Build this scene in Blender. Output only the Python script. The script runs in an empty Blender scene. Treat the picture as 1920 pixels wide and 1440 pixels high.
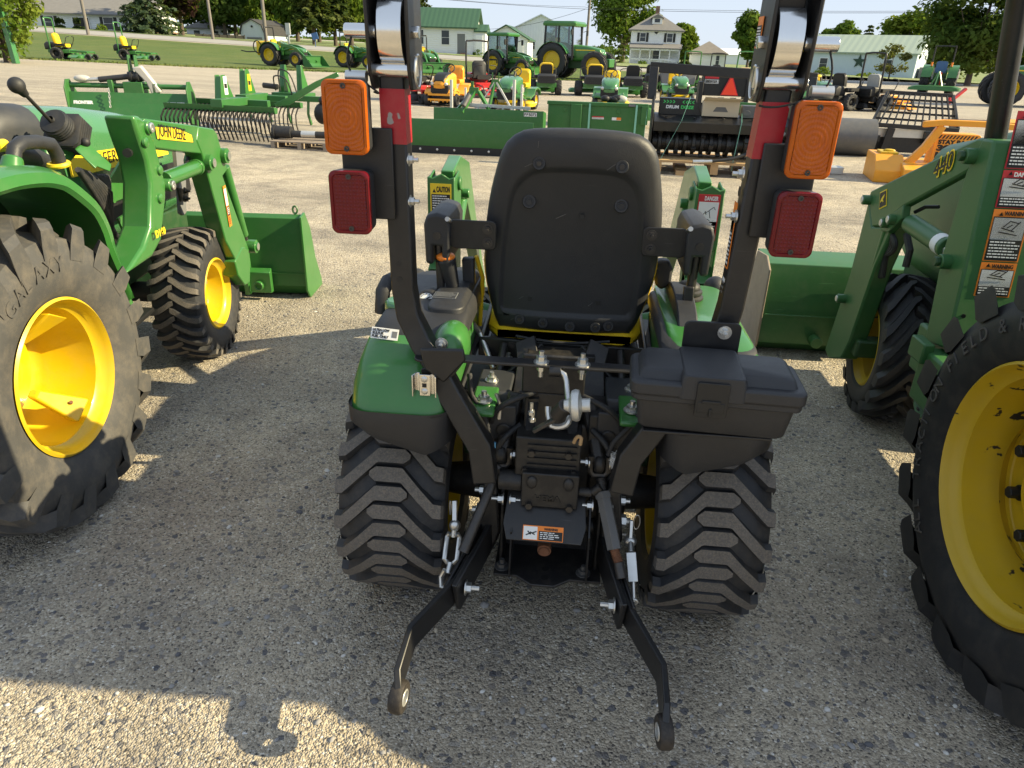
import bpy, bmesh, math, random
from math import sin, cos, pi, radians, sqrt, atan2, hypot
from mathutils import Vector, Matrix, noise
V = Vector
S = bpy.context.scene
COL = S.collection
rnd = random.Random(7)

# ---------------------------------------------------------------- camera, sky, sun, exposure
F_PX = 1331.0; EYE = V((0.035, 0.0, 1.44))
ROLL = math.atan(0.031); PITCH = math.atan(620 * cos(ROLL) / F_PX); YAW = radians(4.7)
FWD = V((-sin(YAW) * cos(PITCH), cos(YAW) * cos(PITCH), -sin(PITCH)))
RGT = V((cos(YAW), sin(YAW), 0)); UPV = RGT.cross(FWD)
CR = RGT * cos(ROLL) + UPV * sin(ROLL); CU = UPV * cos(ROLL) - RGT * sin(ROLL)
cam = bpy.data.cameras.new("camera"); co = bpy.data.objects.new("camera", cam); COL.objects.link(co)
cam.sensor_width = 36; cam.lens = 36 * F_PX / 1920; cam.clip_start = 0.02; cam.clip_end = 6000
m = Matrix((CR, CU, -FWD)).transposed().to_4x4(); m.translation = EYE; co.matrix_world = m
S.camera = co

SUN_DIR = V((1.69, 0.02, 1.0)).normalized()          # towards the sun
EL = math.asin(SUN_DIR.z); AZ = atan2(SUN_DIR.x, SUN_DIR.y)
w = bpy.data.worlds.new("World"); S.world = w; w.use_nodes = True
nt = w.node_tree; bg = nt.nodes["Background"]
sk = nt.nodes.new("ShaderNodeTexSky"); sk.sky_type = 'NISHITA'; sk.sun_disc = False
sk.sun_elevation = EL; sk.sun_rotation = AZ; sk.air_density = 1.0; sk.dust_density = 0.2; sk.ozone_density = 3.0
gm = nt.nodes.new("ShaderNodeGamma"); gm.inputs[1].default_value = 0.13                          # the phone's tone curve holds the bright horizon back
wb = nt.nodes.new("ShaderNodeMix"); wb.data_type = 'RGBA'; wb.blend_type = 'MULTIPLY'; wb.inputs[0].default_value = 1; wb.inputs[7].default_value = (1.30, 1.44, 1.66, 1)   # its white balance
nt.links.new(sk.outputs[0], gm.inputs[0]); nt.links.new(gm.outputs[0], wb.inputs[6]); nt.links.new(wb.outputs[2], bg.inputs[0]); bg.inputs[1].default_value = 0.15
sl = bpy.data.lights.new("sun", 'SUN'); sl.energy = 3.25; sl.angle = radians(0.53); sl.color = (1.0, 0.85, 0.54)
so = bpy.data.objects.new("sun", sl); COL.objects.link(so); so.rotation_euler = SUN_DIR.to_track_quat('Z', 'Y').to_euler()
S.view_settings.view_transform = 'Standard'; S.view_settings.look = 'None'
S.view_settings.exposure = 1.66; S.view_settings.gamma = 1
S.cycles.max_bounces = 6; S.cycles.transparent_max_bounces = 12

# ---------------------------------------------------------------- pixel -> world measuring helpers (photo is 1920 x 1440)
def ray(x, y): return CR * ((x - 960) / F_PX) - CU * ((y - 720) / F_PX) + FWD
def AY(x, y, Y): d = ray(x, y); return EYE + d * ((Y - EYE.y) / d.y)
def AX(x, y, X): d = ray(x, y); return EYE + d * ((X - EYE.x) / d.x)
def AZz(x, y, Z): d = ray(x, y); return EYE + d * ((Z - EYE.z) / d.z)
def sst(a, b, t): t = min(1, max(0, (t - a) / (b - a))); return t * t * (3 - 2 * t)
def hgt(x, y):
    l = .025 * max(0, -x - 3); f = min(4.5, max(0, .65 - .033 * x))
    t = sst(48, 78, y); return l * (1 - t) + f * t
def gp(x, y):                                            # ground point seen at a pixel
    d = ray(x, y); t = 1.0; last = 0
    while t < 1500:
        p = EYE + d * t
        if p.z < hgt(p.x, p.y): break
        last = t; t *= 1.01
    lo, hi = last, t
    for _ in range(30):
        t = (lo + hi) / 2; p = EYE + d * t
        if p.z < hgt(p.x, p.y): hi = t
        else: lo = t
    p = EYE + d * hi; p.z = hgt(p.x, p.y); return p
def gd(x, dist):                                         # ground point in the direction of image column x, dist metres away
    d = ray(x, 104 + .0307 * (x - 1100)); a = atan2(d.x, d.y)
    X, Y = EYE.x + dist * sin(a), dist * cos(a); return V((X, Y, hgt(X, Y)))

# ---------------------------------------------------------------- mesh builder
OFF = V((0, 0, 0))
def ortho(d):
    d = d.normalized(); a = V((0, 0, 1)) if abs(d.z) < .9 else V((0, 1, 0))
    x = d.cross(a).normalized(); return x, d.cross(x).normalized()
class MB:
    def __init__(s, T=None): s.v = []; s.f = []; s.mi = []; s.m = 0; s.T = T
    def add(s, vs, fs):
        b = len(s.v)
        s.v += [s.T @ V(p) if s.T else V(p) for p in vs]
        s.f += [[i + b for i in f] for f in fs]; s.mi += [s.m] * len(fs); return s
    def obox(s, c, ax, ay, az):
        c, ax, ay, az = V(c), V(ax), V(ay), V(az)
        if ax.cross(ay).dot(az) < 0: ax = -ax
        vs = [c + ax * i + ay * j + az * k for k in (-1, 1) for j in (-1, 1) for i in (-1, 1)]
        return s.add(vs, [(0, 2, 3, 1), (4, 5, 7, 6), (0, 1, 5, 4), (2, 6, 7, 3), (0, 4, 6, 2), (1, 3, 7, 5)])
    def box(s, x0, x1, y0, y1, z0, z1):
        return s.obox(((x0 + x1) / 2, (y0 + y1) / 2, (z0 + z1) / 2), ((x1 - x0) / 2, 0, 0), (0, (y1 - y0) / 2, 0), (0, 0, (z1 - z0) / 2))
    def beam(s, p, q, w, h, up=(0, 0, 1)):
        p, q, up = V(p), V(q), V(up); d = (q - p); L = d.length; d = d / L
        x = d.cross(up)
        if x.length < 1e-4: x = d.cross(V((0, 1, 0)))
        x.normalize(); u = x.cross(d).normalized()
        return s.obox((p + q) / 2, x * (w / 2), d * (L / 2), u * (h / 2))
    def loft(s, rings, cap=True, close=True):
        n = len(rings[0]); vs = [p for r in rings for p in r]; fs = []
        for i in range(len(rings) - 1):
            for j in range(n if close else n - 1):
                k = (j + 1) % n; fs.append((i * n + j, i * n + k, (i + 1) * n + k, (i + 1) * n + j))
        if cap: fs.append(tuple(range(n - 1, -1, -1))); b = (len(rings) - 1) * n; fs.append(tuple(range(b, b + n)))
        return s.add(vs, fs)
    def cyl(s, p, q, r, r2=None, n=14, cap=True):
        p, q = V(p), V(q); x, y = ortho(q - p); r2 = r if r2 is None else r2
        R = lambda c, rr: [c + x * (rr * cos(2 * pi * i / n)) + y * (rr * sin(2 * pi * i / n)) for i in range(n)]
        return s.loft([R(p, r), R(q, r2)], cap)
    def tube(s, pts, r, n=8, closed=False, cap=True):
        pts = [V(p) for p in pts]; N = len(pts); rings = []; x = None
        for i, p in enumerate(pts):
            a = pts[i - 1] if (i > 0 or closed) else p; b = pts[(i + 1) % N] if (i < N - 1 or closed) else p
            d = (b - a).normalized()
            if x is None: x, y = ortho(d)
            else: x = (x - d * x.dot(d)).normalized(); y = d.cross(x)
            rr = r[i] if isinstance(r, (list, tuple)) else r
            rings.append([p + x * (rr * cos(2 * pi * k / n)) + y * (rr * sin(2 * pi * k / n)) for k in range(n)])
        if closed: rings.append(rings[0]); cap = False
        return s.loft(rings, cap)
    def sweep(s, pts, w, h, up=(0, 0, 1)):                # rectangular section along a path; up is the section's h direction hint
        pts = [V(p) for p in pts]; N = len(pts); up = V(up); rings = []
        for i, p in enumerate(pts):
            a = pts[max(0, i - 1)]; b = pts[min(N - 1, i + 1)]; d = (b - a).normalized()
            x = d.cross(up).normalized(); u = x.cross(d).normalized()
            k = 1.0
            if 0 < i < N - 1:
                e = (p - a).normalized(); k = 1 / max(.5, e.dot(d))
            W = w[i] if isinstance(w, (list, tuple)) else w; Hh = h[i] if isinstance(h, (list, tuple)) else h
            bend = ((b - p).normalized() - (p - a).normalized()) if 0 < i < N - 1 else V((0, 0, 0))
            kx = k if abs(bend.dot(x)) > abs(bend.dot(u)) else 1; ku = k if kx == 1 else 1
            rings.append([p + x * (W / 2 * i1 * kx) + u * (Hh / 2 * j1 * ku) for i1, j1 in ((-1, -1), (1, -1), (1, 1), (-1, 1))])
        return s.loft(rings)
    def prism(s, pts, ext):
        pts = [V(p) for p in pts]; ext = V(ext); n = V((0, 0, 0))
        for i in range(len(pts)): n += pts[i].cross(pts[(i + 1) % len(pts)])
        if n.dot(ext) < 0: pts.reverse()
        return s.loft([pts, [p + ext for p in pts]])
    def lathe(s, prof, c, ax, n=32, a0=0, a1=2 * pi, closed=False, X=None):
        c, ax = V(c), V(ax).normalized()
        if X is None: x, y = ortho(ax)
        else: x = V(X).normalized(); y = ax.cross(x)
        full = abs(a1 - a0 - 2 * pi) < 1e-6; N = n if full else n + 1; rings = []
        for u, r in prof:
            rings.append([c + ax * u + x * (r * cos(a0 + (a1 - a0) * i / n)) + y * (r * sin(a0 + (a1 - a0) * i / n)) for i in range(N)])
        if closed: rings.append(rings[0])
        return s.loft(rings, False, full)
    def ell(s, c, rx, ry, rz, n=14, m=9, ax=None):
        c = V(c); A = ax or (V((1, 0, 0)), V((0, 1, 0)), V((0, 0, 1))); rings = []
        for j in range(m + 1):
            t = -pi / 2 + pi * j / m; ct, st = max(cos(t), 1e-3), sin(t)
            rings.append([c + A[0] * (rx * ct * cos(2 * pi * i / n)) + A[1] * (ry * ct * sin(2 * pi * i / n)) + A[2] * (rz * st) for i in range(n)])
        return s.loft(rings)
    def grid(s, P, nu, nv):
        vs = [P(i / nu, j / nv) for j in range(nv + 1) for i in range(nu + 1)]
        return s.add(vs, [(j * (nu + 1) + i, j * (nu + 1) + i + 1, (j + 1) * (nu + 1) + i + 1, (j + 1) * (nu + 1) + i) for j in range(nv) for i in range(nu)])
    def nut(s, p, d, r=.011, h=.012, washer=True, stud=.012):
        p, d = V(p), V(d).normalized()
        if washer: s.cyl(p, p + d * .003, r * 1.5, n=16)
        s.cyl(p + d * .003, p + d * (.003 + h), r, n=6)
        if stud: s.cyl(p + d * (.003 + h), p + d * (.003 + h + stud), r * .5, n=8)
        return s
    def build(s, name, mats, parent=None, smooth=38, bevel=0, seg=2, world=None):
        me = bpy.data.meshes.new(name)
        off = OFF if (parent is not None and s.T is None) else V((0, 0, 0))
        me.from_pydata([v - off for v in s.v], [], s.f)
        if not isinstance(mats, (list, tuple)): mats = [mats]
        for mt in mats: me.materials.append(mt)
        me.polygons.foreach_set("material_index", s.mi)
        bm = bmesh.new(); bm.from_mesh(me)
        bmesh.ops.recalc_face_normals(bm, faces=bm.faces) if len(bm.faces) < 60000 else None
        bm.to_mesh(me); bm.free()
        if smooth:
            me.polygons.foreach_set("use_smooth", [True] * len(me.polygons)); me.set_sharp_from_angle(angle=radians(smooth))
        o = bpy.data.objects.new(name, me); COL.objects.link(o)
        if parent is not None: o.parent = parent
        if bevel:
            b = o.modifiers.new("bevel", 'BEVEL'); b.width = bevel; b.segments = seg; b.limit_method = 'ANGLE'; b.angle_limit = radians(40)
        return o
def thing(name, label, cat, loc=(0, 0, 0), rz=0, group=None):
    o = bpy.data.objects.new(name, None); o.empty_display_size = .2; COL.objects.link(o)
    o.location = loc; o.rotation_euler = (0, 0, rz); tag(o, label, cat, group); return o
def tag(o, label, cat, group=None, kind=None):
    if label: o['label'] = label
    if cat: o['category'] = cat
    if group: o['group'] = group
    if kind: o['kind'] = kind
    return o
def dup(root, loc, rz, label, group=None, sc=None):
    def cp(o, par):
        c = o.copy(); COL.objects.link(c)
        if par is not None: c.parent = par
        for ch in o.children: cp(ch, c)
        return c
    r = cp(root, None); r.location = loc; r.rotation_euler = (0, 0, rz); r['label'] = label
    if group: r['group'] = group
    if sc: r.scale = (sc, sc, sc) if not isinstance(sc, tuple) else sc
    return r
FONTC = {}
def lettering(txt, o, ex, ey, size, mat, parent, name='lettering', width=None, depth=.001, bold=0, shear=0):
    """raised lettering: baseline starts at o, runs along ex, letters rise along ey"""
    cu = bpy.data.curves.new(name, 'FONT'); cu.body = txt; cu.size = size / .7; cu.extrude = depth; cu.offset = bold; cu.shear = shear
    t = bpy.data.objects.new(name, cu); COL.objects.link(t)
    me = bpy.data.meshes.new_from_object(t.evaluated_get(bpy.context.evaluated_depsgraph_get()))
    bpy.data.objects.remove(t); bpy.data.curves.remove(cu); me.name = name
    ex, ey = V(ex).normalized(), V(ey); ey = (ey - ex * ey.dot(ex)).normalized(); n = ex.cross(ey)
    xs = [v.co.x for v in me.vertices]; k = 1.0
    if width: k = width / max(1e-6, max(xs) - min(xs))
    x0 = min(xs); off = OFF if parent is not None else V((0, 0, 0))
    for v in me.vertices: v.co = V(o) - off + ex * ((v.co.x - x0) * k) + ey * v.co.y + n * v.co.z
    me.materials.clear(); me.materials.append(mat)
    ob = bpy.data.objects.new(name, me); COL.objects.link(ob)
    if parent is not None: ob.parent = parent
    return ob
def chain(path, seg=.03):
    pts = [V(p) for p in path]; return pts
def arc(p0, p1, p2, n=8):                                # quadratic bezier
    p0, p1, p2 = V(p0), V(p1), V(p2)
    return [p0 * (1 - t) ** 2 + p1 * 2 * t * (1 - t) + p2 * t * t for t in [i / n for i in range(n + 1)]]
def smooth2(pts, k=3, closed=False, sharp=()):            # Catmull-Rom through 2D or 3D points
    n = len(pts); out = []; sh = [i % n for i in sharp]
    for i in range(n if closed else n - 1):
        g = lambda j: V(pts[j % n]) if closed else V(pts[min(n - 1, max(0, j))])
        a, b, c, d = g(i - 1), g(i), g(i + 1), g(i + 2)
        if i % n in sh: a = b
        if (i + 1) % n in sh: d = c
        for t in [q / k for q in range(k)]:
            out.append(tuple(.5 * (2 * b + (c - a) * t + (2 * a - 5 * b + 4 * c - d) * t * t + (3 * b - a - 3 * c + d) * t ** 3)))
    if not closed: out.append(tuple(pts[-1]))
    return out
def resample(pts, n):                                       # closed outline -> n evenly spaced points
    pts = [V(p) for p in pts]; L = [0]
    for i in range(len(pts)): L.append(L[-1] + (pts[(i + 1) % len(pts)] - pts[i]).length)
    out = []; j = 0
    for k in range(n):
        d = L[-1] * k / n
        while L[j + 1] < d: j += 1
        f = (d - L[j]) / max(1e-9, L[j + 1] - L[j]); out.append(pts[j].lerp(pts[(j + 1) % len(pts)], f))
    return out
def rrect(x0, x1, y0, y1, r, k=4):                        # rounded rectangle outline
    out = []
    for cx, cy, a in ((x1 - r, y1 - r, 0), (x0 + r, y1 - r, 90), (x0 + r, y0 + r, 180), (x1 - r, y0 + r, 270)):
        out += [(cx + r * cos(radians(a + 90 * i / k)), cy + r * sin(radians(a + 90 * i / k))) for i in range(k + 1)]
    return out

# ---------------------------------------------------------------- materials
def newmat(name):
    mt = bpy.data.materials.new(name); mt.use_nodes = True; n = mt.node_tree
    return mt, n, n.nodes["Principled BSDF"]
def N(n, t, **k):
    o = n.nodes.new(t)
    for a, b in k.items():
        if a in ('inp',):
            for i, v in b.items(): o.inputs[i].default_value = v
        else: setattr(o, a, b)
    return o
def mixc(n, fac, a, b, mode='MIX'):
    m = N(n, "ShaderNodeMix", data_type='RGBA', blend_type=mode)
    for sock, v in ((0, fac), (6, a), (7, b)):
        if hasattr(v, 'links'): n.links.new(v, m.inputs[sock])
        elif sock == 0: m.inputs[0].default_value = v
        else: m.inputs[sock].default_value = (*v, 1) if len(v) == 3 else v
    return m.outputs[2]
def ramp(n, src, stops):
    r = N(n, "ShaderNodeValToRGB"); n.links.new(src, r.inputs[0]); el = r.color_ramp.elements
    while len(el) < len(stops): el.new(.5)
    for e, (p, c) in zip(el, stops): e.position = p; e.color = (*c, 1) if len(c) == 3 else c
    return r.outputs[0]
def noisef(n, scale, detail=4, rough=.6, vec=None):
    t = N(n, "ShaderNodeTexNoise"); t.inputs['Scale'].default_value = scale; t.inputs['Detail'].default_value = detail; t.inputs['Roughness'].default_value = rough
    if vec is None: vec = N(n, "ShaderNodeNewGeometry").outputs['Position']
    n.links.new(vec, t.inputs['Vector']); return t.outputs['Fac']
def bumpn(n, h, p, strength=.3, dist=.01):
    b = N(n, "ShaderNodeBump"); b.inputs['Strength'].default_value = strength; b.inputs['Distance'].default_value = dist
    n.links.new(h, b.inputs['Height']); n.links.new(b.outputs[0], p.inputs['Normal'])
DUST = (.33, .27, .19)
def paint(name, c, rough=.35, metal=0, dust=.12, scale=9, coat=0, var=.12, bump=0, scratch=0, chips=None):
    mt, n, p = newmat(name)
    f = noisef(n, scale, 6, .65); col = mixc(n, f, [x * (1 - var) for x in c], [min(1, x * (1 + var)) for x in c])
    f2 = noisef(n, scale * 2.3, 8, .75)
    d = ramp(n, f2, [(.45, (0, 0, 0)), (.8, (1, 1, 1))])
    dm = N(n, "ShaderNodeMath", operation='MULTIPLY'); n.links.new(d, dm.inputs[0]); dm.inputs[1].default_value = dust
    col = mixc(n, dm.outputs[0], col, DUST)
    if chips:
        f3 = noisef(n, 16, 3, .5); cf = ramp(n, f3, [(.655, (0, 0, 0)), (.67, (1, 1, 1))]); col = mixc(n, cf, col, chips)
    if scratch:
        g = N(n, "ShaderNodeNewGeometry"); mp = N(n, "ShaderNodeMapping"); n.links.new(g.outputs['Position'], mp.inputs[0])
        mp.inputs['Rotation'].default_value = (.5, .7, .6); mp.inputs['Scale'].default_value = (8, 180, 160)
        f4 = noisef(n, 1.0, 2, .5, mp.outputs[0]); cf = ramp(n, f4, [(.72, (0, 0, 0)), (.76, (1, 1, 1))])
        sm = N(n, "ShaderNodeMath", operation='MULTIPLY'); n.links.new(cf, sm.inputs[0]); sm.inputs[1].default_value = scratch
        col = mixc(n, sm.outputs[0], col, [min(1, x * 3 + .08) for x in c])
    n.links.new(col, p.inputs['Base Color'])
    r = N(n, "ShaderNodeMapRange"); n.links.new(f2, r.inputs[0]); r.inputs[3].default_value = max(.02, rough - .1); r.inputs[4].default_value = min(1, rough + .18)
    n.links.new(r.outputs[0], p.inputs['Roughness']); p.inputs['Metallic'].default_value = metal
    if coat: p.inputs['Coat Weight'].default_value = coat; p.inputs['Coat Roughness'].default_value = .1
    if bump: bumpn(n, noisef(n, 350, 3, .6), p, bump, .002)
    return mt
M = {}
M['green'] = paint('tractor green paint', (.034, .160, .029), .3, dust=.10, coat=.35, var=.10, scale=4, scratch=.12)
M['green_old'] = paint('faded green paint', (.034, .125, .036), .4, dust=.10, var=.15, scale=5, scratch=.25)
M['green_hood'] = paint('polished green hood', (.055, .19, .07), .22, dust=.06, coat=.5, var=.05, scale=3)
M['green_imp'] = paint('implement green paint', (.030, .135, .030), .4, dust=.08, var=.08, scale=4)
M['green_dk'] = paint('dark green frame paint', (.015, .06, .016), .5, dust=.12)
M['yellow'] = paint('wheel yellow paint', (.64, .44, .006), .33, dust=.16, coat=.3, var=.05, scale=5)
M['yellow_old'] = paint('worn yellow wheel paint', (.58, .39, .014), .4, dust=.10, var=.10, scale=6, chips=(.03, .025, .02))
M['yseat'] = paint('yellow vinyl', (.80, .52, .01), .5, dust=.03, var=.04, bump=.1)
M['orange'] = paint('orange machine paint', (.78, .33, .02), .4, dust=.08, var=.08)
M['red'] = paint('red machine paint', (.50, .02, .02), .35, dust=.05, coat=.3)
M['black'] = paint('black frame paint', (.011, .011, .012), .38, dust=.05, var=.25, scratch=.25, bump=.05)
M['blackmet'] = paint('black greasy casting', (.012, .012, .013), .45, dust=.13, var=.4, scale=14, bump=.25)
M['plastic'] = paint('black moulded plastic', (.021, .022, .025), .48, dust=.03, var=.12, bump=.25, scratch=.06)
M['plastic2'] = paint('grey black plastic', (.032, .034, .038), .42, dust=.05, var=.12, bump=.15)
M['rubber'] = paint('black tyre rubber', (.022, .023, .026), .62, dust=.14, var=.3, scale=11, bump=.2)
M['lug'] = paint('worn lug rubber', (.105, .095, .085), .85, dust=.6, var=.5, scale=90, bump=.5)
M['rubber_d'] = paint('dusty tyre rubber', (.060, .059, .058), .7, dust=.28, var=.35, scale=7, bump=.3)
M['rubber_k'] = paint('clean dark tyre rubber', (.016, .017, .019), .55, dust=.10, var=.3, scale=8, bump=.2)
M['steel'] = paint('zinc plated steel', (.62, .62, .60), .32, metal=.9, dust=.10, var=.1, scale=30)
M['chrome'] = paint('chromed steel', (.75, .74, .72), .12, metal=1, dust=.05, var=.05)
M['rust'] = paint('rusty steel', (.16, .065, .03), .8, dust=.1, var=.5, scale=40, bump=.4)
M['darksteel'] = paint('dark oiled steel', (.06, .057, .055), .42, metal=.7, dust=.12, var=.35, scale=25, bump=.2)
M['galv'] = paint('galvanised tube', (.60, .60, .57), .4, metal=.7, dust=.12, var=.15)
M['grey'] = paint('grey vinyl', (.38, .38, .36), .55, dust=.05)
M['mgrey'] = paint('mid grey plastic', (.16, .165, .17), .5, dust=.06)
M['white'] = paint('white decal', (.78, .78, .76), .45, dust=.04, var=.03)
M['ink'] = paint('black ink', (.010, .010, .010), .5, dust=0, var=.02)
M['dec_or'] = paint('orange decal', (.80, .22, .02), .45, dust=.02, var=.03)
M['dec_rd'] = paint('red decal', (.50, .02, .03), .45, dust=.02, var=.03)
M['dec_ye'] = paint('yellow decal', (.85, .60, .02), .45, dust=.02, var=.03)
M['dec_gn'] = paint('bright green decal', (.05, .55, .12), .45, dust=.02, var=.03)
M['reflred'] = paint('red reflective tape', (.36, .007, .018), .3, dust=.10, var=.15, scale=20, scratch=.5, chips=(.30, .28, .27))
M['smv'] = paint('fluorescent red triangle', (.95, .06, .02), .5, dust=0, var=.02)
M['wood'] = paint('pale timber', (.42, .27, .13), .75, dust=.1, var=.3, scale=12, bump=.3)
M['woodgrey'] = paint('weathered timber', (.30, .24, .18), .85, dust=.1, var=.3, scale=12, bump=.3)
M['card'] = paint('brown cardboard', (.50, .42, .30), .8, dust=.03, var=.08)
M['strap'] = paint('pale green strap', (.22, .50, .38), .5, dust=0, var=.05)
M['bag'] = paint('clear plastic bag', (.48, .46, .41), .3, dust=.05, var=.1)
M['pole'] = paint('weathered pole timber', (.17, .155, .14), .9, dust=.1, var=.3, scale=3)
M['blue'] = paint('blue tarpaulin', (.05, .13, .28), .45, dust=.03, var=.2)
M['tan'] = paint('tan vinyl', (.50, .36, .18), .55)
M['rollergrey'] = paint('worn grey steel', (.11, .11, .11), .5, metal=.3, dust=.2, var=.25, scale=5)
def lensmat(name, c, c2, kind):
    mt, n, p = newmat(name)
    g = N(n, "ShaderNodeTexCoord").outputs['Object']
    f = noisef(n, 30, 2, .5, g)
    n.links.new(mixc(n, f, c, c2), p.inputs['Base Color'])
    p.inputs['Roughness'].default_value = .22; p.inputs['Specular IOR Level'].default_value = .35; p.inputs['Subsurface Weight'].default_value = .08
    p.inputs['Subsurface Radius'].default_value = (.02, .01, .005)
    return mt
M['amber'] = lensmat('amber lens', (.52, .115, .002), (.38, .066, .001), 'ring')
M['redlens'] = lensmat('red lens', (.17, .004, .009), (.09, .003, .006), 'grid')
def glassmat():
    mt, n, p = newmat('cab glass'); p.inputs['Base Color'].default_value = (.55, .68, .70, 1); p.inputs['Roughness'].default_value = .03
    tr = N(n, "ShaderNodeBsdfTransparent"); tr.inputs[0].default_value = (.50, .64, .66, 1)
    mx = N(n, "ShaderNodeMixShader"); fr = N(n, "ShaderNodeFresnel"); fr.inputs[0].default_value = 1.5
    gl = N(n, "ShaderNodeBsdfGlossy"); gl.inputs['Roughness'].default_value = .03
    ad = N(n, "ShaderNodeMath", operation='ADD'); n.links.new(fr.outputs[0], ad.inputs[0]); ad.inputs[1].default_value = .10
    n.links.new(ad.outputs[0], mx.inputs[0]); n.links.new(tr.outputs[0], mx.inputs[1]); n.links.new(gl.outputs[0], mx.inputs[2])
    n.links.new(mx.outputs[0], n.nodes['Material Output'].inputs[0]); return mt
M['glass'] = glassmat()

# ================================================================ SETTING: ground, lawn, road, fields
def gravel():
    mt, n, p = newmat('gravel lot'); pos = N(n, "ShaderNodeNewGeometry").outputs['Position']
    def vor(scale, out='Color'):
        v = N(n, "ShaderNodeTexVoronoi"); v.inputs['Scale'].default_value = scale; n.links.new(pos, v.inputs['Vector']); return v
    v1, v2 = vor(190), vor(74); sep1 = N(n, "ShaderNodeSeparateColor"); n.links.new(v1.outputs['Color'], sep1.inputs[0])
    sep2 = N(n, "ShaderNodeSeparateColor"); n.links.new(v2.outputs['Color'], sep2.inputs[0])
    fine = ramp(n, sep1.outputs[0], [(0, (.10, .09, .08)), (.12, (.33, .29, .225)), (.45, (.49, .425, .325)), (.9, (.60, .53, .41)), (1, (.80, .76, .67))])
    coarse = ramp(n, sep2.outputs[1], [(0, (.14, .14, .15)), (.5, (.32, .29, .25)), (1, (.52, .48, .41))])
    pick = ramp(n, sep2.outputs[2], [(.92, (0, 0, 0)), (.93, (1, 1, 1))])
    col = mixc(n, pick, fine, coarse)
    mid = noisef(n, 2.2, 8, .72); big = noisef(n, .45, 5, .6)
    m2 = N(n, "ShaderNodeMix", data_type='RGBA', blend_type='MULTIPLY'); m2.inputs[0].default_value = 1
    r2 = mixc(n, 1.0, ramp(n, mid, [(.36, (.66, .66, .68)), (.56, (1.0, 1.0, 1.0)), (.72, (1.10, 1.08, 1.05))]), ramp(n, big, [(.34, (.78, .77, .76)), (.6, (1.03, 1.02, 1.0))]), 'MULTIPLY'); n.links.new(mixc(n, pick, fine, coarse), m2.inputs[6]); n.links.new(r2, m2.inputs[7])
    m3 = N(n, "ShaderNodeMix", data_type='RGBA', blend_type='MULTIPLY'); m3.inputs[0].default_value = 1
    # tracks across the lot, stretched along X
    mp = N(n, "ShaderNodeMapping"); n.links.new(pos, mp.inputs[0]); mp.inputs['Scale'].default_value = (.06, .75, 1)
    tr = noisef(n, 1.0, 5, .6, mp.outputs[0]); r3 = ramp(n, tr, [(.32, (.60, .60, .62)), (.48, (.92, .92, .92)), (.70, (1.18, 1.15, 1.10))])
    n.links.new(m2.outputs[2], m3.inputs[6]); n.links.new(r3, m3.inputs[7])
    # beyond the yard the surface is paler, compacted grey dust
    sx = N(n, "ShaderNodeSeparateXYZ"); n.links.new(pos, sx.inputs[0])
    fr = N(n, "ShaderNodeMapRange"); n.links.new(sx.outputs[1], fr.inputs[0]); fr.inputs[1].default_value = 12; fr.inputs[2].default_value = 26; fr.inputs[3].default_value = 0; fr.inputs[4].default_value = .72
    far = mixc(n, tr, (.30, .268, .212), (.45, .40, .325))
    col = mixc(n, fr.outputs[0], m3.outputs[2], far)
    n.links.new(col, p.inputs['Base Color']); p.inputs['Roughness'].default_value = .95
    h = N(n, "ShaderNodeMath", operation='ADD'); n.links.new(v1.outputs['Distance'], h.inputs[0])
    hm = N(n, "ShaderNodeMath", operation='MULTIPLY'); n.links.new(v2.outputs['Distance'], hm.inputs[0]); hm.inputs[1].default_value = 1.2; n.links.new(hm.outputs[0], h.inputs[1])
    inv = N(n, "ShaderNodeMath", operation='MULTIPLY'); n.links.new(h.outputs[0], inv.inputs[0]); inv.inputs[1].default_value = -1
    bumpn(n, inv.outputs[0], p, .75, .008); return mt
def grassmat(name, a, b, c, sc=1.0, stripe=False):
    mt, n, p = newmat(name); f = noisef(n, 14 * sc, 6, .75); f2 = noisef(n, .35 * sc, 5, .65); f3 = noisef(n, 70 * sc, 3, .7)
    col = mixc(n, ramp(n, f, [(.38, (0, 0, 0)), (.62, (1, 1, 1))]), [x * .72 for x in a], [x * 1.15 for x in b]); col = mixc(n, ramp(n, f2, [(.42, (0, 0, 0)), (.7, (1, 1, 1))]), col, c)
    col = mixc(n, ramp(n, f3, [(.4, (.45, .45, .45)), (.65, (1.1, 1.1, 1.1))]), (0, 0, 0), col) if False else col
    if stripe:
        pos = N(n, "ShaderNodeNewGeometry").outputs['Position']; mp = N(n, "ShaderNodeMapping"); n.links.new(pos, mp.inputs[0])
        mp.inputs['Rotation'].default_value = (0, 0, radians(8)); wv = N(n, "ShaderNodeTexWave"); wv.bands_direction = 'Y'; n.links.new(mp.outputs[0], wv.inputs[0])
        wv.inputs['Scale'].default_value = .22; wv.inputs['Distortion'].default_value = 1.2; wv.inputs['Detail'].default_value = 3
        col = mixc(n, ramp(n, wv.outputs['Fac'], [(.2, (0, 0, 0)), (.8, (.45, .45, .45))]), col, [x * 1.35 for x in a])
    n.links.new(col, p.inputs['Base Color']); p.inputs['Roughness'].default_value = .9
    bumpn(n, f3, p, .9, .05); return mt
M['gravel'] = gravel()
M['lawn'] = grassmat('mown lawn', (.062, .105, .012), (.095, .14, .018), (.13, .15, .03), stripe=True)
M['field'] = grassmat('far grass field', (.13, .20, .05), (.18, .23, .08), (.26, .27, .12), .25)
M['blade'] = grassmat('grass blades', (.07, .14, .02), (.13, .19, .03), (.2, .2, .06))
M['asphalt'] = paint('pale worn asphalt', (.30, .29, .27), .9, dust=.2, var=.12, scale=.8)

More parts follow.
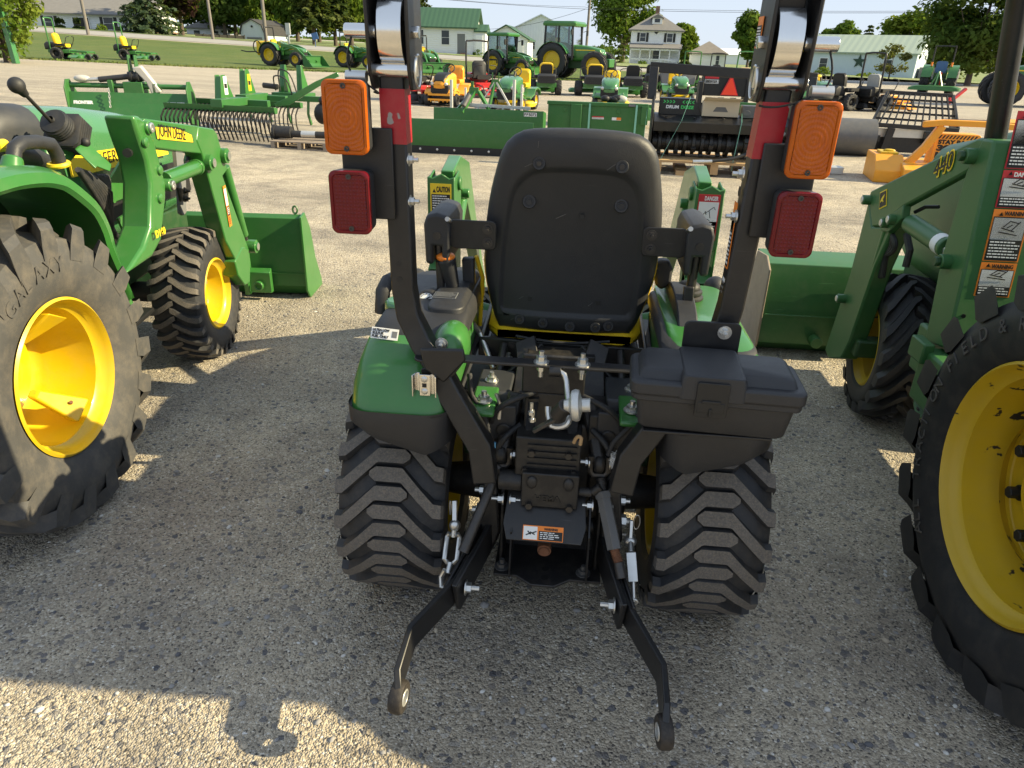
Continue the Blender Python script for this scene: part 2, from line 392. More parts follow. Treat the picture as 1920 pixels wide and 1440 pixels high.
def sheet(name, xs, ys, dz, mat, kind='structure', inside=None):
    b = MB(); idx = {}
    for j, y in enumerate(ys):
        for i, x in enumerate(xs): b.v.append(V((x, y, hgt(x, y) + dz)))
    nx = len(xs)
    for j in range(len(ys) - 1):
        for i in range(nx - 1): b.f.append([j * nx + i, j * nx + i + 1, (j + 1) * nx + i + 1, (j + 1) * nx + i]); b.mi.append(0)
    o = b.build(name, mat); o['kind'] = kind; return o
def rng(a, b, s): return [a + (b - a) * i / s for i in range(s + 1)]
XS = [-3000, -1500, -700, -350, -200] + rng(-150, 60, 84) + [90, 150, 300, 700, 1500, 3000]
YS = [-300, -40] + rng(-10, 46, 28) + rng(47, 80, 33) + [85, 95, 110, 140, 200, 350, 700, 1500, 3200]
sheet('ground', XS, YS, 0, M['gravel'])

def poly_sheet(name, top, bot, dz, mat, n=60, mrows=10):
    """strip between two polylines given as (x, y) lists"""
    def at(pl, t):
        t *= len(pl) - 1; i = min(len(pl) - 2, int(t)); f = t - i
        return V((pl[i][0] * (1 - f) + pl[i + 1][0] * f, pl[i][1] * (1 - f) + pl[i + 1][1] * f, 0))
    def P(u, v):
        q = at(bot, u) * (1 - v) + at(top, u) * v
        return V((q.x, q.y, hgt(q.x, q.y) + dz))
    o = MB().grid(P, n, mrows).build(name, mat); o['kind'] = 'structure'; return o
lawn_near = [(-60, 27), (-40, 30.5), (-26, 33.6), (-19.2, 36.2), (-14.5, 39.6), (-10, 43), (-5.5, 46), (-1.5, 48.3), (2.5, 49), (6.5, 49.5), (8.5, 51), (9, 54)]
lawn_far = [(-80, 68), (-55, 67.6), (-36, 67.2), (-27, 67), (-20, 66.8), (-13, 66.6), (-7, 66.4), (-2.5, 66.2), (2.5, 66), (6.5, 65.5), (8.6, 62), (9.2, 57)]
poly_sheet('lawn', lawn_far, lawn_near, .012, M['lawn'], 110, 24)
poly_sheet('road', [(-300, 80), (-80, 77.5), (0, 75.5), (60, 74), (300, 70)], [(-300, 70.5), (-80, 69), (0, 67.8), (60, 67), (300, 63)], .02, M['asphalt'], 160, 6)
poly_sheet('far_field', [(-2500, 3000), (0, 3000), (2500, 3000)], [(-2500, 79.3), (0, 77.5), (2500, 74)], .03, M['field'], 120, 40)
# ragged grass along the lawn's edge: nobody could count it
b = MB(); r = random.Random(3)
for k in range(5200):
    t = r.random() * (len(lawn_near) - 3) + 1; i = int(t); f = t - i
    x = lawn_near[i][0] * (1 - f) + lawn_near[i + 1][0] * f + r.gauss(0, .25); y = lawn_near[i][1] * (1 - f) + lawn_near[i + 1][1] * f + abs(r.gauss(0, .5)) - .25
    z = hgt(x, y); a = r.random() * pi; h = r.uniform(.04, .11); wv = .05
    b.add([(x - cos(a) * wv, y - sin(a) * wv, z), (x + cos(a) * wv, y + sin(a) * wv, z), (x + r.gauss(0, .03), y + r.gauss(0, .03), z + h)], [(0, 1, 2)])
o = b.build('lawn_edge_grass', M['blade'], smooth=0); tag(o, 'ragged grass tufts along the edge between lawn and gravel', 'grass', kind='stuff')
# loose stones lying on the near gravel
b = MB(); r = random.Random(5)
for k in range(4200):
    y = .75 + 4.5 * r.random() ** 1.7; x = r.uniform(-.85, .85) * (y + .6)
    s = r.choice((.0025, .003, .004, .004, .006)) * r.uniform(.7, 1.4)
    if r.random() < .015: s *= 1.7
    a = r.random() * pi; b.m = r.choice((0, 0, 0, 1, 1, 1, 2, 2, 3))
    e = (V((cos(a), sin(a), 0)), V((-sin(a), cos(a), 0)), V((0, 0, 1)))
    b.ell((x, y, s * .25), s * r.uniform(1, 1.7), s * r.uniform(.8, 1.2), s * r.uniform(.5, .8), 6, 4, e)
stones = [paint('tan stone', (.42, .36, .27), .9, dust=.1, var=.3, scale=40), paint('grey stone', (.26, .25, .24), .9, dust=.1, var=.3, scale=40),
          paint('dark stone', (.10, .10, .11), .85, dust=.05, var=.3, scale=40), paint('pale stone', (.58, .56, .52), .85, dust=.05, var=.2, scale=40)]
o = b.build('loose_stones', stones, smooth=60); tag(o, 'small loose stones scattered over the gravel around the tractors', 'gravel', kind='stuff')

# ================================================================ shared machine parts
def wheel(parent, c, R, w, rimr, yaw=0, side=1, nl=22, lh=.026, hv=.02, vv=.11, st=None, crown=.012, mt='rubber', ml='lug', mr='yellow', dish=.25, nuts=5, hub='yellow', n=56, hubr=.07, nutm='darksteel'):
    """one wheel: yellow disc (part) carrying its tyre (sub-part); axis along local X turned by yaw"""
    c = V(c); a = V((cos(yaw), sin(yaw), 0)) * side; f = V((-sin(yaw), cos(yaw), 0)); Z = V((0, 0, 1)); h = R - rimr
    P = lambda u, an, r: c + a * u + f * (r * cos(an)) + Z * (r * sin(an))
    b = MB(); t = .008
    lip = w * .43
    pr = [(lip, rimr + .012), (lip + .006, rimr + .004), (lip - .012, rimr - .004), (lip * .80, rimr - .008), (lip * .72, rimr - .022), (dish * w + .02, rimr - .028), (dish * w, rimr - .04), (dish * w - .012, hubr * 1.9), (dish * w + .006, hubr * 1.7), (dish * w + .006, hubr), (dish * w + .03, hubr * .95), (dish * w + .035, .001)]
    b.lathe(pr, c, a, n)
    b.lathe([(-lip, rimr + .012), (-lip, rimr - .004), (-lip * .7, rimr - .02), (dish * w - .01, rimr - .034)], c, a, n)
    b.m = 1
    for i in range(nuts):
        an = 2 * pi * i / nuts + .3; p = P(dish * w + .005, an, hubr * 1.4); b.cyl(p, p + a * .018, .011 if R > .3 else .008, n=6)
    wo = b.build('wheel', [M[mr], M[nutm]], parent, 40)
    b = MB(); Rl = R - lh
    b.lathe([(-w * .40, rimr + .004), (-w * .47, rimr + .16 * h), (-w * .5, rimr + .45 * h), (-w * .485, Rl - .22 * h), (-w * .44, Rl - .02), (-w * .3, Rl - crown * .4), (0, Rl), (w * .3, Rl - crown * .4), (w * .44, Rl - .02), (w * .485, Rl - .22 * h), (w * .5, rimr + .45 * h), (w * .47, rimr + .16 * h), (w * .40, rimr + .004)], c, a, max(n, 40))
    st = st or [(.492, -.06, 1, .30), (.478, 0, 1, .04), (.41, .03, 1, 0), (.27, .48, 1, 0), (.12, .98, 1.02, 0), (.10, 1, 1, 0), (-.12, 1, 1, 0), (-.175, 1, .3, 0)]
    if nl:
        for sg in (1, -1):
            for i in range(nl):
                a0 = 2 * pi * (i + (.5 if sg > 0 else 0)) / nl; vs = []
                for uf, vf, hf, drop in st:
                    u = sg * uf * w; an = a0 - vf * vv / R; rt = R - crown * (2 * uf) ** 2 - drop * h * .5; rb = min(rt - .002, Rl - crown * 1.1 * (2 * uf) ** 2 - drop * h * .45 - .004)
                    d1, d2 = hv * hf / R, hv * (hf * 1.0 + .42) / R
                    vs += [P(u, an - d2, rb), P(u, an - d1, rt), P(u, an + d1, rt), P(u, an + d2, rb)]
                base = len(b.v); ns = len(st); b.v += vs
                for k in range(ns - 1):
                    q = base + 4 * k
                    for j in range(3): b.f.append([q + j, q + j + 1, q + j + 5, q + j + 4]); b.mi.append(1 if j == 1 else 0)
                b.f.append([base, base + 1, base + 2, base + 3]); b.mi.append(0); q = base + 4 * (ns - 1); b.f.append([q, q + 1, q + 2, q + 3]); b.mi.append(0)
    b.build('tyre', [M[mt], M[ml]], wo, 30)
    return wo
AGW = [(.50, -.12, 1.5, .20), (.49, -.02, 1.7, .02), (.40, .12, 1.4, 0), (.22, .52, 1.1, 0), (.06, .9, .9, 0), (-.04, 1.0, .5, 0)]
AG = [(.50, -.10, 1, .16), (.49, -.02, 1, .04), (.40, .12, 1, 0), (.22, .52, 1, 0), (.06, .9, .9, 0), (-.04, 1.0, .5, 0)]
def decal(parent, o, ex, ey, w, h, base, bands=(), texts=(), lines=(), off=.0015):
    """printed label: base plate, colour bands, stripes of fine print, real lettering for what can be read; o = lower left corner"""
    ex, ey = V(ex).normalized(), V(ey); ey = (ey - ex * ey.dot(ex)).normalized(); n = ex.cross(ey); o = V(o) + n * off
    mats = [M[base]]; b = MB()
    def rect(u0, u1, v0, v1, k, z):
        if k not in [m.name for m in mats]: pass
        c = o + ex * (w * (u0 + u1) / 2) + ey * (h * (v0 + v1) / 2) + n * (z / 2 - .0004); b.obox(c, ex * (w * (u1 - u0) / 2), ey * (h * (v1 - v0) / 2), n * (z / 2 + .0004))
    rect(0, 1, 0, 1, base, .0008)
    for u0, u1, v0, v1, mk in bands:
        if M[mk] not in mats: mats.append(M[mk])
        b.m = mats.index(M[mk]); rect(u0, u1, v0, v1, mk, .0013)
    for u0, u1, v0, v1, k, mk in lines:
        if M[mk] not in mats: mats.append(M[mk])
        b.m = mats.index(M[mk])
        for i in range(k):
            va = v1 - (v1 - v0) * (i + .2) / k; vb = v1 - (v1 - v0) * (i + .62) / k
            uu = u0
            while uu < u1 - .02:
                l = rnd.uniform(.04, .13); ue = min(u1 - (0 if i % 3 else .12), uu + l)
                if ue > uu + .01: rect(uu, ue, vb, va, mk, .0019)
                uu += l + .022
    d = b.build('decal', mats, parent, 0)
    for tx, u, v, sz, mk, wd in texts:
        lettering(tx, o + ex * (w * u) + ey * (h * v) + n * .0017, ex, ey, h * sz, M[mk], d, width=(w * wd if wd else None), depth=.0004, bold=.0006 * (h * sz / .012))
    return d
def nutset(parent, lst, name='bolt', mat='steel', r=.011, h=.011):
    for p, d in lst: MB().nut(p, d, r, h).build(name, M[mat], parent, 30)
ZUP = V((0, 0, 1)); XR = V((1, 0, 0)); YF = V((0, 1, 0)); TOCAM = V((0, -1, 0))
def W(x, y, Y): return AY(x, y, Y)

# ================================================================ MAIN: small tractor in the middle, seen from behind
OFF = V((0, 1.7, 0)); CX0 = .02
T = thing('compact_tractor', 'small green tractor in the middle, seen from behind, with black seat back and toolbox', 'tractor', OFF)
mx = lambda s, x: CX0 + s * x
for s in (-1, 1):
    wheel(T, (mx(s, .442) - (.036 if s > 0 else -.032), 1.735, .302), .306, .285, .15, 0, s, 20, .019, .0182, .088, dish=-.1, crown=.006)
for s in (-1, 1):
    wheel(T, (mx(s, .40), 3.12, .225), .23, .20, .12, 0, s, 18, .018, .016, .07, dish=.1, n=32)
# rear axle, gearbox and front frame
b = MB(); b.cyl((-.30, 1.735, .32), (-.13, 1.72, .33), .042, .06); b.cyl((.34, 1.735, .32), (.17, 1.72, .33), .042, .06)
b.box(-.10, .14, 1.62, 2.1, .24, .58); b.box(-.075, .115, 1.58, 1.66, .40, .60); b.cyl((-.18, 1.70, .34), (-.10, 1.70, .34), .075, .10); b.cyl((.22, 1.70, .34), (.14, 1.70, .34), .075, .10)
b.build('gearbox', M['blackmet'], T, 35, .008)
b = MB(); b.box(-.12, .16, 2.1, 3.4, .28, .42); b.box(-.25, .29, 1.80, 2.75, .36, .40); b.box(-.44, .48, 2.15, 2.75, .30, .335)
b.build('chassis', M['green_dk'], T, 35, .006)
# hood and steering, ahead of the seat
b = MB(); rings = []
for y, wd, z0, z1 in ((2.45, .21, .45, .93), (2.7, .225, .45, .95), (3.2, .215, .45, .89), (3.5, .18, .47, .78), (3.56, .15, .5, .70)):
    rings.append([V((CX0 + px, y, pz)) for px, pz in rrect(-wd, wd, z0, z1, .10, 4)])
b.loft(rings).build('hood', M['green_hood'], T, 45)
b = MB(); b.tube([V((CX0 + .17 * cos(t), 2.33 + .10 * sin(t), .94 + .14 * sin(t))) for t in [2 * pi * i / 24 for i in range(24)]], .013, 8, True)
b.cyl((CX0, 2.55, .85), (CX0, 2.33, .94), .02); b.beam((CX0 - .16, 2.33, .94), (CX0 + .16, 2.33, .94), .02, .012); b.build('steering_wheel', M['plastic'], T)
b = MB(); b.box(-.19, .23, 1.88, 2.32, .60, .69); b.box(-.42, .46, 2.0, 2.42, .56, .60); b.box(-.20, .24, 2.24, 2.52, .40, .98); b.build('shade_block', M['blackmet'], T, 35, .01)  # hidden boxes added below and ahead of the seat to block streaks of sun
# platform and seat pedestal
b = MB(); b.box(-.24, .28, 1.72, 2.2, .60, .615); b.box(-.16, .20, 1.75, 2.1, .50, .60)
for s in (-1, 1):
    b.box(mx(s, .165) - .045, mx(s, .165) + .045, 1.60, 1.74, .655, .668); b.prism([(mx(s, .12), 1.60, .667), (mx(s, .21), 1.60, .667), (mx(s, .20), 1.58, .60), (mx(s, .14), 1.58, .58)], (0, .012, 0))
b.build('platform', M['plastic2'], T, 35, .005)
b = MB()
for s in (-1, 1):
    b.sweep([(mx(s, .095), 1.68, .60), (mx(s, .085), 1.74, .69), (mx(s, .10), 1.80, .735)], .06, .012, (0, 1, .3)); b.beam((mx(s, .15), 1.74, .64), (mx(s, .05), 1.8, .72), .012, .025)
    b.tube([(mx(s, .15), 1.72, .61 + .0), (mx(s, .165), 1.75, .66), (mx(s, .16), 1.82, .71)], .011)
for k in range(5): b.tube([(mx(-1, .07), 1.76, .63 + .018 * k), (mx(1, .07), 1.76, .63 + .018 * k)], .007)
b.box(-.07, .11, 1.74, 1.80, .615, .72)
b.build('seat_suspension', M['blackmet'], T, 35, .003)
for x, y in ((-.155, 1.665), (-.125, 1.80), (.205, 1.665)): MB().nut((x, y, .668), ZUP, .012, .01).build('bolt', M['steel'], T)
for s in (-1, 1):
    o = MB(); o.prism([(mx(s, .15), 1.50, .645), (mx(s, .21), 1.50, .645), (mx(s, .21), 1.62, .66), (mx(s, .15), 1.62, .66)], (0, 0, .014)); o.build('mount_pad', M['green'], T, 35, .005)
    MB().nut((mx(s, .18), 1.55, .666), ZUP, .014, .011).build('bolt', M['steel'], T)

# seat: padded yellow cushion showing round the black back shell
def sback(u, v, d=0):
    """point on the seat back; u across (m), v height fraction 0..1, d outwards to the camera"""
    z = .735 + .525 * v; y = 1.885 - .075 * v - d + .9 * u * u * .5; return V((.022 + u + .012 * v, y, z))
def outline(grow=0, v0=0., n=11):
    pts = []
    L = [(0, .165), (.004, .180), (.03, .192), (.12, .207), (.3, .226), (.5, .230), (.7, .220), (.85, .203), (.95, .186), (1.005, .158), (1.032, .115), (1.042, .0)]
    right = [(x + grow, v + (grow * 1.8 if v > .99 else 0)) for v, x in L]
    return smooth2(right + [(-x, v) for x, v in reversed(right[:-1])], 3, True)
seat = MB()
rings = [[sback(x, v, -.085) for x, v in outline(-.02)], [sback(x * (1 + .05 * sst(.55, .35, v)), v, -.045) for x, v in outline(-.006)], [sback(x * (1 + .05 * sst(.55, .35, v)), v, -.012) for x, v in outline(-.005)], [sback(x, v, -.004) for x, v in outline(-.009)]]
seat.loft(rings); rr = []
for y, wd, z0, z1 in ((1.858, .185, .712, .742), (1.90, .215, .705, .76), (2.2, .225, .71, .785), (2.29, .19, .72, .775)): rr.append([V((.022 + a_, y, b_)) for a_, b_ in rrect(-wd, wd, z0, z1, .025, 3)])
seat.loft(rr)
so_ = seat.build('seat', M['yseat'], T, 50, .006)
b = MB(); g = outline(0)
def inset(k, d): return [sback(x * k, .5 + (v - .5) * (1 - (1 - k) * .75), d) for x, v in g]
def plin(k, d, dv=0):
    L = [(.115, .168), (.14, .178), (.4, .176), (.6, .168), (.74, .155), (.81, .13), (.845, .095), (.855, 0)]
    rt = [(x * k, .47 + (v - .47) * k) for v, x in L]
    return [sback(x, v, d) for x, v in smooth2(rt + [(-x, v) for x, v in reversed(rt[:-1])], 3, True, (0, -1))]
RS = lambda r_: resample(r_, 72)
b.loft([RS(inset(1.0, -.006)), RS(inset(1.0, .008)), RS(inset(.985, .020)), RS(inset(.955, .028)), RS(inset(.90, .0335)), RS(plin(1.07, .034)), RS(plin(1.03, .033)), RS(plin(.995, .0255)), RS(plin(.96, .0240))], cap=True)
shell = b.build('seat_back_shell', M['plastic'], so_, 60)
PD = .0242
for u, v, rr_ in ((-.095, .885, .011), (.105, .885, .011), (-.115, .70, .012), (.115, .70, .012), (-.125, .075, .010), (-.06, .065, .010), (.015, .055, .010), (.085, .055, .010), (.12, .065, .010)):
    b = MB(); c = sback(u, v, .0345 if v > .8 or v < .1 else PD); b.lathe([(0, rr_ * 1.5), (.004, rr_ * 1.35), (.004, rr_), (.0015, rr_ * .95), (.0015, .0005)], c, (0, -1, .15), 18); b.m = 1
    b.cyl(c + V((0, -.001, 0)), c + V((0, -.006, 0)), rr_ * .6, n=6); b.build('screw', [M['plastic'], M['darksteel' if v > .8 or v < .1 else 'plastic']], shell, 40)
for u, v in ((-.10, .19), (.085, .19), (.02, .64)): c = sback(u, v, PD + .0006); MB().obox(c, (.0055, 0, 0), (0, .0008, 0), (0, 0, .0055)).build('slot', M['ink'], shell, 0)
for u, v, du, dv in ((-.13, .865, .022, .022), (.07, .868, .020, .03), (-.045, .625, .025, .025), (-.13, .185, .012, .016), (.06, .17, .010, .02), (-.15, .065, .018, .022), (-.10, .955, .001, .03)):
    p0, p1 = sback(u, v, .0248 if v < .8 and v > .1 else .0346), sback(u + du, v + dv, .0248 if v < .8 and v > .1 else .0346); MB().beam(p0, p1, .0012, .0008, (0, -1, 0)).build('scratch', M['rollergrey'], shell, 0)
# lower seat frame
b = MB(); b.sweep([(-.212, 2.2, .70), (-.208, 1.850, .690), (.25, 1.850, .682), (.255, 2.2, .69)], .014, .056); b.box(-.19, .235, 1.86, 2.2, .683, .694); b.build('seat_frame', M['black'], so_, 35, .004)
for x in (-.12, .13): MB().nut((x, 1.843, .70), TOCAM, .007, .005, True, 0).build('screw', M['darksteel'], so_)
b = MB(); e = []
for i in range(13):
    t = i / 12; x = -.11 + .26 * t; e.append((x, 1.842, .728 - .012 * sin(pi * t)))
b.tube(e, .004, 6); b.build('trim_cord', M['rubber'], so_)
# armrest brackets and armrests
for s in (-1, 1):
    yb = 1.835; x0, x1 = (-.285, -.165) if s < 0 else (.205, .315)
    zc = 1.015 if s < 0 else 1.02
    b = MB(); pts = [(x, yb - .04, z) for x, z in rrect(x0, x1, zc - .037, zc + .037, .012, 3)]; b.prism(pts, (0, .006, 0))
    br = b.build('armrest_bracket', M['black'], so_, 35, .002)
    xi = x1 - .022 if s < 0 else x0 + .022
    nutset(br, [((xi, yb - .04, zc + .017), TOCAM), ((xi, yb - .04, zc - .018), TOCAM)], mat='darksteel', r=.009, h=.007)
    xa = -.315 if s < 0 else .345
    b = MB(); prof = [(-.030, -.085), (-.034, .02), (-.026, .045), (0, .052), (.026, .045), (.034, .02), (.030, -.085), (.012, -.085), (.012, -.035), (-.012, -.035), (-.012, -.085)]
    b.loft([[V((xa + px, yy, zc + .005 + pz * sc)) for px, pz in prof] for yy, sc in ((1.775, .93), (1.787, .99), (1.97, .97), (1.99, .85))])
    ar = b.build('armrest', M['plastic'], so_, 40, .006)
    b = MB(); b.cyl((xa, 1.772, zc - .002), (xa, 1.79, zc - .002), .010, n=12); b.cyl((xa, 1.80, zc - .02), (xa - .004 * s, 1.81, zc - .21), .011); b.build('armrest_bolt', M['darksteel'], ar)
    b = MB(); b.cyl((x0 if s < 0 else x1, 1.83, zc + .02), ((x0 if s < 0 else x1) + .0, 1.76, zc + .045), .006); b.build('bolt', M['steel'], br)

# mudguards: green moulded cover with a black skirt over each rear tyre
def fsec(z, x0, x1, y0, y1, s, r=.055):
    return [V((mx(s, x), y, z)) for x, y in rrect(x0, x1, y0, y1, r, 5)]
for s in (-1, 1):
    b = MB(); b.loft([fsec(.678, .245, .484, 1.411, 2.05, s, .06), fsec(.735, .246, .480, 1.430, 2.05, s, .06), fsec(.775, .247, .474, 1.468, 2.06, s, .06), fsec(.805, .25, .466, 1.515, 2.06, s, .055), fsec(.828, .252, .455, 1.575, 2.06, s, .05), fsec(.84, .255, .44, 1.64, 2.05, s, .045)])
    fe = b.build('mudguard', M['green'], T, 55)
    b = MB(); sk = fsec(.682, .240, .490, 1.405, 2.05, s, .062); lo = []
    for p in sk:
        x = abs(p.x - CX0); lo.append(V((mx(s, .245 + (x - .24) * .93), p.y + .012, .578 + .06 * sst(.33, .50, x) + .16 * sst(1.62, 1.8, p.y) + .02 * sst(.31, .24, x))))
    mid_ = [V((p.x * .6 + q.x * .4 + s * .004, p.y * .6 + q.y * .4 - .006, p.z * .35 + q.z * .65)) for p, q in zip(sk, lo)]
    b.loft([sk, mid_, lo], False); b.loft([[p + V((0, 0, .008)) for p in sk], sk, [V((CX0 + (p.x - CX0) * .985, p.y + .006, p.z - .003)) for p in sk]], False)
    b.build('skirt', M['plastic'], fe, 50)
    # black plastic console on top of the mudguard
    b = MB(); b.loft([fsec(.800, .235, .466, 1.535, 2.02, s, .05), fsec(.825, .235, .460, 1.562, 2.02, s, .05), fsec(.845 if s < 0 else .832, .238, .448, 1.61, 2.02, s, .05), fsec(.856 if s < 0 else .836, .245, .43, 1.67, 2.0, s, .05)])
    x0, x1 = sorted((mx(s, .245), mx(s, .345))); b.loft([[V((px, py, z)) for px, py in rrect(x0 + g, x1 - g, 1.64 + g * 2, 2.0, .03, 4)] for z, g in ((.82, 0), (.862, .004), (.872, .014))]) if s < 0 else None
    cons = b.build('console', M['plastic'], fe, 45, .006)
    if s < 0:
        b = MB(); b.tube([W(716, 585, 1.78), W(718, 545, 1.78), W(727, 528, 1.80), W(742, 520, 1.86), W(752, 530, 1.92), W(754, 560, 1.92)], .020, 10); b.build('grab_handle', M['plastic'], fe, 50)
        c = W(752, 586, 1.70); b = MB(); b.lathe([(-.012, .032), (.004, .032), (.006, .043), (.030, .041), (.036, .033), (.036, .001)], c, ZUP, 8); b.build('fuel_cap', M['green_hood'], fe, 35, .004)
        b = MB(); b.lathe([(-.03, .048), (-.012, .046), (-.012, .001)], c, ZUP, 24); b.build('filler_ring', M['plastic'], fe)
        gx = W(799, 562, 1.74); gn = V((0, -.75, .66)).normalized()
        b = MB(); b.ell(gx + V((0, .055, -.035)), .042, .07, .05, 18, 12); b.build('gauge_housing', M['plastic'], fe, 60)
        b = MB(); b.lathe([(-.02, .024), (.006, .024), (.006, .020), (.002, .0195), (.002, .0005)], gx, gn, 24); b.m = 1; b.lathe([(.0025, .019), (.003, .0005)], gx, gn, 24); b.m = 2
        gu = (ZUP - gn * ZUP.dot(gn)).normalized(); b.beam(gx + gn * .004, gx + gn * .004 + (gu * .6 + XR * .8) * .013, .003, .001, gn)
        for k in range(9): an = radians(-30 + 30 * k); dd = XR * cos(an) + gu * sin(an); b.beam(gx + gn * .004 + dd * .013, gx + gn * .004 + dd * .017, .0015, .001, gn)
        b.build('fuel_gauge', [M['plastic'], M['white'], M['ink']], fe)
        o = V((-.432, 1.548, .812)); decal(fe, o, V((1, -.06, -.04)), (0, .55, .83), .066, .027, 'white', [(.77, .96, .22, .78, 'mgrey')], [('ULTRA LOW', .05, .68, .22, 'ink', .62), ('SULFUR', .05, .39, .22, 'ink', .42), ('FUEL ONLY', .05, .10, .22, 'ink', .62)], off=.012)
        decal(fe, V((-.315, 1.70, .872)), XR, YF, .06, .05, 'mgrey', [(.03, .97, .05, .95, 'plastic2')], [], [(.08, .92, .15, .85, 4, 'mgrey')], off=.001)
        b = MB(); b.ell((-.243, 1.575, .80), .045, .08, .055, 18, 12); b.build('inner_cover', M['green'], fe, 60)
    else:
        b = MB(); c = W(1283, 600, 1.92)
        for k in range(7): zz = .016 * k; r_ = .058 - .004 * k; b.lathe([(0, r_), (.006, r_ + .005), (.012, r_ + .004), (.016, r_ - .003)], c + ZUP * (zz - .02), ZUP, 20)
        b.ell(c + ZUP * .095, .032, .032, .02); b.build('lever_boot', M['rubber_k'], fe, 50)
        b = MB(); b.sweep([W(1286, 610, 1.80), W(1290, 560, 1.80), W(1296, 500, 1.82), W(1310, 440, 1.84)], .012, .02, YF)
        b.sweep([W(1287, 585, 1.785), W(1292, 537, 1.79)], .026, .016, YF); b.build('hitch_lever', M['black'], fe, 40, .003)
        b = MB(); q = W(1262, 615, 1.76); pts = [V((q.x, 1.66, .80))] + [V((q.x, 1.66 + .20 * (1 - cos(t)), .80 + .085 * sin(t))) for t in [pi * i / 12 for i in range(13)]]
        b.prism(pts, (.05, 0, 0)); b.build('lever_quadrant', M['plastic'], fe, 40, .004)
# round grips ahead of the consoles (loader and gear levers)
for x, y, Y, r_ in ((782, 525, 2.15, .036), (1340, 540, 2.1, .034)):
    p = W(x, y, Y); b = MB(); b.ell(p, r_, r_, r_ * 1.05); b.cyl(p, p + V((.0, .05, -.25)), .011); b.build('lever', M['plastic'], T)
# orange topped lever
p0, p1, p2, p3 = W(836, 484, 1.80), W(850, 538, 1.81), W(866, 580, 1.83), W(900, 625, 1.86)
b = MB(); d = (p0 - p1).normalized(); b.cyl(p1, p0, .017, .026, 18); lv = b.build('position_lever', M['plastic'], T, 40, .004)
b = MB(); b.ell(p0 + d * .004, .026, .026, .013); b.build('lever_knob', M['dec_or'], lv)
MB().tube(arc(p1, p1 + (p2 - p1) * .5 + V((-.004, 0, 0)), p2, 5) + arc(p2, p2 + (p3 - p2) * .4, p3, 5)[1:] + [W(925, 690, 1.80)], .0085, 10).build('lever_rod', M['steel'], lv)
b = MB(); q = [W(865, 485, 1.86), W(888, 485, 1.86), W(890, 540, 1.86), W(884, 556, 1.86), W(874, 556, 1.86), W(868, 540, 1.86)]; b.prism(q, (0, .03, 0)); b.cyl(W(880, 550, 1.87), W(884, 615, 1.87), .008); b.build('seat_belt_buckle', M['plastic'], T, 40, .006)
b = MB(); q = [W(1226, 500, 1.95), W(1236, 488, 1.95), (W(1256, 490, 1.95)), W(1262, 505, 1.95), W(1258, 535, 1.95), W(1240, 545, 1.95), W(1228, 535, 1.95)]; b.prism(q, (0, .04, 0)); b.build('seat_belt_buckle', M['plastic'], T, 40, .008)
MB().tube([W(893, 480, 1.88), W(905, 520, 1.90), W(900, 610, 1.92)], .006).build('belt_webbing', M['yseat'], T)

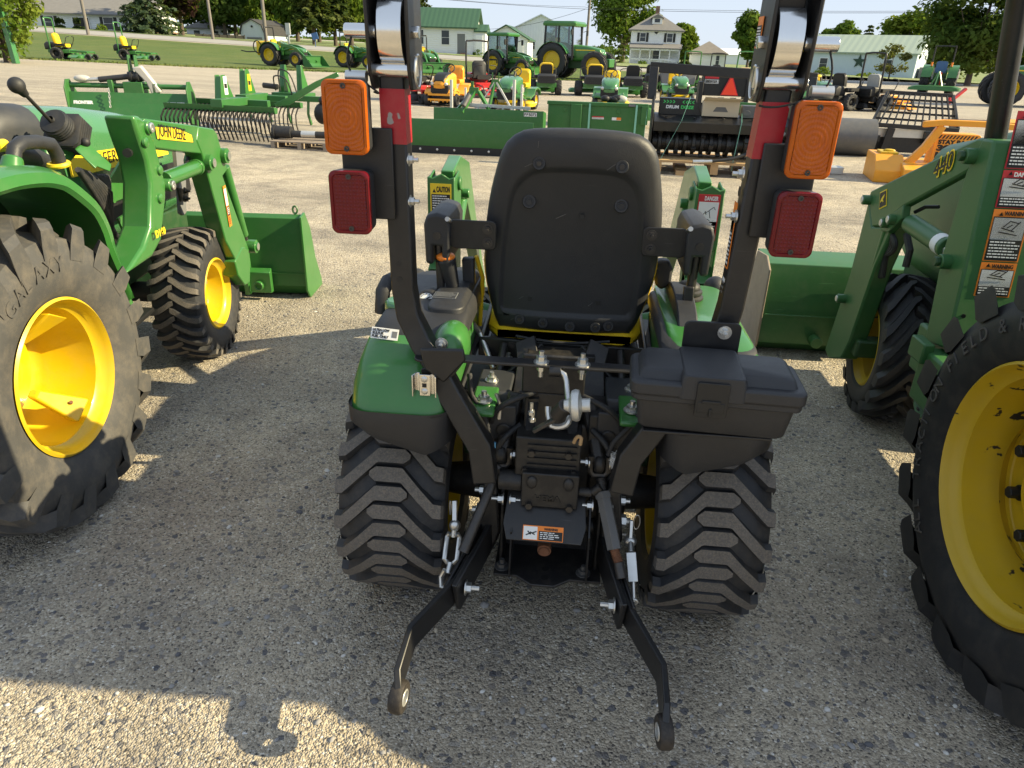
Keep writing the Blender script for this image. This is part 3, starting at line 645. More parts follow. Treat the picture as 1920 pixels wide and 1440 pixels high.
# roll bar: lower legs, posts, hinge plates, upper hoop
rb = None
for s in (-1, 1):
    pt = .41 if s < 0 else .425; b = MB(); path = [(mx(s, pt), 1.695, 1.40), (mx(s, .405), 1.70, .90), (mx(s, .395), 1.70, .825), (mx(s, .36), 1.69, .755), (mx(s, .30), 1.66, .675)]
    b.sweep(path, .056, .056, YF)
    post = b.build('roll_bar_post', M['black'], T, 35, .005)
    b = MB(); b.sweep([(mx(s, .325), 1.655, .715), (mx(s, .275), 1.64, .63), (mx(s, .195), 1.62, .50), (mx(s, .18), 1.61, .40)], .062, .056, YF)
    b.prism([(mx(s, .35), 1.605, .77), (mx(s, .24), 1.605, .775), (mx(s, .235), 1.605, .745), (mx(s, .29), 1.605, .68), (mx(s, .34), 1.605, .715)], (0, .012, 0))
    b.build('roll_bar_leg', M['black'], T, 35, .005)
    nutset(post, [((mx(s, .305), 1.66, .765), TOCAM)], r=.011)
    # side holes, bolts, tape
    for z in (1.16, .98, .945) if s < 0 else (1.17,): MB().cyl((mx(s, .382) - .0002 * s, 1.695, z), (mx(s, .3812), 1.695, z), .012, n=14).build('hole', M['ink'], post, 0)
    for z in (1.21, 1.115): MB().nut((mx(s, .382), 1.685, z), XR * -s, .010, .009).build('bolt', M['steel'], post)
    b = MB(); b.loft([[V((mx(s, .405 + (pt - .405) * (z - .9) / .5) + i * .0288, y, z)) for i, y in ((-1, 1.6665), (1, 1.6665), (1, 1.7245), (-1, 1.7245))] for z in (1.245, 1.362)]); b.build('reflective_tape', M['reflred'], post, 0)
    if s > 0:
        decal(post, (mx(s, .3815), 1.715, .99), (0, -1, 0), ZUP, .030, .155, 'dec_or', [(.07, .93, .03, .84, 'ink'), (.12, .88, .60, .82, 'white')], [], [(.15, .85, .05, .56, 8, 'white')])
        decal(post, (mx(s, .3815), 1.715, .845), (0, -1, 0), ZUP, .026, .12, 'white', [], [], [(.12, .88, .05, .95, 9, 'mgrey')])
    else:
        for z in (.965, .925): MB().cyl((mx(s, .41), 1.6715, z), (mx(s, .41), 1.6705, z), .007, n=12).build('hole', M['ink'], post, 0)
    # hinge plates
    xc = mx(s, .405 if s < 0 else .424); b = MB()
    for e in (-1, 1):
        x = xc + e * .043; pl = [(1.655, 1.36), (1.735, 1.36), (1.765, 1.40), (1.77, 1.66), (1.745, 1.70), (1.665, 1.70), (1.64, 1.66), (1.635, 1.40)]
        b.prism([(x - .004, y + (z - 1.36) * -.10, z) for y, z in pl], (.008, 0, 0))
    b.sweep([(xc, 1.715, 1.50), (xc, 1.675, 1.86)], .056, .056, YF)
    b.box(xc - .037, xc + .037, 1.735, 1.742, 1.40, 1.60)
    hp = b.build('hinge_bracket', M['black'], T, 35, .003)
    b = MB()
    b.cyl((xc - .055, 1.67, 1.40), (xc + .055, 1.67, 1.40), .016, n=16); b.cyl((xc + s * .03, 1.66, 1.475), (xc + s * .10, 1.66, 1.475), .015, n=16); b.cyl((xc - s * .062, 1.66, 1.475), (xc - s * .045, 1.66, 1.475), .014, n=6)
    pn = b.build('hinge_pin', M['chrome'], hp, 40, .002)
    b = MB(); rr = []
    for t in [radians(20 + 140 * i / 14) for i in range(15)]:
        rr.append([(xc + e * .026, 1.675 - .040 * sin(t), 1.475 + .062 * -cos(t) + .004), ] and [V((xc - .026, 1.685 - .045 * sin(t), 1.478 - .066 * cos(t))), V((xc + .026, 1.685 - .045 * sin(t), 1.478 - .066 * cos(t))), V((xc + .026, 1.688 - .040 * sin(t), 1.478 - .06 * cos(t))), V((xc - .026, 1.688 - .040 * sin(t), 1.478 - .06 * cos(t)))])
    b.loft(rr); b.build('wear_plate', M['chrome'], hp, 40)
    b = MB(); cx_ = xc - s * .058 if s > 0 else xc + .058; b.tube([(cx_, 1.655 + .028 * cos(t), 1.40 + .032 * sin(t)) for t in [2 * pi * i / 20 for i in range(20)]], .0028, 6, True)
    b.tube([(cx_, 1.65, 1.39), (cx_, 1.64, 1.43)], .004); b.build('lynch_pin', M['steel'], hp)
    xr = xc + s * .08
    MB().tube(arc((xr, 1.66, 1.475), (xr + s * .03, 1.64, 1.41), (xr + s * .0, 1.65, 1.385), 8) + arc((xr, 1.65, 1.385), (xc, 1.62, 1.345), (xc - .04, 1.65, 1.355), 8)[1:], .0022, 6).build('tether', M['ink'], hp)
    MB().cyl((xr - .02, 1.65, 1.385), (xr + .025, 1.65, 1.385), .013).build('tether_sleeve', M['steel'], hp)
    if s > 0: decal(hp, (xc - .048, 1.735, 1.465), (0, -1, 0), ZUP, .045, .06, 'dec_or', [(.06, .94, .05, .72, 'ink')], [], [(.12, .88, .1, .68, 6, 'white')])
b = MB(); b.sweep([(mx(-1, .405), 1.675, 1.84), (mx(-1, .40), 1.66, 1.95), (mx(-1, .34), 1.655, 2.0), (mx(1, .36), 1.655, 2.0), (mx(1, .42), 1.66, 1.95), (mx(1, .424), 1.675, 1.84)], .056, .056, YF); b.build('roll_bar_hoop', M['black'], T, 35, .005)

# lamps on the posts
def lampbox(par, x0, x1, z0, z1, y, mat, name, dp=.045, tilt=0):
    b = MB(); r_ = .016
    b.loft([[V((x, yy, z)) for x, z in rrect(x0 + g, x1 - g, z0 + g, z1 - g, r_, 5)] for yy, g in ((y + dp, .004), (y + .006, .002), (y + .002, .003))]); hs = b.build(name, M['plastic'], par, 40, .002)
    b = MB()
    R_ = lambda yy, g: [V((x, yy, z)) for x, z in rrect(x0 + g, x1 - g, z0 + g, z1 - g, r_ - g * .3, 5)]
    b.loft([R_(y + .006, .0015), R_(y - .004, .0015), R_(y - .006, .0035), R_(y - .006, .009), R_(y - .0035, .0105)], False)
    xc, zc, hw, hh = (x0 + x1) / 2, (z0 + z1) / 2, (x1 - x0) / 2 - .0108, (z1 - z0) / 2 - .0108
    if mat == 'amber':
        # concentric ribs moulded in the lens
        def P(u, v):
            X, Zz = (u * 2 - 1), (v * 2 - 1); d = hypot(X * hw, Zz * hh) / .0042 * (1 + .12 * max(abs(X), abs(Zz)) ** 4)
            return V((xc + X * hw, y - .0040 - .0014 * abs(sin(d * 1.25)) - .0003 * sin(X * hw * 1100) - .0015 * (1 - X * X) * (1 - Zz * Zz), zc + Zz * hh))
        b.grid(P, 56, 84)
    else:
        def P(u, v):
            X, Zz = (u * 2 - 1), (v * 2 - 1)
            return V((xc + X * hw, y - .0040 - .0014 * max(0, sin(X * hw * 760)) * max(0, sin(Zz * hh * 760)), zc + Zz * hh))
        b.grid(P, 72, 104)
    ln = b.build('lens', M[mat], hs, 40)
    for z in (z0 + .014, z1 - .014): MB().lathe([(-.004, .006), (.0005, .006), (.0005, .003), (-.001, .0025), (-.001, .0004)], (xc, y - .0065, z), TOCAM, 12).build('screw', M['darksteel'], hs)
    return hs
for s in (-1, 1):
    lb = thing if False else None
    b = MB(); x0, x1 = sorted((mx(s, .41), mx(s, .53))); b.box(x0, x1, 1.655, 1.663, 1.075, 1.27 + .01); bk = b.build('lamp_bracket', M['black'], T, 35, .003)
    xa0, xa1 = sorted((mx(s, .449 if s < 0 else .447), mx(s, .549 if s < 0 else .543))); zo = -.010 if s > 0 else 0
    lampbox(bk, xa0, xa1, 1.225 + zo, 1.382 + zo, 1.605, 'amber', 'indicator_lamp')
    xa0, xa1 = sorted((mx(s, .452 if s < 0 else .444), mx(s, .548 if s < 0 else .540))); zo = .013 if s < 0 else .010; lampbox(bk, xa0, xa1, 1.035 + zo, 1.180 + zo, 1.605, 'redlens', 'tail_lamp', .05)

# the bar stands right behind the mudguards: seat the whole frame on its legs (51 mm tube)
for o in [c for c in T.children if c.name.split('.')[0] in ('roll_bar_post', 'roll_bar_leg', 'hinge_bracket', 'roll_bar_hoop', 'lamp_bracket')]:
    o.scale = (.89, .89, .89); o.location = (.004, -.187, .158)
# cross bar with its bracket plates
b = MB(); b.box(-.235, .26, 1.475, 1.515, .795, .801); cb = b.build('cross_bar', M['black'], T, 30, .0015)
nutset(cb, [((-.022, 1.495, .801), ZUP), ((.072, 1.495, .801), ZUP)], r=.012, h=.013)
for x in (-.022, .072): b = MB(); b.cyl((x, 1.495, .795), (x, 1.495, .782), .010, n=6); b.cyl((x, 1.495, .782), (x, 1.495, .766), .006); b.build('bolt', M['steel'], cb)
b = MB(); b.loft([[V((-.255 + px, 1.48 + py, z)) for px, py in rrect(-.055, .055, -.035, .035, .02, 4)] for z in (.803, .809)]); 
b.prism([W(x, y, 1.445) for x, y in ((789, 692), (812, 687), (850, 681), (872, 672), (868, 682), (852, 703), (842, 712), (832, 707), (806, 706), (800, 712), (790, 706))], (0, .006, 0))
br = b.build('accessory_bracket', M['black'], T, 30, .0015)
for x in (-.275, -.235): MB().obox((x, 1.475, .8095), (.018, .012, 0), (-.002, .004, 0), (0, 0, .0006)).build('slot', M['ink'], br, 0)
for x, y in ((-.262, 1.49), (-.215, 1.488)): MB().ell((x, y, .810), .008, .008, .004).build('bolt', M['steel'], br)
b = MB(); o = W(796, 722, 1.425); x, z = o.x, o.z
b.sweep([(x - .026, 1.415, z), (x - .020, 1.435, z), (x - .012, 1.435, z), (x - .010, 1.425, z), (x + .012, 1.425, z), (x + .014, 1.435, z), (x + .022, 1.435, z), (x + .027, 1.415, z)], .052, .003, (0, 1, 0))
cl = b.build('mount_clip', M['chrome'], br, 30, .0008)
for dz in (.015, -.015): MB().ell((x, 1.424, z + dz), .008, .004, .008).build('screw', M['steel'], cl)
b = MB(); b.box(x - .005, x + .005, 1.4225, 1.424, z - .005, z + .005); b.build('slot', M['ink'], cl, 0)
# right bracket carrying the toolbox
b = MB(); b.loft([[V((.341 + px, yy, .885 + pz)) for px, pz in rrect(-.060, .060, -.10, .05, .014, 4)] for yy in (1.455, 1.462)])
b.box(.20, .46, 1.30, 1.46, .742, .748); b.box(.24, .26, 1.455, 1.52, .755, .795)
rbk = b.build('toolbox_bracket', M['black'], T, 30, .0015); nutset(rbk, [((.366, 1.455, .914), TOCAM)], r=.010)
# toolbox
ang = radians(-3.0); tb = Matrix.Translation((.338, 1.36, 0)) @ Matrix.Rotation(ang, 4, 'Z')
def TB(p): return tb @ V(p)
hx = .160
b = MB(); b.loft([[TB((x, y, z)) for x, y in rrect(-hx + g, hx - g, -.070 + g * .6, .070, .016, 4)] for z, g in ((.750, .022), (.756, .014), (.822, .004))])
box_ = b.build('toolbox', M['plastic'], T, 40, .003)
b = MB(); b.loft([[TB((x, y, z)) for x, y in rrect(-hx - g, hx + g, -.070 - g, .074, .018, 4)] for z, g in ((.818, .001), (.820, .006), (.832, .006), (.836, .010), (.858, .010), (.862, .006))])
b.loft([[TB((x, y, z)) for x, y in rrect(-hx + g, hx - g, -.066 + g, .072 - g * .5, .014, 4)] for z, g in ((.858, .004), (.876, .012), (.881, .020))])
b.loft([[TB((x, y, z)) for x, y in rrect(-.075 + g, .055 - g, -.083, .076, .010, 4)] for z, g in ((.832, 0), (.877, .003), (.884, .008))])
lid = b.build('lid', M['plastic'], box_, 40, .003)
b = MB(); b.loft([[TB((x, y, z)) for x, z in rrect(-.043 + .001, .020, .800, .874, .004, 3)] for y in (-.080, -.0885)])
b.obox(TB((-.012, -.0895, .834)), tb.to_3x3() @ V((.018, 0, 0)), tb.to_3x3() @ V((0, .002, 0)), V((0, 0, .003)))
b.obox(TB((-.012, -.090, .812)), tb.to_3x3() @ V((.0025, 0, 0)), tb.to_3x3() @ V((0, .003, 0)), V((0, 0, .008)))
b.obox(TB((-.012, -.0887, .822)), tb.to_3x3() @ V((.026, 0, 0)), tb.to_3x3() @ V((0, .001, 0)), V((0, 0, .011)))
b.build('latch', M['ink'], box_, 35, .0015)

# ---- three point linkage
b = MB(); q = [(-.068, 1.40 + .14, .80), (.082, 1.54, .80), (.082, 1.54, .70), (-.068, 1.54, .70)]; b.prism(q, (0, .012, 0)); b.box(-.06, .075, 1.545, 1.62, .60, .70)
b.box(-.075, .085, 1.50, 1.62, .49, .60)
b.prism([(-.055, 1.47, .635), (-.045, 1.47, .635), (-.04, 1.56, .70), (-.055, 1.56, .70)], (.02, 0, 0)); b.prism([(.045, 1.47, .635), (.055, 1.47, .635), (.055, 1.56, .70), (.045, 1.56, .70)], (.02, 0, 0))
b.cyl((-.20, 1.66, .60), (.24, 1.66, .60), .038); b.box(.10, .17, 1.56, 1.68, .56, .64)
b.build('hitch_frame', M['blackmet'], T, 35, .004)
# casting above the shaft with raised maker's lettering
b = MB(); b.box(-.055, .085, 1.475, 1.60, .418, .515); b.cyl((-.115, 1.51, .47), (-.055, 1.51, .47), .026); b.cyl((.085, 1.51, .45), (.12, 1.51, .45), .012); b.cyl((.12, 1.51, .45), (.14, 1.51, .47), .012)
for dx in (-.03, .06): b.ell((dx, 1.474, .49), .014, .008, .018)
pc = b.build('pump_casting', M['blackmet'], T, 35, .006)
lettering('HEMA', (-.022, 1.4745, .437), XR, ZUP, .017, M['blackmet'], pc, depth=.002, bold=.0008)
# top link holder: bent rod, zinc knob and black pin
b = MB(); c = W(1078, 760, 1.40); dr = V((1, -.05, .12)).normalized()
b.lathe([(-.024, .001), (-.024, .012), (-.012, .016), (-.006, .033), (.002, .036), (.010, .034), (.014, .020), (.016, .015), (.034, .015), (.034, .001)], c, dr, 28); kn = b.build('pin_knob', M['galv'], T, 40, .001)
b = MB(); b.cyl(c - dr * .02, W(1046, 778, 1.42), .017, .019); b.cyl(W(1050, 776, 1.42), W(1040, 786, 1.43), .017, .010); b.sweep([W(1044, 784, 1.42), W(1000, 808, 1.42)], .016, .008); b.build('hitch_pin', M['darksteel'], kn, 40, .001)
pts = [W(1030, 697, 1.46), W(1050, 697, 1.46), W(1058, 702, 1.455), W(1062, 715, 1.45), W(1064, 740, 1.43), W(1066, 752, 1.41)]
MB().tube(pts, .0062, 10).build('bent_rod', M['steel'], kn)
MB().cyl(W(1030, 696, 1.46), W(1052, 697, 1.46), .012).build('rod_bush', M['black'], kn, 35, .001)
pts = [W(1028, 762, 1.46), W(1027, 780, 1.45), W(1034, 798, 1.44), W(1048, 804, 1.44), W(1062, 796, 1.44), W(1068, 780, 1.45)]
MB().tube(arc(pts[0], pts[1], pts[2], 4) + arc(pts[2], pts[3], pts[4], 4)[1:] + arc(pts[4], W(1068, 790, 1.44), pts[5], 3)[1:], .0075, 8).build('spring_clip', M['steel'], kn)
b = MB(); b.tube(arc(W(1076, 830, 1.47), W(1083, 812, 1.46), W(1090, 822, 1.46), 6) + [W(1088, 834, 1.46)], .0045, 8); b.build('breather_hose', M['wood'], T)
for px, py in ((998, 790), (996, 777)): p = W(px, py, 1.47); b = MB(); b.cyl(p, p + V((0, 0, .03)), .004); b.cyl(p, p + V((0, 0, .008)), .008, n=6); b.build('bolt', M['steel'], T)
pts = [W(930, 738, 1.55), W(938, 760, 1.55), W(936, 785, 1.55)]; MB().tube(pts, .005).build('valve_rod', M['steel'], T)
# lift arms, clevises, lift rods
arms = {-1: [(968, 735, 1.62), (962, 770, 1.60), (952, 805, 1.575), (940, 850, 1.54)], 1: [(1105, 752, 1.62), (1110, 790, 1.60), (1117, 825, 1.575), (1124, 868, 1.54)]}
for s in (-1, 1):
    pts = [W(*q) for q in arms[s]]; b = MB(); b.sweep(pts, [.042, .038, .034, .030], [.05, .045, .04, .036], YF); b.cyl(pts[-1] + XR * -.013, pts[-1] + XR * .013, .024, n=18)
    la = b.build('lift_arm', M['blackmet'], T, 40, .008)
    c = pts[-1]; b = MB(); U = [(-.022, .022), (-.022, -.020), (-.014, -.032), (.014, -.032), (.022, -.020), (.022, .022)]
    b.sweep([(c.x + ux, c.y - .004, c.z + uz) for ux, uz in U], .03, .006, XR) if False else b.tube([(c.x + ux, c.y - .004, c.z + uz) for ux, uz in U], .0085, 8)
    clv = b.build('clevis', M['darksteel'], la, 40)
    MB().nut(c + XR * .024, XR, .010, .008).build('bolt', M['steel'], clv); MB().nut(c - XR * .024, -XR, .010, .008).build('bolt', M['steel'], clv)
p0, p1 = W(934, 880, 1.535), W(868, 1035, 1.40); b = MB(); b.cyl(p0, p1, .0125, .0135); b.ell(p0, .016, .016, .02); b.build('lift_rod', M['darksteel'], T)
p0, p1, p2, p3 = W(1126, 895, 1.53), W(1130, 922, 1.515), W(1152, 1030, 1.43), W(1160, 1055, 1.41)
b = MB(); b.cyl(p0, p1, .0115); b.m = 1; b.cyl(p1, p2, .019, n=6); b.cyl(p1, p1 + (p2 - p1) * .12, .022, n=6); b.m = 2; b.cyl(p2, p3, .010); b.m = 0; b.cyl(p3, W(1166, 1085, 1.385), .013)
for i in range(9): q = p0 + (p1 - p0) * (i / 9); b.cyl(q, q + (p1 - p0) * .05, .0135)
b.m = 2
for i in range(7): q = p2 + (p3 - p2) * (i / 7); b.cyl(q, q + (p3 - p2) * .07, .0122)
b.build('lift_rod', [M['darksteel'], M['rollergrey'], M['rust']], T, 35, .001)
M['eye'] = paint('worn dark steel', (.030, .026, .024), .6, metal=.3, dust=.15, var=.5, scale=40, bump=.3)
# lower links
for s in (-1, 1):
    if s < 0: A, B_, C_, D_ = W(942, 962, 1.60), W(865, 1103, 1.36), W(772, 1192, 1.20), W(748, 1268, 1.10); E_ = W(748, 1306, 1.072)
    else: A, B_, C_, D_ = W(1112, 985, 1.60), W(1160, 1138, 1.35), W(1240, 1262, 1.20), W(1247, 1335, 1.10); E_ = W(1245, 1372, 1.07)
    b = MB(); bd = (B_ - A).normalized(); A2 = A + bd * .06
    b.sweep([A, A2, B_ + bd * .03], [.012, .014, .014], [.06, .085, .095], ZUP); o_ = XR * (.024 * s)
    b.sweep([A2 + o_ * 1.0, B_ + o_ + bd * .03], .008, .08, ZUP); b.cyl(A - XR * .03, A + XR * .03, .025)
    lk = b.build('lower_link', M['black'], T, 30, .003)
    b = MB(); b.sweep([B_ + o_ * .5 - bd * .08, B_ + o_ * .5, C_, D_, E_ + (D_ - E_) * .25], [.013, .013, .014, .015, .016], [.072, .072, .070, .068, .064], ZUP); arm = b.build('link_arm', M['black'], lk, 30, .003)
    ax = V((1, .12 * s, 0)).normalized(); b = MB(); b.lathe([(-.014, .017), (-.014, .033), (-.008, .036), (.008, .036), (.014, .033), (.014, .017), (-.014, .017)], E_, ax, 28); b.m = 1
    b.lathe([(-.016, .0145), (-.015, .0185), (.015, .0185), (.016, .0145), (-.016, .0145)], E_, ax, 24); b.build('link_eye', [M['eye'], M['galv']], lk, 35, .001)
    MB().nut(B_ - XR * (.010 * s) + V((0, 0, .004)), -XR * s, .013, .012, True, .02).build('bolt', M['steel'], lk)
# stabiliser turnbuckles
p = [W(853, 945, 1.50), W(853, 985, 1.47), W(850, 1000, 1.46), W(845, 1055, 1.42), W(840, 1075, 1.40), W(836, 1100, 1.385)]
b = MB(); b.sweep([p[0] + V((0, 0, .01)), p[1]], .010, .016, YF); b.ell(p[1], .015, .013, .016)
for dx in (-.016, .016): b.tube([p[2] + XR * dx * .6, p[2] + XR * dx + V((0, 0, -.012)), p[3] + XR * dx + V((0, 0, .01)), p[3] + XR * dx * .5], .0065)
b.cyl(p[1], p[2] - V((0, 0, .01)), .007); b.cyl(p[3], p[4], .008); b.tube([p[4] + V((-.008, 0, .01)), p[4] + V((-.018, 0, -.012)), p[5] + V((-.012, 0, 0)), p[5] + V((.006, 0, -.004))], .006)
b.tube([p[0] + V((-.012 + .002 * cos(t), .0, -.012 + .022 * sin(t))) for t in [2 * pi * i / 10 for i in range(10)]], .002, 5, True)
b.build('stabiliser_turnbuckle', M['steel'], T, 40)
p = [W(1184, 975, 1.52), W(1182, 1010, 1.50), W(1183, 1035, 1.47), W(1187, 1090, 1.43), W(1188, 1128, 1.40)]
b = MB(); b.sweep([p[0], p[1]], .008, .016, YF); b.ell(p[1] + V((0, 0, -.008)), .017, .014, .016); b.cyl(p[1], p[2], .007); b.sweep([p[2], p[3]], .024, .024, YF); b.cyl(p[3], p[4], .006); b.tube([p[4] + V((.009 * cos(t), .0, .007 * sin(t))) for t in [2 * pi * i / 12 for i in range(12)]], .004, 6, True)
b.tube([p[0] + V((.014 + .008 * cos(t), .0, -.005 + .022 * sin(t))) for t in [2 * pi * i / 12 for i in range(12)]], .002, 5, True)
b.build('stabiliser_turnbuckle', M['steel'], T, 35, .001)
# side plates, axle bolts
for s in (-1, 1):
    b = MB(); b.box(mx(s, .165) - .008, mx(s, .165) + .008, 1.56, 1.68, .20, .46); b.box(mx(s, .125) - .005, mx(s, .125) + .005, 1.52, 1.66, .18, .46); b.build('side_plate', M['blackmet'], T, 35, .004)
    nutset(T, [((mx(s, .175), 1.56, .40), XR * s), ((mx(s, .175), 1.56, .295), XR * s), ((mx(s, .175), 1.57, .335), XR * s)], r=.012, h=.012)
    MB().nut((mx(s, .175), 1.55, .345), XR * s, .017, .018).build('bolt', M['steel'], T); MB().nut((mx(s, .12), 1.50, .418), XR * s, .011, .012, True, .02).build('bolt', M['steel'], T); MB().nut((mx(s, .105), 1.50, .418), -XR * s, .010, .012).build('bolt', M['steel'], T)
# shield over the shaft, shaft and base plate
b = MB(); t = .005
b.loft([[(-.09, 1.52, .435), (.105, 1.52, .435), (.105, 1.52, .43), (-.09, 1.52, .43)], [(-.095, 1.445, .385), (.11, 1.445, .385), (.11, 1.445, .38), (-.095, 1.445, .38)], [(-.085, 1.425, .350), (.10, 1.425, .350), (.10, 1.430, .345), (-.085, 1.430, .345)]])
for s in (-1, 1): x = mx(s, .1 - .004); b.prism([(x, 1.52, .435), (x, 1.43, .37), (x + s * .004, 1.46, .20), (x + s * .004, 1.50, .20), (x, 1.60, .40)], (.005, 0, 0))
sh = b.build('shaft_shield', M['black'], T, 30, .003)
up = V((0, .05, .0333)); up = (V((0, 1.52, .435)) - V((0, 1.445, .385))).normalized(); o = V((-.045, 1.4475, .3875))
up2 = (V((0, 1.445, .385)) - V((0, 1.425, .350))).normalized()
decal(sh, V((-.045, 1.426, .3535)) + up2 * 0, XR, up2, .10, .036, 'dec_or', [(.02, .36, .05, .93, 'white'), (.40, .98, .05, .66, 'ink')], [('WARNING', .52, .73, .15, 'ink', .34)], [(.43, .90, .10, .62, 4, 'white')])
b = MB()
o = V((-.045, 1.426, .3535)); nrm = XR.cross(up2).normalized()
for (u0, v0, u1, v1) in ((.008, .012, .022, .018), (.018, .02, .03, .014), (.012, .022, .02, .014), (.024, .018, .034, .022)): b.beam(o + XR * u0 + up2 * v0 + nrm * .003, o + XR * u1 + up2 * v1 + nrm * .003, .003, .0006, nrm)
b.build('pictogram', M['ink'], sh, 0)
b = MB(); b.cyl((.01, 1.62, .30), (.01, 1.53, .295), .030); b.m = 1; b.cyl((.01, 1.53, .295), (.01, 1.465, .293), .0175, n=18); b.cyl((.01, 1.465, .293), (.01, 1.46, .293), .015, .012, n=18); b.build('drive_shaft', [M['blackmet'], M['rust']], T, 35)
b = MB(); pl = [(-.12, 1.47), (-.06, 1.47), (-.02, 1.44), (.04, 1.44), (.08, 1.47), (.16, 1.47), (.16, 1.62), (-.12, 1.62)]; b.prism([(x, y, .195) for x, y in pl], (0, 0, .008)); bp = b.build('base_plate', M['blackmet'], T, 35, .002)
nutset(bp, [((-.10, 1.50, .203), ZUP), ((.115, 1.50, .203), ZUP)], mat='rollergrey', r=.013, h=.010)
for y in (1.47, 1.505): MB().cyl((.015, y, .2032), (.015, y, .2036), .010, n=14).build('hole', M['ink'], bp, 0)
b = MB(); b.box(-.11, .15, 1.60, 1.64, .18, .44); b.build('gearbox_plate', M['blackmet'], T, 35, .004)
# pipes, brackets and small castings round the gearbox
for s in (-1, 1):
    b = MB(); b.tube(smooth2([(mx(s, .09), 1.56, .60), (mx(s, .13), 1.53, .57), (mx(s, .15), 1.55, .50), (mx(s, .13), 1.56, .44)], 4), .008, 8)
    b.build('hydraulic_pipe', M['rubber_k'], T, 60); b = MB(); b.tube(smooth2([(mx(s, .20), 1.62, .66), (mx(s, .22), 1.58, .60), (mx(s, .19), 1.57, .55), (mx(s, .12), 1.58, .53)], 4), .006, 8)
    b.build('hydraulic_pipe', M['rubber_k'], T, 60); b = MB(); b.tube(smooth2([(mx(s, .05), 1.55, .70), (mx(s, .12), 1.52, .68), (mx(s, .16), 1.55, .62), (mx(s, .15), 1.60, .55)], 4), .007, 8); b.build('hydraulic_pipe', M['rubber_k'], T, 60)
for s in (-1, 1):
    b = MB(); b.box(mx(s, .13) - .03, mx(s, .13) + .03, 1.57, 1.64, .52, .62); b.cyl((mx(s, .13), 1.575, .585), (mx(s, .13), 1.55, .585), .02); b.cyl((mx(s, .115), 1.575, .54), (mx(s, .115), 1.555, .54), .012, n=6); b.build('valve_block', M['blackmet'], T, 35, .004)
    b = MB(); b.prism([(mx(s, .10), 1.55, .655), (mx(s, .22), 1.55, .645), (mx(s, .22), 1.56, .60), (mx(s, .16), 1.56, .55), (mx(s, .10), 1.56, .57)], (0, .008, 0)); b.build('support_plate', M['plastic2'], T, 35, .004)
    b = MB(); b.prism([(mx(s, .14), 1.50, .47), (mx(s, .17), 1.50, .47), (mx(s, .19), 1.52, .30), (mx(s, .15), 1.52, .24), (mx(s, .13), 1.52, .30)], (.0, .05, 0)); b.build('link_bracket', M['blackmet'], T, 35, .006)
for dx, z in ((-.035, .56), (.055, .56), (-.05, .51), (.07, .51), (-.035, .425), (.065, .425)): MB().cyl((dx, 1.50 if z > .5 else 1.475, z), (dx, 1.488 if z > .5 else 1.463, z), .009, n=6).build('bolt', M['darksteel'], T)
b = MB()
for k in range(5): b.box(-.045, .075, 1.494, 1.50, .505 + .018 * k, .511 + .018 * k)
b.build('casting_ribs', M['blackmet'], pc, 35)
# hoses and cut cable end
for pts in ([W(880, 700, 1.55), W(884, 740, 1.54), W(905, 770, 1.54), W(915, 800, 1.54), W(912, 835, 1.53), W(925, 850, 1.53)], [W(1205, 770, 1.53), W(1180, 800, 1.53), W(1150, 830, 1.52), W(1140, 855, 1.52)]):
    b = MB(); fine = []
    for i in range(len(pts) - 1):
        for k in range(10): fine.append(pts[i].lerp(pts[i + 1], k / 10))
    for _ in range(3): fine = [fine[0]] + [(fine[i - 1] + fine[i] * 2 + fine[i + 1]) / 4 for i in range(1, len(fine) - 1)] + [fine[-1]]
    b.tube(fine, [.0075 if i % 2 else .006 for i in range(len(fine))], 8); b.build('conduit', M['rubber'], T, 60)
b = MB(); r = random.Random(9); c = W(1150, 862, 1.50)
for i in range(26): b.tube(arc(c + V((r.gauss(0, .006), r.gauss(0, .004), r.gauss(.006, .012))), c + V((r.gauss(0, .012), 0, r.gauss(0, .015))), c + V((r.gauss(0, .008), r.gauss(0, .004), r.gauss(0, .014))), 4), .0007, 3)
b.build('frayed_wrap', M['white'], T)
b = MB(); p = W(926, 835, 1.53); b.obox(p, (.005, 0, .002), (0, .004, 0), (0, 0, .007)); b.build('tape_scrap', paint('pale blue tape', (.12, .38, .62), .5), T)

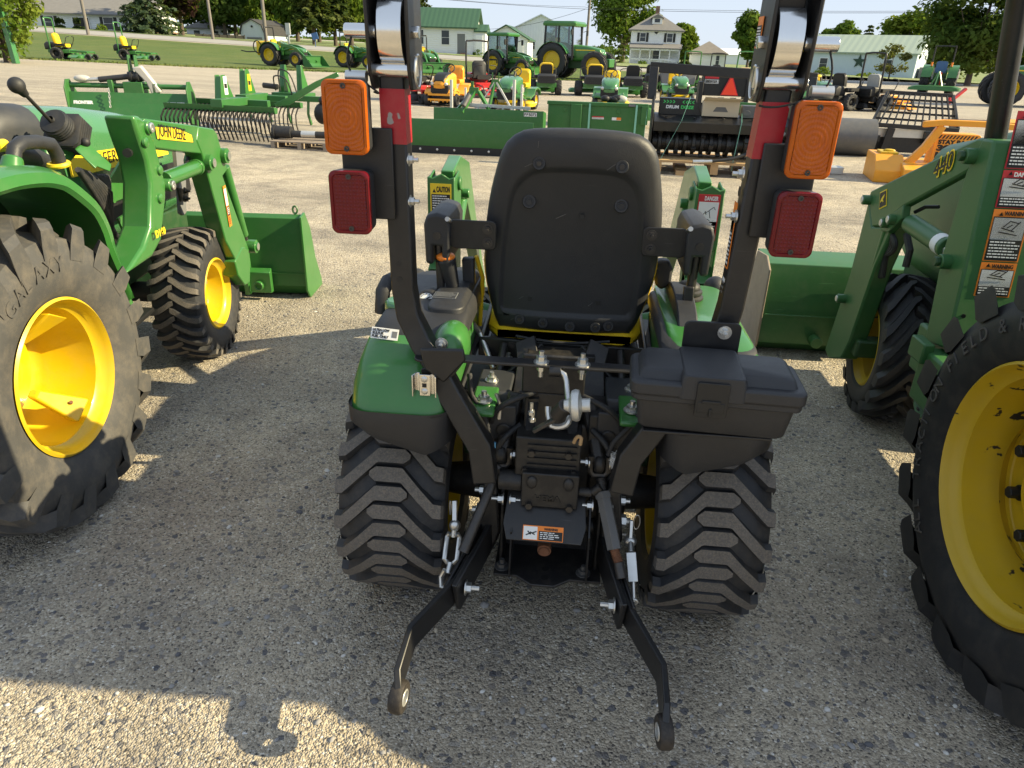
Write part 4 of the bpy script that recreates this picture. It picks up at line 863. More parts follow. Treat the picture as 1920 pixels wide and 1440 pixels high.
# ---- front loader of the small tractor
for s in (-1, 1):
    x = mx(s, .515); xo, xi = x + s * .04, x - s * .065
    b = MB(); ym = 2.72
    lo, hi = sorted((xo, xi))
    b.prism([(lo, ym, 1.01), (lo + .02, ym, 1.005), (lo + .055, ym, 1.022), (hi - .02, ym, 1.005), (hi, ym, 1.012), (hi, ym, .80), (hi - .012, ym, .775), (lo + .012, ym, .775), (lo, ym, .80)], (0, .008, 0))
    b.prism([(lo, ym, 1.0), (lo, ym + .12, 1.02), (lo, ym + .16, .95), (lo, ym + .12, .30), (lo, ym + .02, .30), (lo, ym, .8)], (.008, 0, 0)); b.prism([(hi - .008, ym, 1.0), (hi - .008, ym + .12, 1.02), (hi - .008, ym + .16, .95), (hi - .008, ym + .12, .30), (hi - .008, ym + .02, .30), (hi - .008, ym, .8)], (.008, 0, 0))
    b.box(lo + .004, hi - .004, ym - .02, ym + .10, .58, .66); b.prism([(lo, ym - .02, .66), (lo, ym + .08, .70), (lo, ym + .08, .60), (lo, ym - .02, .60)], (hi - lo, 0, 0))
    b.cyl((lo - .012, ym + .09, .975), (hi + .012, ym + .09, .975), .026); b.cyl((lo - .012, ym + .05, .60), (hi + .012, ym + .05, .60), .02)
    b.cyl((xi, ym + .05, .50), (0.02, ym + .05, .38), .035)
    mast = b.build('loader_mast', M['green_imp'], T, 35, .004)
    if s < 0: decal(mast, (lo + .012, ym, .835), XR, ZUP, .080, .150, 'dec_ye', [(.05, .95, .03, .74, 'ink')], [('CAUTION', .30, .80, .13, 'ink', .64)], [(.10, .90, .06, .72, 11, 'white')])
    else: decal(mast, (hi - .094, ym, .82), XR, ZUP, .080, .170, 'dec_rd', [(.05, .95, .03, .84, 'white'), (.05, .95, .03, .42, 'ink')], [('DANGER', .28, .875, .085, 'white', .62)], [(.10, .9, .05, .40, 6, 'white')])
    b = MB(); o = V((lo + .012, ym, .835)) if s < 0 else V((hi - .094, ym, .82))
    if s < 0:
        b.prism([o + V((.008, -.002, .117)), o + V((.022, -.002, .117)), o + V((.015, -.002, .131))], (0, -.0006, 0)); b.build('pictogram', M['ink'], mast, 0)
    else:
        for (u0, v0, u1, v1) in ((.02, .09, .05, .075), (.03, .10, .06, .125), (.06, .125, .066, .115), (.035, .095, .03, .11), (.045, .11, .05, .085), (.015, .085, .03, .105)): b.beam(o + V((u0, -.0025, v0)), o + V((u1, -.0025, v1)), .0025, .0006, TOCAM)
        b.build('pictogram', M['ink'], mast, 0)
    b = MB(); xm = (lo + hi) / 2 - s * .015
    b.sweep([(xm, ym + .06, .985), (xm, ym + .22, 1.0), (xm, ym + .42, .94), (xm, ym + .62, .72), (xm, ym + 1.15, .14)], .05, [.08, .12, .15, .11, .08], ZUP)
    b.cyl((xm - .05, ym + .30, .90), (xm + .05, ym + .30, .90), .02); b.cyl((xm, ym + .05, .60), (xm, ym + .42, .86), .026); b.cyl((xm - .035, ym + 1.15, .14), (xm + .035, ym + 1.15, .14), .035)
    b.build('loader_boom', M['green'], T, 35, .004)
b = MB(); b.box(-.5, .54, 3.86, 3.90, .10, .18); b.build('bucket_carrier', M['green_imp'], T, 35, .004)

# ================================================================ LEFT: larger tractor with loader
YL = radians(5); NL = V((cos(YL), sin(YL), 0)); FL = V((-sin(YL), cos(YL), 0)); OL = V((-1.5, 1.9, 0))
def PL(x, y, o=0.0):
    d = ray(x, y); t = NL.dot(OL + NL * o - EYE) / NL.dot(d); return EYE + d * t
def LT(o, u, z): return OL + NL * o + FL * u + ZUP * z
OFF = LT(-.6, 0, 0)
T = thing('loader_tractor', 'green loader tractor on the left with yellow wheels, joystick and a yellow lettered loader arm', 'tractor', OFF)
STR4 = [(.50, -.10, 1, .5), (.495, -.05, 1, .10), (.44, .05, 1, 0), (.28, .40, 1, 0), (.12, .85, 1, 0), (.02, 1, .9, 0), (-.06, 1, .5, 0)]
wheel(T, LT(-.165, -.02, .485), .49, .37, .238, YL, 1, 19, .045, .030, .22, STR4, .02, 'rubber_d', 'rubber_d', 'yellow', dish=-.22, nuts=0, n=80, hubr=.10)
wheel(T, LT(-1.2, -.02, .485), .49, .37, .238, YL, -1, 19, .045, .030, .22, STR4, .02, 'rubber_d', 'rubber_d', 'yellow', dish=-.22, nuts=8, n=40)
# wedge shaped stiffeners and valve in the deep rim
c = LT(-.08, -.02, .485)
for a0 in (182, 300, 62):
    e = lambda an, r, o: LT(o, -.02 + r * cos(radians(an)), .485 + r * sin(radians(an)))
    MB().prism([e(a0 - 14, .198, -.05), e(a0 + 14, .198, -.05), e(a0 + 9, .10, -.16), e(a0 - 9, .10, -.16)], NL * -.03).build('rim_wedge', M['yellow'], T, 40, .006)
p = LT(-.10, .08, .33); MB().cyl(p, p + (LT(-.1, -.02, .485) - p).normalized() * .03 + NL * .02, .006).build('valve', M['rust'], T)
q0 = PL(182, 770, -.05); lettering('||||||', q0 + NL * .01, V((0, 0, -1)), FL, .012, M['ink'], T, 'barcode', depth=.0003)
def tyretext(txt, c, yaw, side, r, a_mid, size, u, par):
    a = V((cos(yaw), sin(yaw), 0)) * side; f = V((-sin(yaw), cos(yaw), 0)); n = len(txt); st = size * 1.15 / r
    for i, ch in enumerate(txt):
        if ch == ' ': continue
        an = a_mid + st * (n / 2 - i - .5) * (1 if side > 0 else -1) * 1
        ctr = V(c) + f * (r * cos(an)) + ZUP * (r * sin(an)) + a * u; er = f * cos(an) + ZUP * sin(an); tx = er.cross(a)
        tx = -tx if tx.dot(a.cross(er)) < 0 else tx
        tx = er.cross(a) if er.cross(a).cross(er).dot(a) > 0 else -er.cross(a)
        o = lettering(ch, ctr - er * size / 2 - tx * size * .3, tx, er, size, M['rubber_d'], par, depth=.0012)
tyretext('GALAXY', LT(-.165, -.02, .485), YL, 1, .355, radians(105), .045, .186, T)
c = LT(-.200, 1.37, .31)
wheel(T, c, .325, .225, .165, YL + radians(2), 1, 28, .018, .0135, .055, [(.50, -.05, 1, .4), (.49, 0, 1, .08), (.42, .04, 1, 0), (.30, .16, 1, 0), (.14, .55, 1, 0), (.04, .85, 1, 0), (-.04, 1, .8, 0)], .012, 'rubber', 'lug', 'yellow', dish=-.05, nuts=6, n=56, nutm='steel')
wheel(T, LT(-1.15, 1.37, .31), .325, .235, .165, YL, -1, 20, .024, .021, .085, None, .012, 'rubber', 'lug', 'yellow', dish=-.05, nuts=6, n=32)
# mudguard with arched lip
o0 = -.015
lipx = [PL(*q, o0) for q in ((-160, 470), (-120, 420), (-60, 385), (0, 369), (45, 356), (89, 351), (115, 354), (133, 361), (162, 383), (184, 405), (200, 437), (210, 468), (230, 515), (250, 562))]
def loc(p): d = p - OL; return d.dot(FL), p.z
b = MB(); L = smooth2([loc(p) for p in lipx], 3)
n = len(L); rings = []
for i, (u, z) in enumerate(L):
    t = i / (n - 1); nx = (L[min(n - 1, i + 1)][0] - L[max(0, i - 1)][0], L[min(n - 1, i + 1)][1] - L[max(0, i - 1)][1]); l = hypot(*nx); px_, pz_ = -nx[1] / l, nx[0] / l
    if px_ * (u - 0) + pz_ * (z - .45) < 0: px_, pz_ = -px_, -pz_
    wd = .038 * (1 - sst(.72, 1, t)) + .012; hh = .036 * (1 - sst(.8, 1, t)) + .006
    rings.append([LT(o0 - .012, u, z), LT(o0, u + px_ * .012, z + pz_ * .012), LT(o0 - .006, u + px_ * hh, z + pz_ * hh), LT(o0 - .04, u + px_ * (hh + .018), z + pz_ * (hh + .018)), LT(o0 - .36, u + px_ * (hh + .02), z + pz_ * (hh + .02)), LT(o0 - .36, u + px_ * (hh - .004), z + pz_ * (hh - .004)), LT(o0 - .05, u + px_ * (hh - .008), z + pz_ * (hh - .008))])
b.loft(rings); fe = b.build('mudguard', M['green'], T, 50)
b = MB(); b.prism([LT(o0 - .30, u * .99, z + .02) for u, z in L] + [LT(o0 - .30, .45, .40), LT(o0 - .30, -.35, .40)], NL * -.05); b.build('mudguard_liner', M['green_dk'], fe, 35)
b = MB(); b.prism([LT(o0 - .02, L[-2][0], L[-2][1]), LT(o0 - .02, L[-1][0] + .03, L[-1][1]), LT(o0 - .02, L[-1][0] + .06, L[-1][1] - .06), LT(o0 - .02, L[-1][0] + .01, L[-1][1] - .08)], NL * -.2); b.box(0, 0, 0, 0, 0, 0) if False else None
b.build('footstep', M['green'], T, 35, .012)
# floor of the platform and fender top with grab handle
b = MB(); b.prism([LT(-.08, .05, 1.08), LT(-.08, .30, 1.045), LT(-.34, .30, 1.05), LT(-.34, .05, 1.085)], ZUP * .012); b.build('fender_top', M['green'], fe, 35, .01)
h = [PL(25, 300, -.11), PL(27, 280, -.11), PL(40, 268, -.11), PL(70, 266, -.11), PL(95, 270, -.11), PL(106, 288, -.11), PL(112, 306, -.11)]
gh = MB().tube([h[0], h[1], h[2], h[3], h[4], h[5], h[6]], .021, 12).build('grab_handle', M['plastic'], T, 60)
b = MB(); q = PL(22, 322, -.11); b.cyl(q, PL(24, 294, -.11), .034, .026, 16); b.build('handle_base', M['green'], gh, 50, .006)
b = MB(); q = PL(110, 308, -.11); b.tube([q + V((.028 * cos(t), .028 * sin(t), .004 * sin(t))) for t in [2 * pi * i / 16 for i in range(16)]], .008, 6, True); b.build('band', M['dec_ye'], gh)
# control joystick with boots
bt0, bt1, bt2 = PL(138, 262, -.26), PL(112, 240, -.26), PL(98, 226, -.26); d = (bt2 - bt0).normalized()
b = MB(); x_, y_ = ortho(d)
for k in range(6):
    q = bt0 + d * (.012 * k); rr = .062
    b.loft([[q + d * a_ + x_ * (rr * s_ * i) + y_ * (rr * s_ * j) for i, j in ((1, .75), (.75, 1), (-.75, 1), (-1, .75), (-1, -.75), (-.75, -1), (.75, -1), (1, -.75))] for a_, s_ in ((0, .95), (.004, 1.03), (.008, 1.03), (.012, .95))])
for k in range(4): q = bt0 + d * (.074 + .011 * k); b.lathe([(0, .046), (.004, .050), (.008, .050), (.011, .046)], q, d, 20)
b.lathe([(0, .046), (.006, .044), (.012, .012), (.02, .010)], bt0 + d * .118, d, 20)
bo = b.build('lever_boot', M['rubber_k'], T, 40)
k0, k1 = PL(96, 228, -.26), PL(31, 160, -.26); dd = (k1 - k0).normalized()
MB().cyl(k0, k1, .0062, n=10).build('lever', M['darksteel'], bo)
b = MB(); b.ell(k1, .026, .026, .026, 18, 12); b.cyl(k1 - dd * .045, k1, .012, .022, 14); b.build('knob', M['rubber_k'], bo, 60)
b = MB(); q = [PL(85, 275, -.30), PL(145, 268, -.24), PL(162, 252, -.24), PL(168, 262, -.24), PL(126, 312, -.24), PL(85, 310, -.30)]; b.prism(q, NL * -.06 + FL * .02)
br = b.build('lever_bracket', M['green'], T, 35, .004)
lettering('440E', PL(105, 292, -.265), FL, ZUP, .028, M['galv'], br) if False else None
b = MB(); q = [PL(143, 280, -.2), PL(160, 262, -.2), PL(180, 282, -.16), PL(210, 308, -.12), PL(207, 322, -.12), PL(183, 312, -.14), PL(180, 316, -.14)]; b.prism(q, NL * -.008); b.build('bracket_plate', M['green'], T, 35, .003)
q = PL(160, 267, -.19); b = MB(); b.ell(q, .017, .017, .017); b.build('knob', M['rubber_k'], T)
b = MB()
for k in range(7):
    b.tube(arc(PL(146 + k * 3, 318 + k, -.18 - .01 * k), PL(165 + k * 4, 345, -.2), PL(182 + k * 4, 372 - k * 2, -.22), 6) + [PL(203 + k, 410 + 3 * k, -.25), PL(215 + k * 2, 455, -.3)], .011, 7)
b.build('hydraulic_hose', M['rubber'], T, 60)
b = MB()
for k in range(6): b.tube(arc(PL(178 + k * 4, 330, -.26), PL(196 + k * 2, 335, -.26), PL(207 - k, 372 + k, -.26), 6), .012, 7)
b.build('hydraulic_hose', M['rubber_d'], T, 60)
# dashboard and seat edge
b = MB(); rings = []
for u, wd, z0, z1 in ((.55, .20, .95, 1.20), (.62, .23, .92, 1.235), (.78, .25, .85, 1.22)): rings.append([LT(-.66 + a_, u, z_) for a_, z_ in rrect(-wd, wd, z0, z1, .09, 5)])
b.loft(rings); dash = b.build('dashboard', M['plastic2'], T, 45, .004)
b = MB(); rings = []
for u, wd, z0, z1 in ((.545, .15, 1.0, 1.16), (.54, .145, 1.005, 1.155)): rings.append([LT(-.62 + a_, u, z_) for a_, z_ in rrect(-wd, wd, z0, z1, .05, 4)])
b.loft(rings); b.build('gauge_panel', M['ink'], dash, 40)
b = MB(); b.tube([LT(-.66 + .19 * cos(t), .35 + .09 * sin(t), 1.20 + .17 * sin(t)) for t in [2 * pi * i / 28 for i in range(28)]], .014, 8, True); b.cyl(LT(-.66, .55, 1.12), LT(-.66, .35, 1.2), .022); b.build('steering_wheel', M['plastic'], T)
b = MB(); rings = []
for u, z0, z1, wd in ((-.32, .85, 1.35, .22), (-.22, .85, 1.40, .24), (-.18, .86, 1.37, .22)): rings.append([LT(-.66 + a_, u, z_) for a_, z_ in rrect(-wd, wd, z0, z1, .07, 4)])
b.loft(rings); b.loft([[LT(-.66 + a_, u, z_) for a_, z_ in rrect(-.24, .24, .82, .93, .04, 3)] for u in (-.22, .22)]); b.build('seat', M['yseat'], T, 50)
b = MB(); q = PL(8, 272, -.16); b.cyl(q, PL(-10, 274, -.16), .018); b.build('lever_knob', M['dec_ye'], T)
b = MB(); b.cyl(q, PL(28, 272, -.3), .012); b.build('lever', M['plastic'], T)
b = MB(); b.tube([PL(-10, 288, -.2), PL(20, 283, -.2), PL(60, 292, -.2), PL(85, 305, -.2)], .03, 10); b.build('seat_armrest', M['plastic'], T)
# hood with yellow stripe
b = MB(); rings = []
for u, wd, z1 in ((.72, .235, 1.205), (.80, .25, 1.21), (1.1, .26, 1.19), (1.45, .255, 1.145), (1.75, .24, 1.09), (1.95, .22, 1.0), (2.05, .19, .90)):
    rings.append([LT(-.66 + a_, u, z_) for a_, z_ in rrect(-wd, wd, .62, z1, .11, 5)])
b.loft(rings); hood = b.build('hood', M['green_hood'], T, 45)
b = MB(); b.prism([LT(-.395, .86, 1.03), LT(-.395, 1.7, .99), LT(-.395, 1.7, .93), LT(-.395, .86, .945)], NL * .008); b.build('hood_stripe', M['dec_ye'], hood, 0)
lettering('DEERE', LT(-.386, 1.05, .962), FL, ZUP, .05, M['ink'], hood, depth=.0006)
b = MB(); b.prism([LT(-.40, 1.0, .90), LT(-.40, 1.9, .88), LT(-.40, 1.9, .72), LT(-.40, 1.0, .72)], NL * .01); b.build('hood_grille', M['ink'], hood, 0)
b = MB(); b.prism([LT(-.48, .4, .33), LT(-.48, 2.0, .40), LT(-.48, 2.0, .62), LT(-.48, .4, .66)], NL * -.36); b.build('chassis', M['green_dk'], T, 35, .01)
b = MB(); b.prism([LT(-.42, .55, .34), LT(-.20, .55, .34), LT(-.24, 1.0, .34), LT(-.42, 1.0, .34)], ZUP * .02); b.build('step_plate', M['ink'], T, 35, .004); MB().cyl(LT(-.34, 1.37, .31), LT(-1.0, 1.37, .31), .05).build('front_axle', M['ink'], T); MB().cyl(LT(-.34, -.02, .485), LT(-1.0, -.02, .485), .09).build('rear_axle', M['ink'], T)
q = [PL(228, 300, -.30), PL(246, 326, -.30), PL(246, 362, -.30), PL(236, 365, -.30), PL(232, 374, -.30), PL(214, 381, -.30), PL(209, 370, -.30), PL(209, 333, -.30)]
b = MB(); b.prism(q, NL * -.01); b.prism([PL(222, 410, -.28), PL(244, 396, -.28), PL(240, 425, -.28), PL(232, 432, -.28)], NL * -.01); b.build('side_shield', M['green'], T, 0)
# loader mast: curved box plate
om = -.03; out = [(250, 217), (262, 217.5), (274, 227), (281, 245), (290, 262), (300, 300), (312, 345), (312, 372), (304, 450), (287, 482), (236, 517), (270, 462), (283, 425), (284, 345), (276, 300), (260, 252)]
b = MB(); b.prism([PL(x, y, om) for x, y in out], NL * -.115); mast = b.build('loader_mast', M['green'], T, 30, .014, 3)
for px, py, rr in ((276, 239, .018), (317, 347, .018)):
    q = PL(px, py, om); b = MB(); b.lathe([(-.13, .025), (.008, .025), (.012, .023), (.012, .019)], q, NL, 22); b.build('boss', M['green'], mast, 35, .003)
    b = MB(); b.lathe([(.006, rr), (.020, rr), (.022, rr - .004), (.022, .010), (.016, .009), (.016, .001)], q, NL, 20); b.build('pin', M['steel'], mast, 35)
for px, py in ((271, 267), (298, 319), (299, 372)):
    q = PL(px, py, om); b = MB(); b.lathe([(0, .020), (.008, .018), (.012, .012), (.012, .001)], q, NL, 16); b.build('boss', M['green'], mast, 35)
q = PL(243, 287, om - .115 / 2) ; b = MB(); q = PL(241, 286, om - .04); b.cyl(q, q + NL * .004 - FL * .02, .016); b.build('hole', M['ink'], mast)
lettering('D160', PL(285, 446, om) + NL * .016, PL(305, 437, om) - PL(287, 446, om), ZUP, .026, M['dec_ye'], mast, width=(PL(305, 437, om) - PL(287, 446, om)).length, bold=.0015)
# boom
ob = -.055
b = MB(); b.prism([PL(*q, ob) for q in ((270, 222), (372, 236), (369, 262), (384, 289), (293, 278), (276, 256))], NL * -.075); boom = b.build('loader_boom', M['green'], T, 30, .006)
b = MB(); b.prism([PL(*q, ob + .004) for q in ((372, 237), (400, 241), (407, 250), (416, 282), (427, 318), (418, 330), (468, 470), (449, 500), (424, 452), (380, 290), (369, 263))], NL * -.083); b.prism([PL(*q, ob + .008) for q in ((455, 463), (466, 466), (470, 490), (469, 530), (460, 535), (447, 516), (441, 490))], NL * -.10); b.build('boom_leg', M['green'], boom, 30, .006)
o_, e1, e2 = PL(290, 258, ob), PL(360, 267, ob) - PL(290, 258, ob), PL(286, 239, ob) - PL(290, 258, ob)
q4 = [PL(*q, ob) + NL * .001 for q in ((290, 238), (330, 240), (358, 253), (361, 267), (294, 260))]; b = MB(); b.prism([q + (q - (q4[0] + q4[3]) / 2).normalized() * .006 for q in q4], NL * .0012); b.m = 1; b.prism(q4, NL * .0020); dec = b.build('decal', [M['ink'], M['dec_ye']], boom, 0)
p_, w_ = PL(296, 255, ob) + NL * .004, (PL(347, 263, ob) - PL(296, 255, ob)); lettering('JOHN DEERE', p_, w_, e2, .047, M['ink'], dec, width=w_.length, bold=.0002)
for px, py, rr in ((396, 305, .022), (424, 292, .022), (479, 462, .020)):
    q = PL(px, py, ob + .02); b = MB(); b.lathe([(-.11, .036), (.006, .036), (.008, .024), (.016, .022), (.016, .009), (.010, .008), (.010, .001)], q, NL, 20); b.m = 1; b.lathe([(.0165, .020), (.0168, .001)], q, NL, 16); b.build('pin', [M['green'], M['steel']], boom, 35)
q0, q1 = PL(308, 337, -.075), PL(388, 306, -.085); b = MB(); b.cyl(q0, q0.lerp(q1, .72), .032, n=18); b.cyl(q0.lerp(q1, .70), q0.lerp(q1, .74), .036, n=18); b.m = 1; b.cyl(q0.lerp(q1, .70), q1, .030, n=18); b.build('lift_cylinder', [M['green'], M['green']], boom, 40, .002)
q0, q1 = PL(421, 312, -.075), PL(463, 460, -.085); b = MB(); b.cyl(q0, q0.lerp(q1, .86), .024, n=16); b.m = 1; b.cyl(q0.lerp(q1, .84), q1, .015, n=14); b.build('bucket_cylinder', [M['green'], M['darksteel']], boom, 40, .002)
b = MB(); b.tube([PL(355, 290, -.12), PL(350, 303, -.12), PL(372, 330, -.12), PL(385, 350, -.12), PL(392, 374, -.12), PL(398, 370, -.12)], .009, 7); b.tube([PL(365, 318, -.12), PL(380, 340, -.12), PL(388, 362, -.12)], .013, 7); b.build('hydraulic_hose', M['rubber_k'], boom)
decal(boom, PL(430, 426, ob + .006), PL(437, 420, ob) - PL(430, 426, ob), PL(418, 377, ob) - PL(430, 426, ob), .034, .20, 'dec_or', [(.1, .9, .52, .93, 'white'), (.1, .9, .27, .50, 'ink')], [], [(.15, .85, .30, .48, 4, 'white'), (.15, .85, .05, .24, 4, 'ink')])
b = MB(); b.prism([PL(*q, -.3) for q in ((330, 284), (342, 284), (349, 340), (350, 398), (345, 404), (340, 400), (336, 345))], NL * -.02); b.build('bucket_level_rod', M['mgrey'], boom, 0, .002)
b = MB(); b.prism([PL(*q, -.28) for q in ((330, 352), (350, 355), (350, 378), (336, 378))], NL * .01)
for px, py in ((346, 358), (346, 372)): b.nut(PL(px, py, -.26), NL, .012, .012)
b.build('bracket_plate', M['darksteel'], boom, 0)
# second boom leg beyond the hood
b = MB(); b.sweep([LT(-1.25, .75, 1.17), LT(-1.25, 1.5, 1.05), LT(-1.25, 2.2, .22)], .08, .14, ZUP); b.build('loader_boom', M['green'], T, 30, .006)
# bucket
x1 = -1.62; xw = -3.25; yb = 4.2
def BK(x, y, z): return OL.lerp(OL, 0) + V((x, y, z))
rot = lambda p: V((x1, yb, 0)) + NL * (p[0] - x1) + FL * (p[1] - yb) + ZUP * p[2]
prof = [(4.20, .52), (4.17, .50), (4.15, .30), (4.16, .08), (4.22, .012), (4.49, .004), (4.49, .016), (4.24, .03), (4.18, .09), (4.17, .30), (4.20, .49)]
b = MB(); b.loft([[rot((x, y, z)) for y, z in prof] for x in (xw, x1)]); bk = b.build('bucket', M['green_imp'], T, 30, .004)
sp = [(4.13, .515), (4.21, .53), (4.30, .42), (4.36, .22), (4.46, .05), (4.47, .0), (4.18, .0), (4.13, .06)]
for x in (x1, xw): MB().prism([rot((x, y, z)) for y, z in sp], NL * .014).build('side_plate', M['green'], bk, 30, .003)
b = MB(); c = rot((x1 - .04, 4.20, .545)); b.tube([c + NL * (.014 * cos(t)) + ZUP * (.022 * sin(t)) for t in [2 * pi * i / 12 for i in range(12)]], .006, 6, True); b.cyl(c - ZUP * .05, c - ZUP * .02, .006); b.build('chain_hook', M['green_old'], bk)
b = MB(); b.box(0, 0, 0, 0, 0, 0) if False else None
b.prism([rot((x1 - .36, 4.15, .47)), rot((x1 - .36, 4.08, .44)), rot((x1 - .36, 4.05, .25)), rot((x1 - .36, 4.07, .04)), rot((x1 - .36, 4.15, .04))], NL * .03); b.prism([rot((x1 - .47, 4.15, .50)), rot((x1 - .47, 4.11, .50)), rot((x1 - .47, 4.11, .43)), rot((x1 - .47, 4.15, .43))], NL * .10)
b.prism([rot((x1 - .34, 4.13, .20)), rot((x1 - .34, 4.09, .18)), rot((x1 - .34, 4.09, .05)), rot((x1 - .34, 4.13, .05))], NL * .14); b.lathe([(0, .03), (.02, .03), (.02, .018), (0, .018)], rot((x1 - .27, 4.08, .10)), V((0, -1, 0)), 14); b.build('bucket_mount', M['green'], bk, 30, .004)
b = MB(); b.prism([rot((x1 - .66, 4.147, .18)), rot((x1 - .003, 4.147, .16)), rot((x1 - .003, 4.147, .155)), rot((x1 - .66, 4.147, .175))], FL * -.004); b.prism([rot((x1 - .95, 4.15, .40)), rot((x1 - .8, 4.15, .40)), rot((x1 - .8, 4.15, .30)), rot((x1 - .95, 4.15, .30))], FL * -.008); b.build('bucket_rib', M['green_imp'], bk, 0)
decal(bk, rot((x1 - 1.13, 4.147, .30)), NL, ZUP, .155, .13, 'dec_or', [(.0, .22, .04, .80, 'white'), (.24, .98, .04, .80, 'ink')], [('WARNING', .35, .83, .12, 'ink', .45)], [(.28, .95, .08, .76, 7, 'white')], off=.006)

# ================================================================ RIGHT: older loader tractor
OFF = V((1.7, 1.5, 0))
T = thing('loader_tractor', 'older green loader tractor on the right with scuffed yellow wheel and danger labels', 'tractor', OFF)
wheel(T, (1.245, 1.52, .53), .535, .34, .302, 0, -1, 18, .056, .024, .26, AGW, .02, 'rubber_k', 'rubber_k', 'yellow_old', dish=-.12, nuts=8, n=96, hubr=.13)
wheel(T, (2.25, 1.52, .53), .535, .34, .302, 0, 1, 20, .048, .020, .24, AG, .02, 'rubber_k', 'rubber_k', 'yellow_old', dish=.05, nuts=8, n=40)
b = MB(); b.cyl((1.30, 1.52, .53), (1.255, 1.52, .53), .085, n=24); b.cyl((1.30, 1.52, .53), (2.2, 1.52, .53), .07); b.build('rear_hub', M['green_old'], T, 40, .006)
b = MB(); b.lathe([(.03, .10), (-.012, .10), (-.016, .11), (-.016, .205), (-.012, .215), (.0, .215), (.03, .19)], (1.215, 1.52, .53), -XR, 48); rc = b.build('rim_flange', M['yellow_old'], T, 35, .003)
for i in range(9):
    an = i * 2 * pi / 9 + .18; c = V((1.232, 1.52 + .165 * cos(an), .53 + .165 * sin(an))); b = MB(); b.cyl(c, c - XR * .014, .021, n=16); b.cyl(c - XR * .014, c - XR * .040, .016, n=6); b.build('wheel_nut', M['ink'], rc, 35, .002)
for i in range(4):
    b = MB(); an = pi / 4 + i * pi / 2; c = V((1.26, 1.52 + .235 * cos(an), .53 + .235 * sin(an))); e = V((0, cos(an), sin(an))); t_ = V((0, -sin(an), cos(an))); b.obox(c, V((.02, 0, 0)), e * .035, t_ * .04); b.build('rim_lug', M['yellow_old'], T, 35, .006)
tyretext('ALL TRACTION FIELD & ROAD', (1.245, 1.52, .53), 0, -1, .40, radians(20), .035, .171, T)
wheel(T, (1.46, 3.06, .312), .322, .24, .172, radians(-7), -1, 18, .03, .020, .17, AG, .016, 'rubber_k', 'rubber_k', 'yellow_old', dish=.02, nuts=6, n=56, nutm='ink')
wheel(T, (2.15, 3.0, .325), .335, .24, .172, 0, 1, 18, .03, .020, .17, AG, .016, 'rubber_k', 'rubber_k', 'yellow_old', dish=.02, nuts=6, n=32)
xm = 1.24
b = MB(); b.prism([AX(x, y, xm) for x, y in ((1864, 263), (1843, 259), (1811, 322), (1765, 481), (1733, 640), (1775, 655), (1778, 633), (1819, 458))], (.19, 0, 0)); mast = b.build('loader_mast', M['green_old'], T, 30, .008, 3)
Yr = AX(1840, 360, xm).y - .004
def RF(px, py): return AY(px, py, Yr)
b = MB(); b.box(1.27, 1.30, 2.2, 2.5, .45, .62); b.box(1.2, 1.45, 2.1, 2.3, .42, .60); b.build('mast_foot', M['green_old'], mast, 30, .01)
pa, pb = AX(1864, 263, xm), AX(1777, 633, xm)
zt, zb = pa.z, pb.z
def mface(u, z):  # point on the mast's rear face; u metres right of its left edge
    t = (z - pb.z) / (pa.z - pb.z); return V((xm + u, pb.y + (pa.y - pb.y) * t - .002, z))
upm = (pa - pb).normalized()
zc = .70
for hgt_, base, hd, ttl, pic in ((.105, 'dec_or', 'ink', 'WARNING', 1), (.155, 'dec_or', 'ink', 'WARNING', 1), (.108, 'dec_rd', 'white', 'DANGER', 1), (.16, 'dec_rd', 'white', 'DANGER', 1)):
    zc0 = .795 if hgt_ == .105 else zc
    d = decal(mast, mface(.045, zc0), XR, upm, .105, hgt_, base, [(.04, .96, .02, .86 if hgt_ > .12 else .80, 'ink'), (.06, .94, .42 if hgt_ > .12 else .30, .84 if hgt_ > .12 else .78, 'white')], [(ttl, .30, .89 if hgt_ > .12 else .84, .075 if hgt_ > .12 else .11, hd, .60)], [(.09, .92, .05, .40 if hgt_ > .12 else .28, 6 if hgt_ > .12 else 3, 'white')])
    b = MB(); o = mface(.045, zc0 + hgt_ * .45)
    b.prism([o + V((.012, -.003, hgt_ * .43)), o + V((.024, -.003, hgt_ * .43)), o + V((.018, -.003, hgt_ * .43 + .011))], (0, -.0006, 0))
    for (u0, v0, u1, v1) in ((.03, .03, .07, .02), (.035, .032, .05, .05), (.05, .05, .075, .045), (.06, .022, .08, .05), (.025, .018, .08, .010), (.045, .03, .06, .04)): b.beam(o + V((u0, -.003, v0 * hgt_ / .15)), o + V((u1, -.003, v1 * hgt_ / .15)), .0028, .0006, TOCAM)
    b.build('pictogram', M['ink'], d, 0)
    zc = zc0 + hgt_ + .003
b = MB(); q = mface(.115, 1.22); b.cyl(q, q + V((0, -.003, 0)), .014, n=18); q = mface(.03, .73); b.cyl(q, q + V((0, -.003, 0)), .007, n=14); b.build('hole', M['ink'], mast, 0)
for px, py, rr in ((1826, 293, .024), (1779, 491, .026)):
    q = AX(px, py, xm); b = MB(); b.cyl(q + XR * .02, q - XR * .03, .024, n=18); b.m = 1; b.cyl(q - XR * .03, q - XR * .045, .017, n=6); b.build('pin', [M['green_old'], M['green_dk']], mast, 35, .003)
ob = 1.25
b = MB(); b.prism([AX(x, y, ob) for x, y in ((1850, 262), (1835, 258), (1800, 274), (1632, 358), (1628, 372), (1634, 425), (1650, 424), (1692, 388), (1812, 322), (1838, 300))], (.035, 0, 0)); boom = b.build('loader_boom', M['green_old'], T, 30, .008)
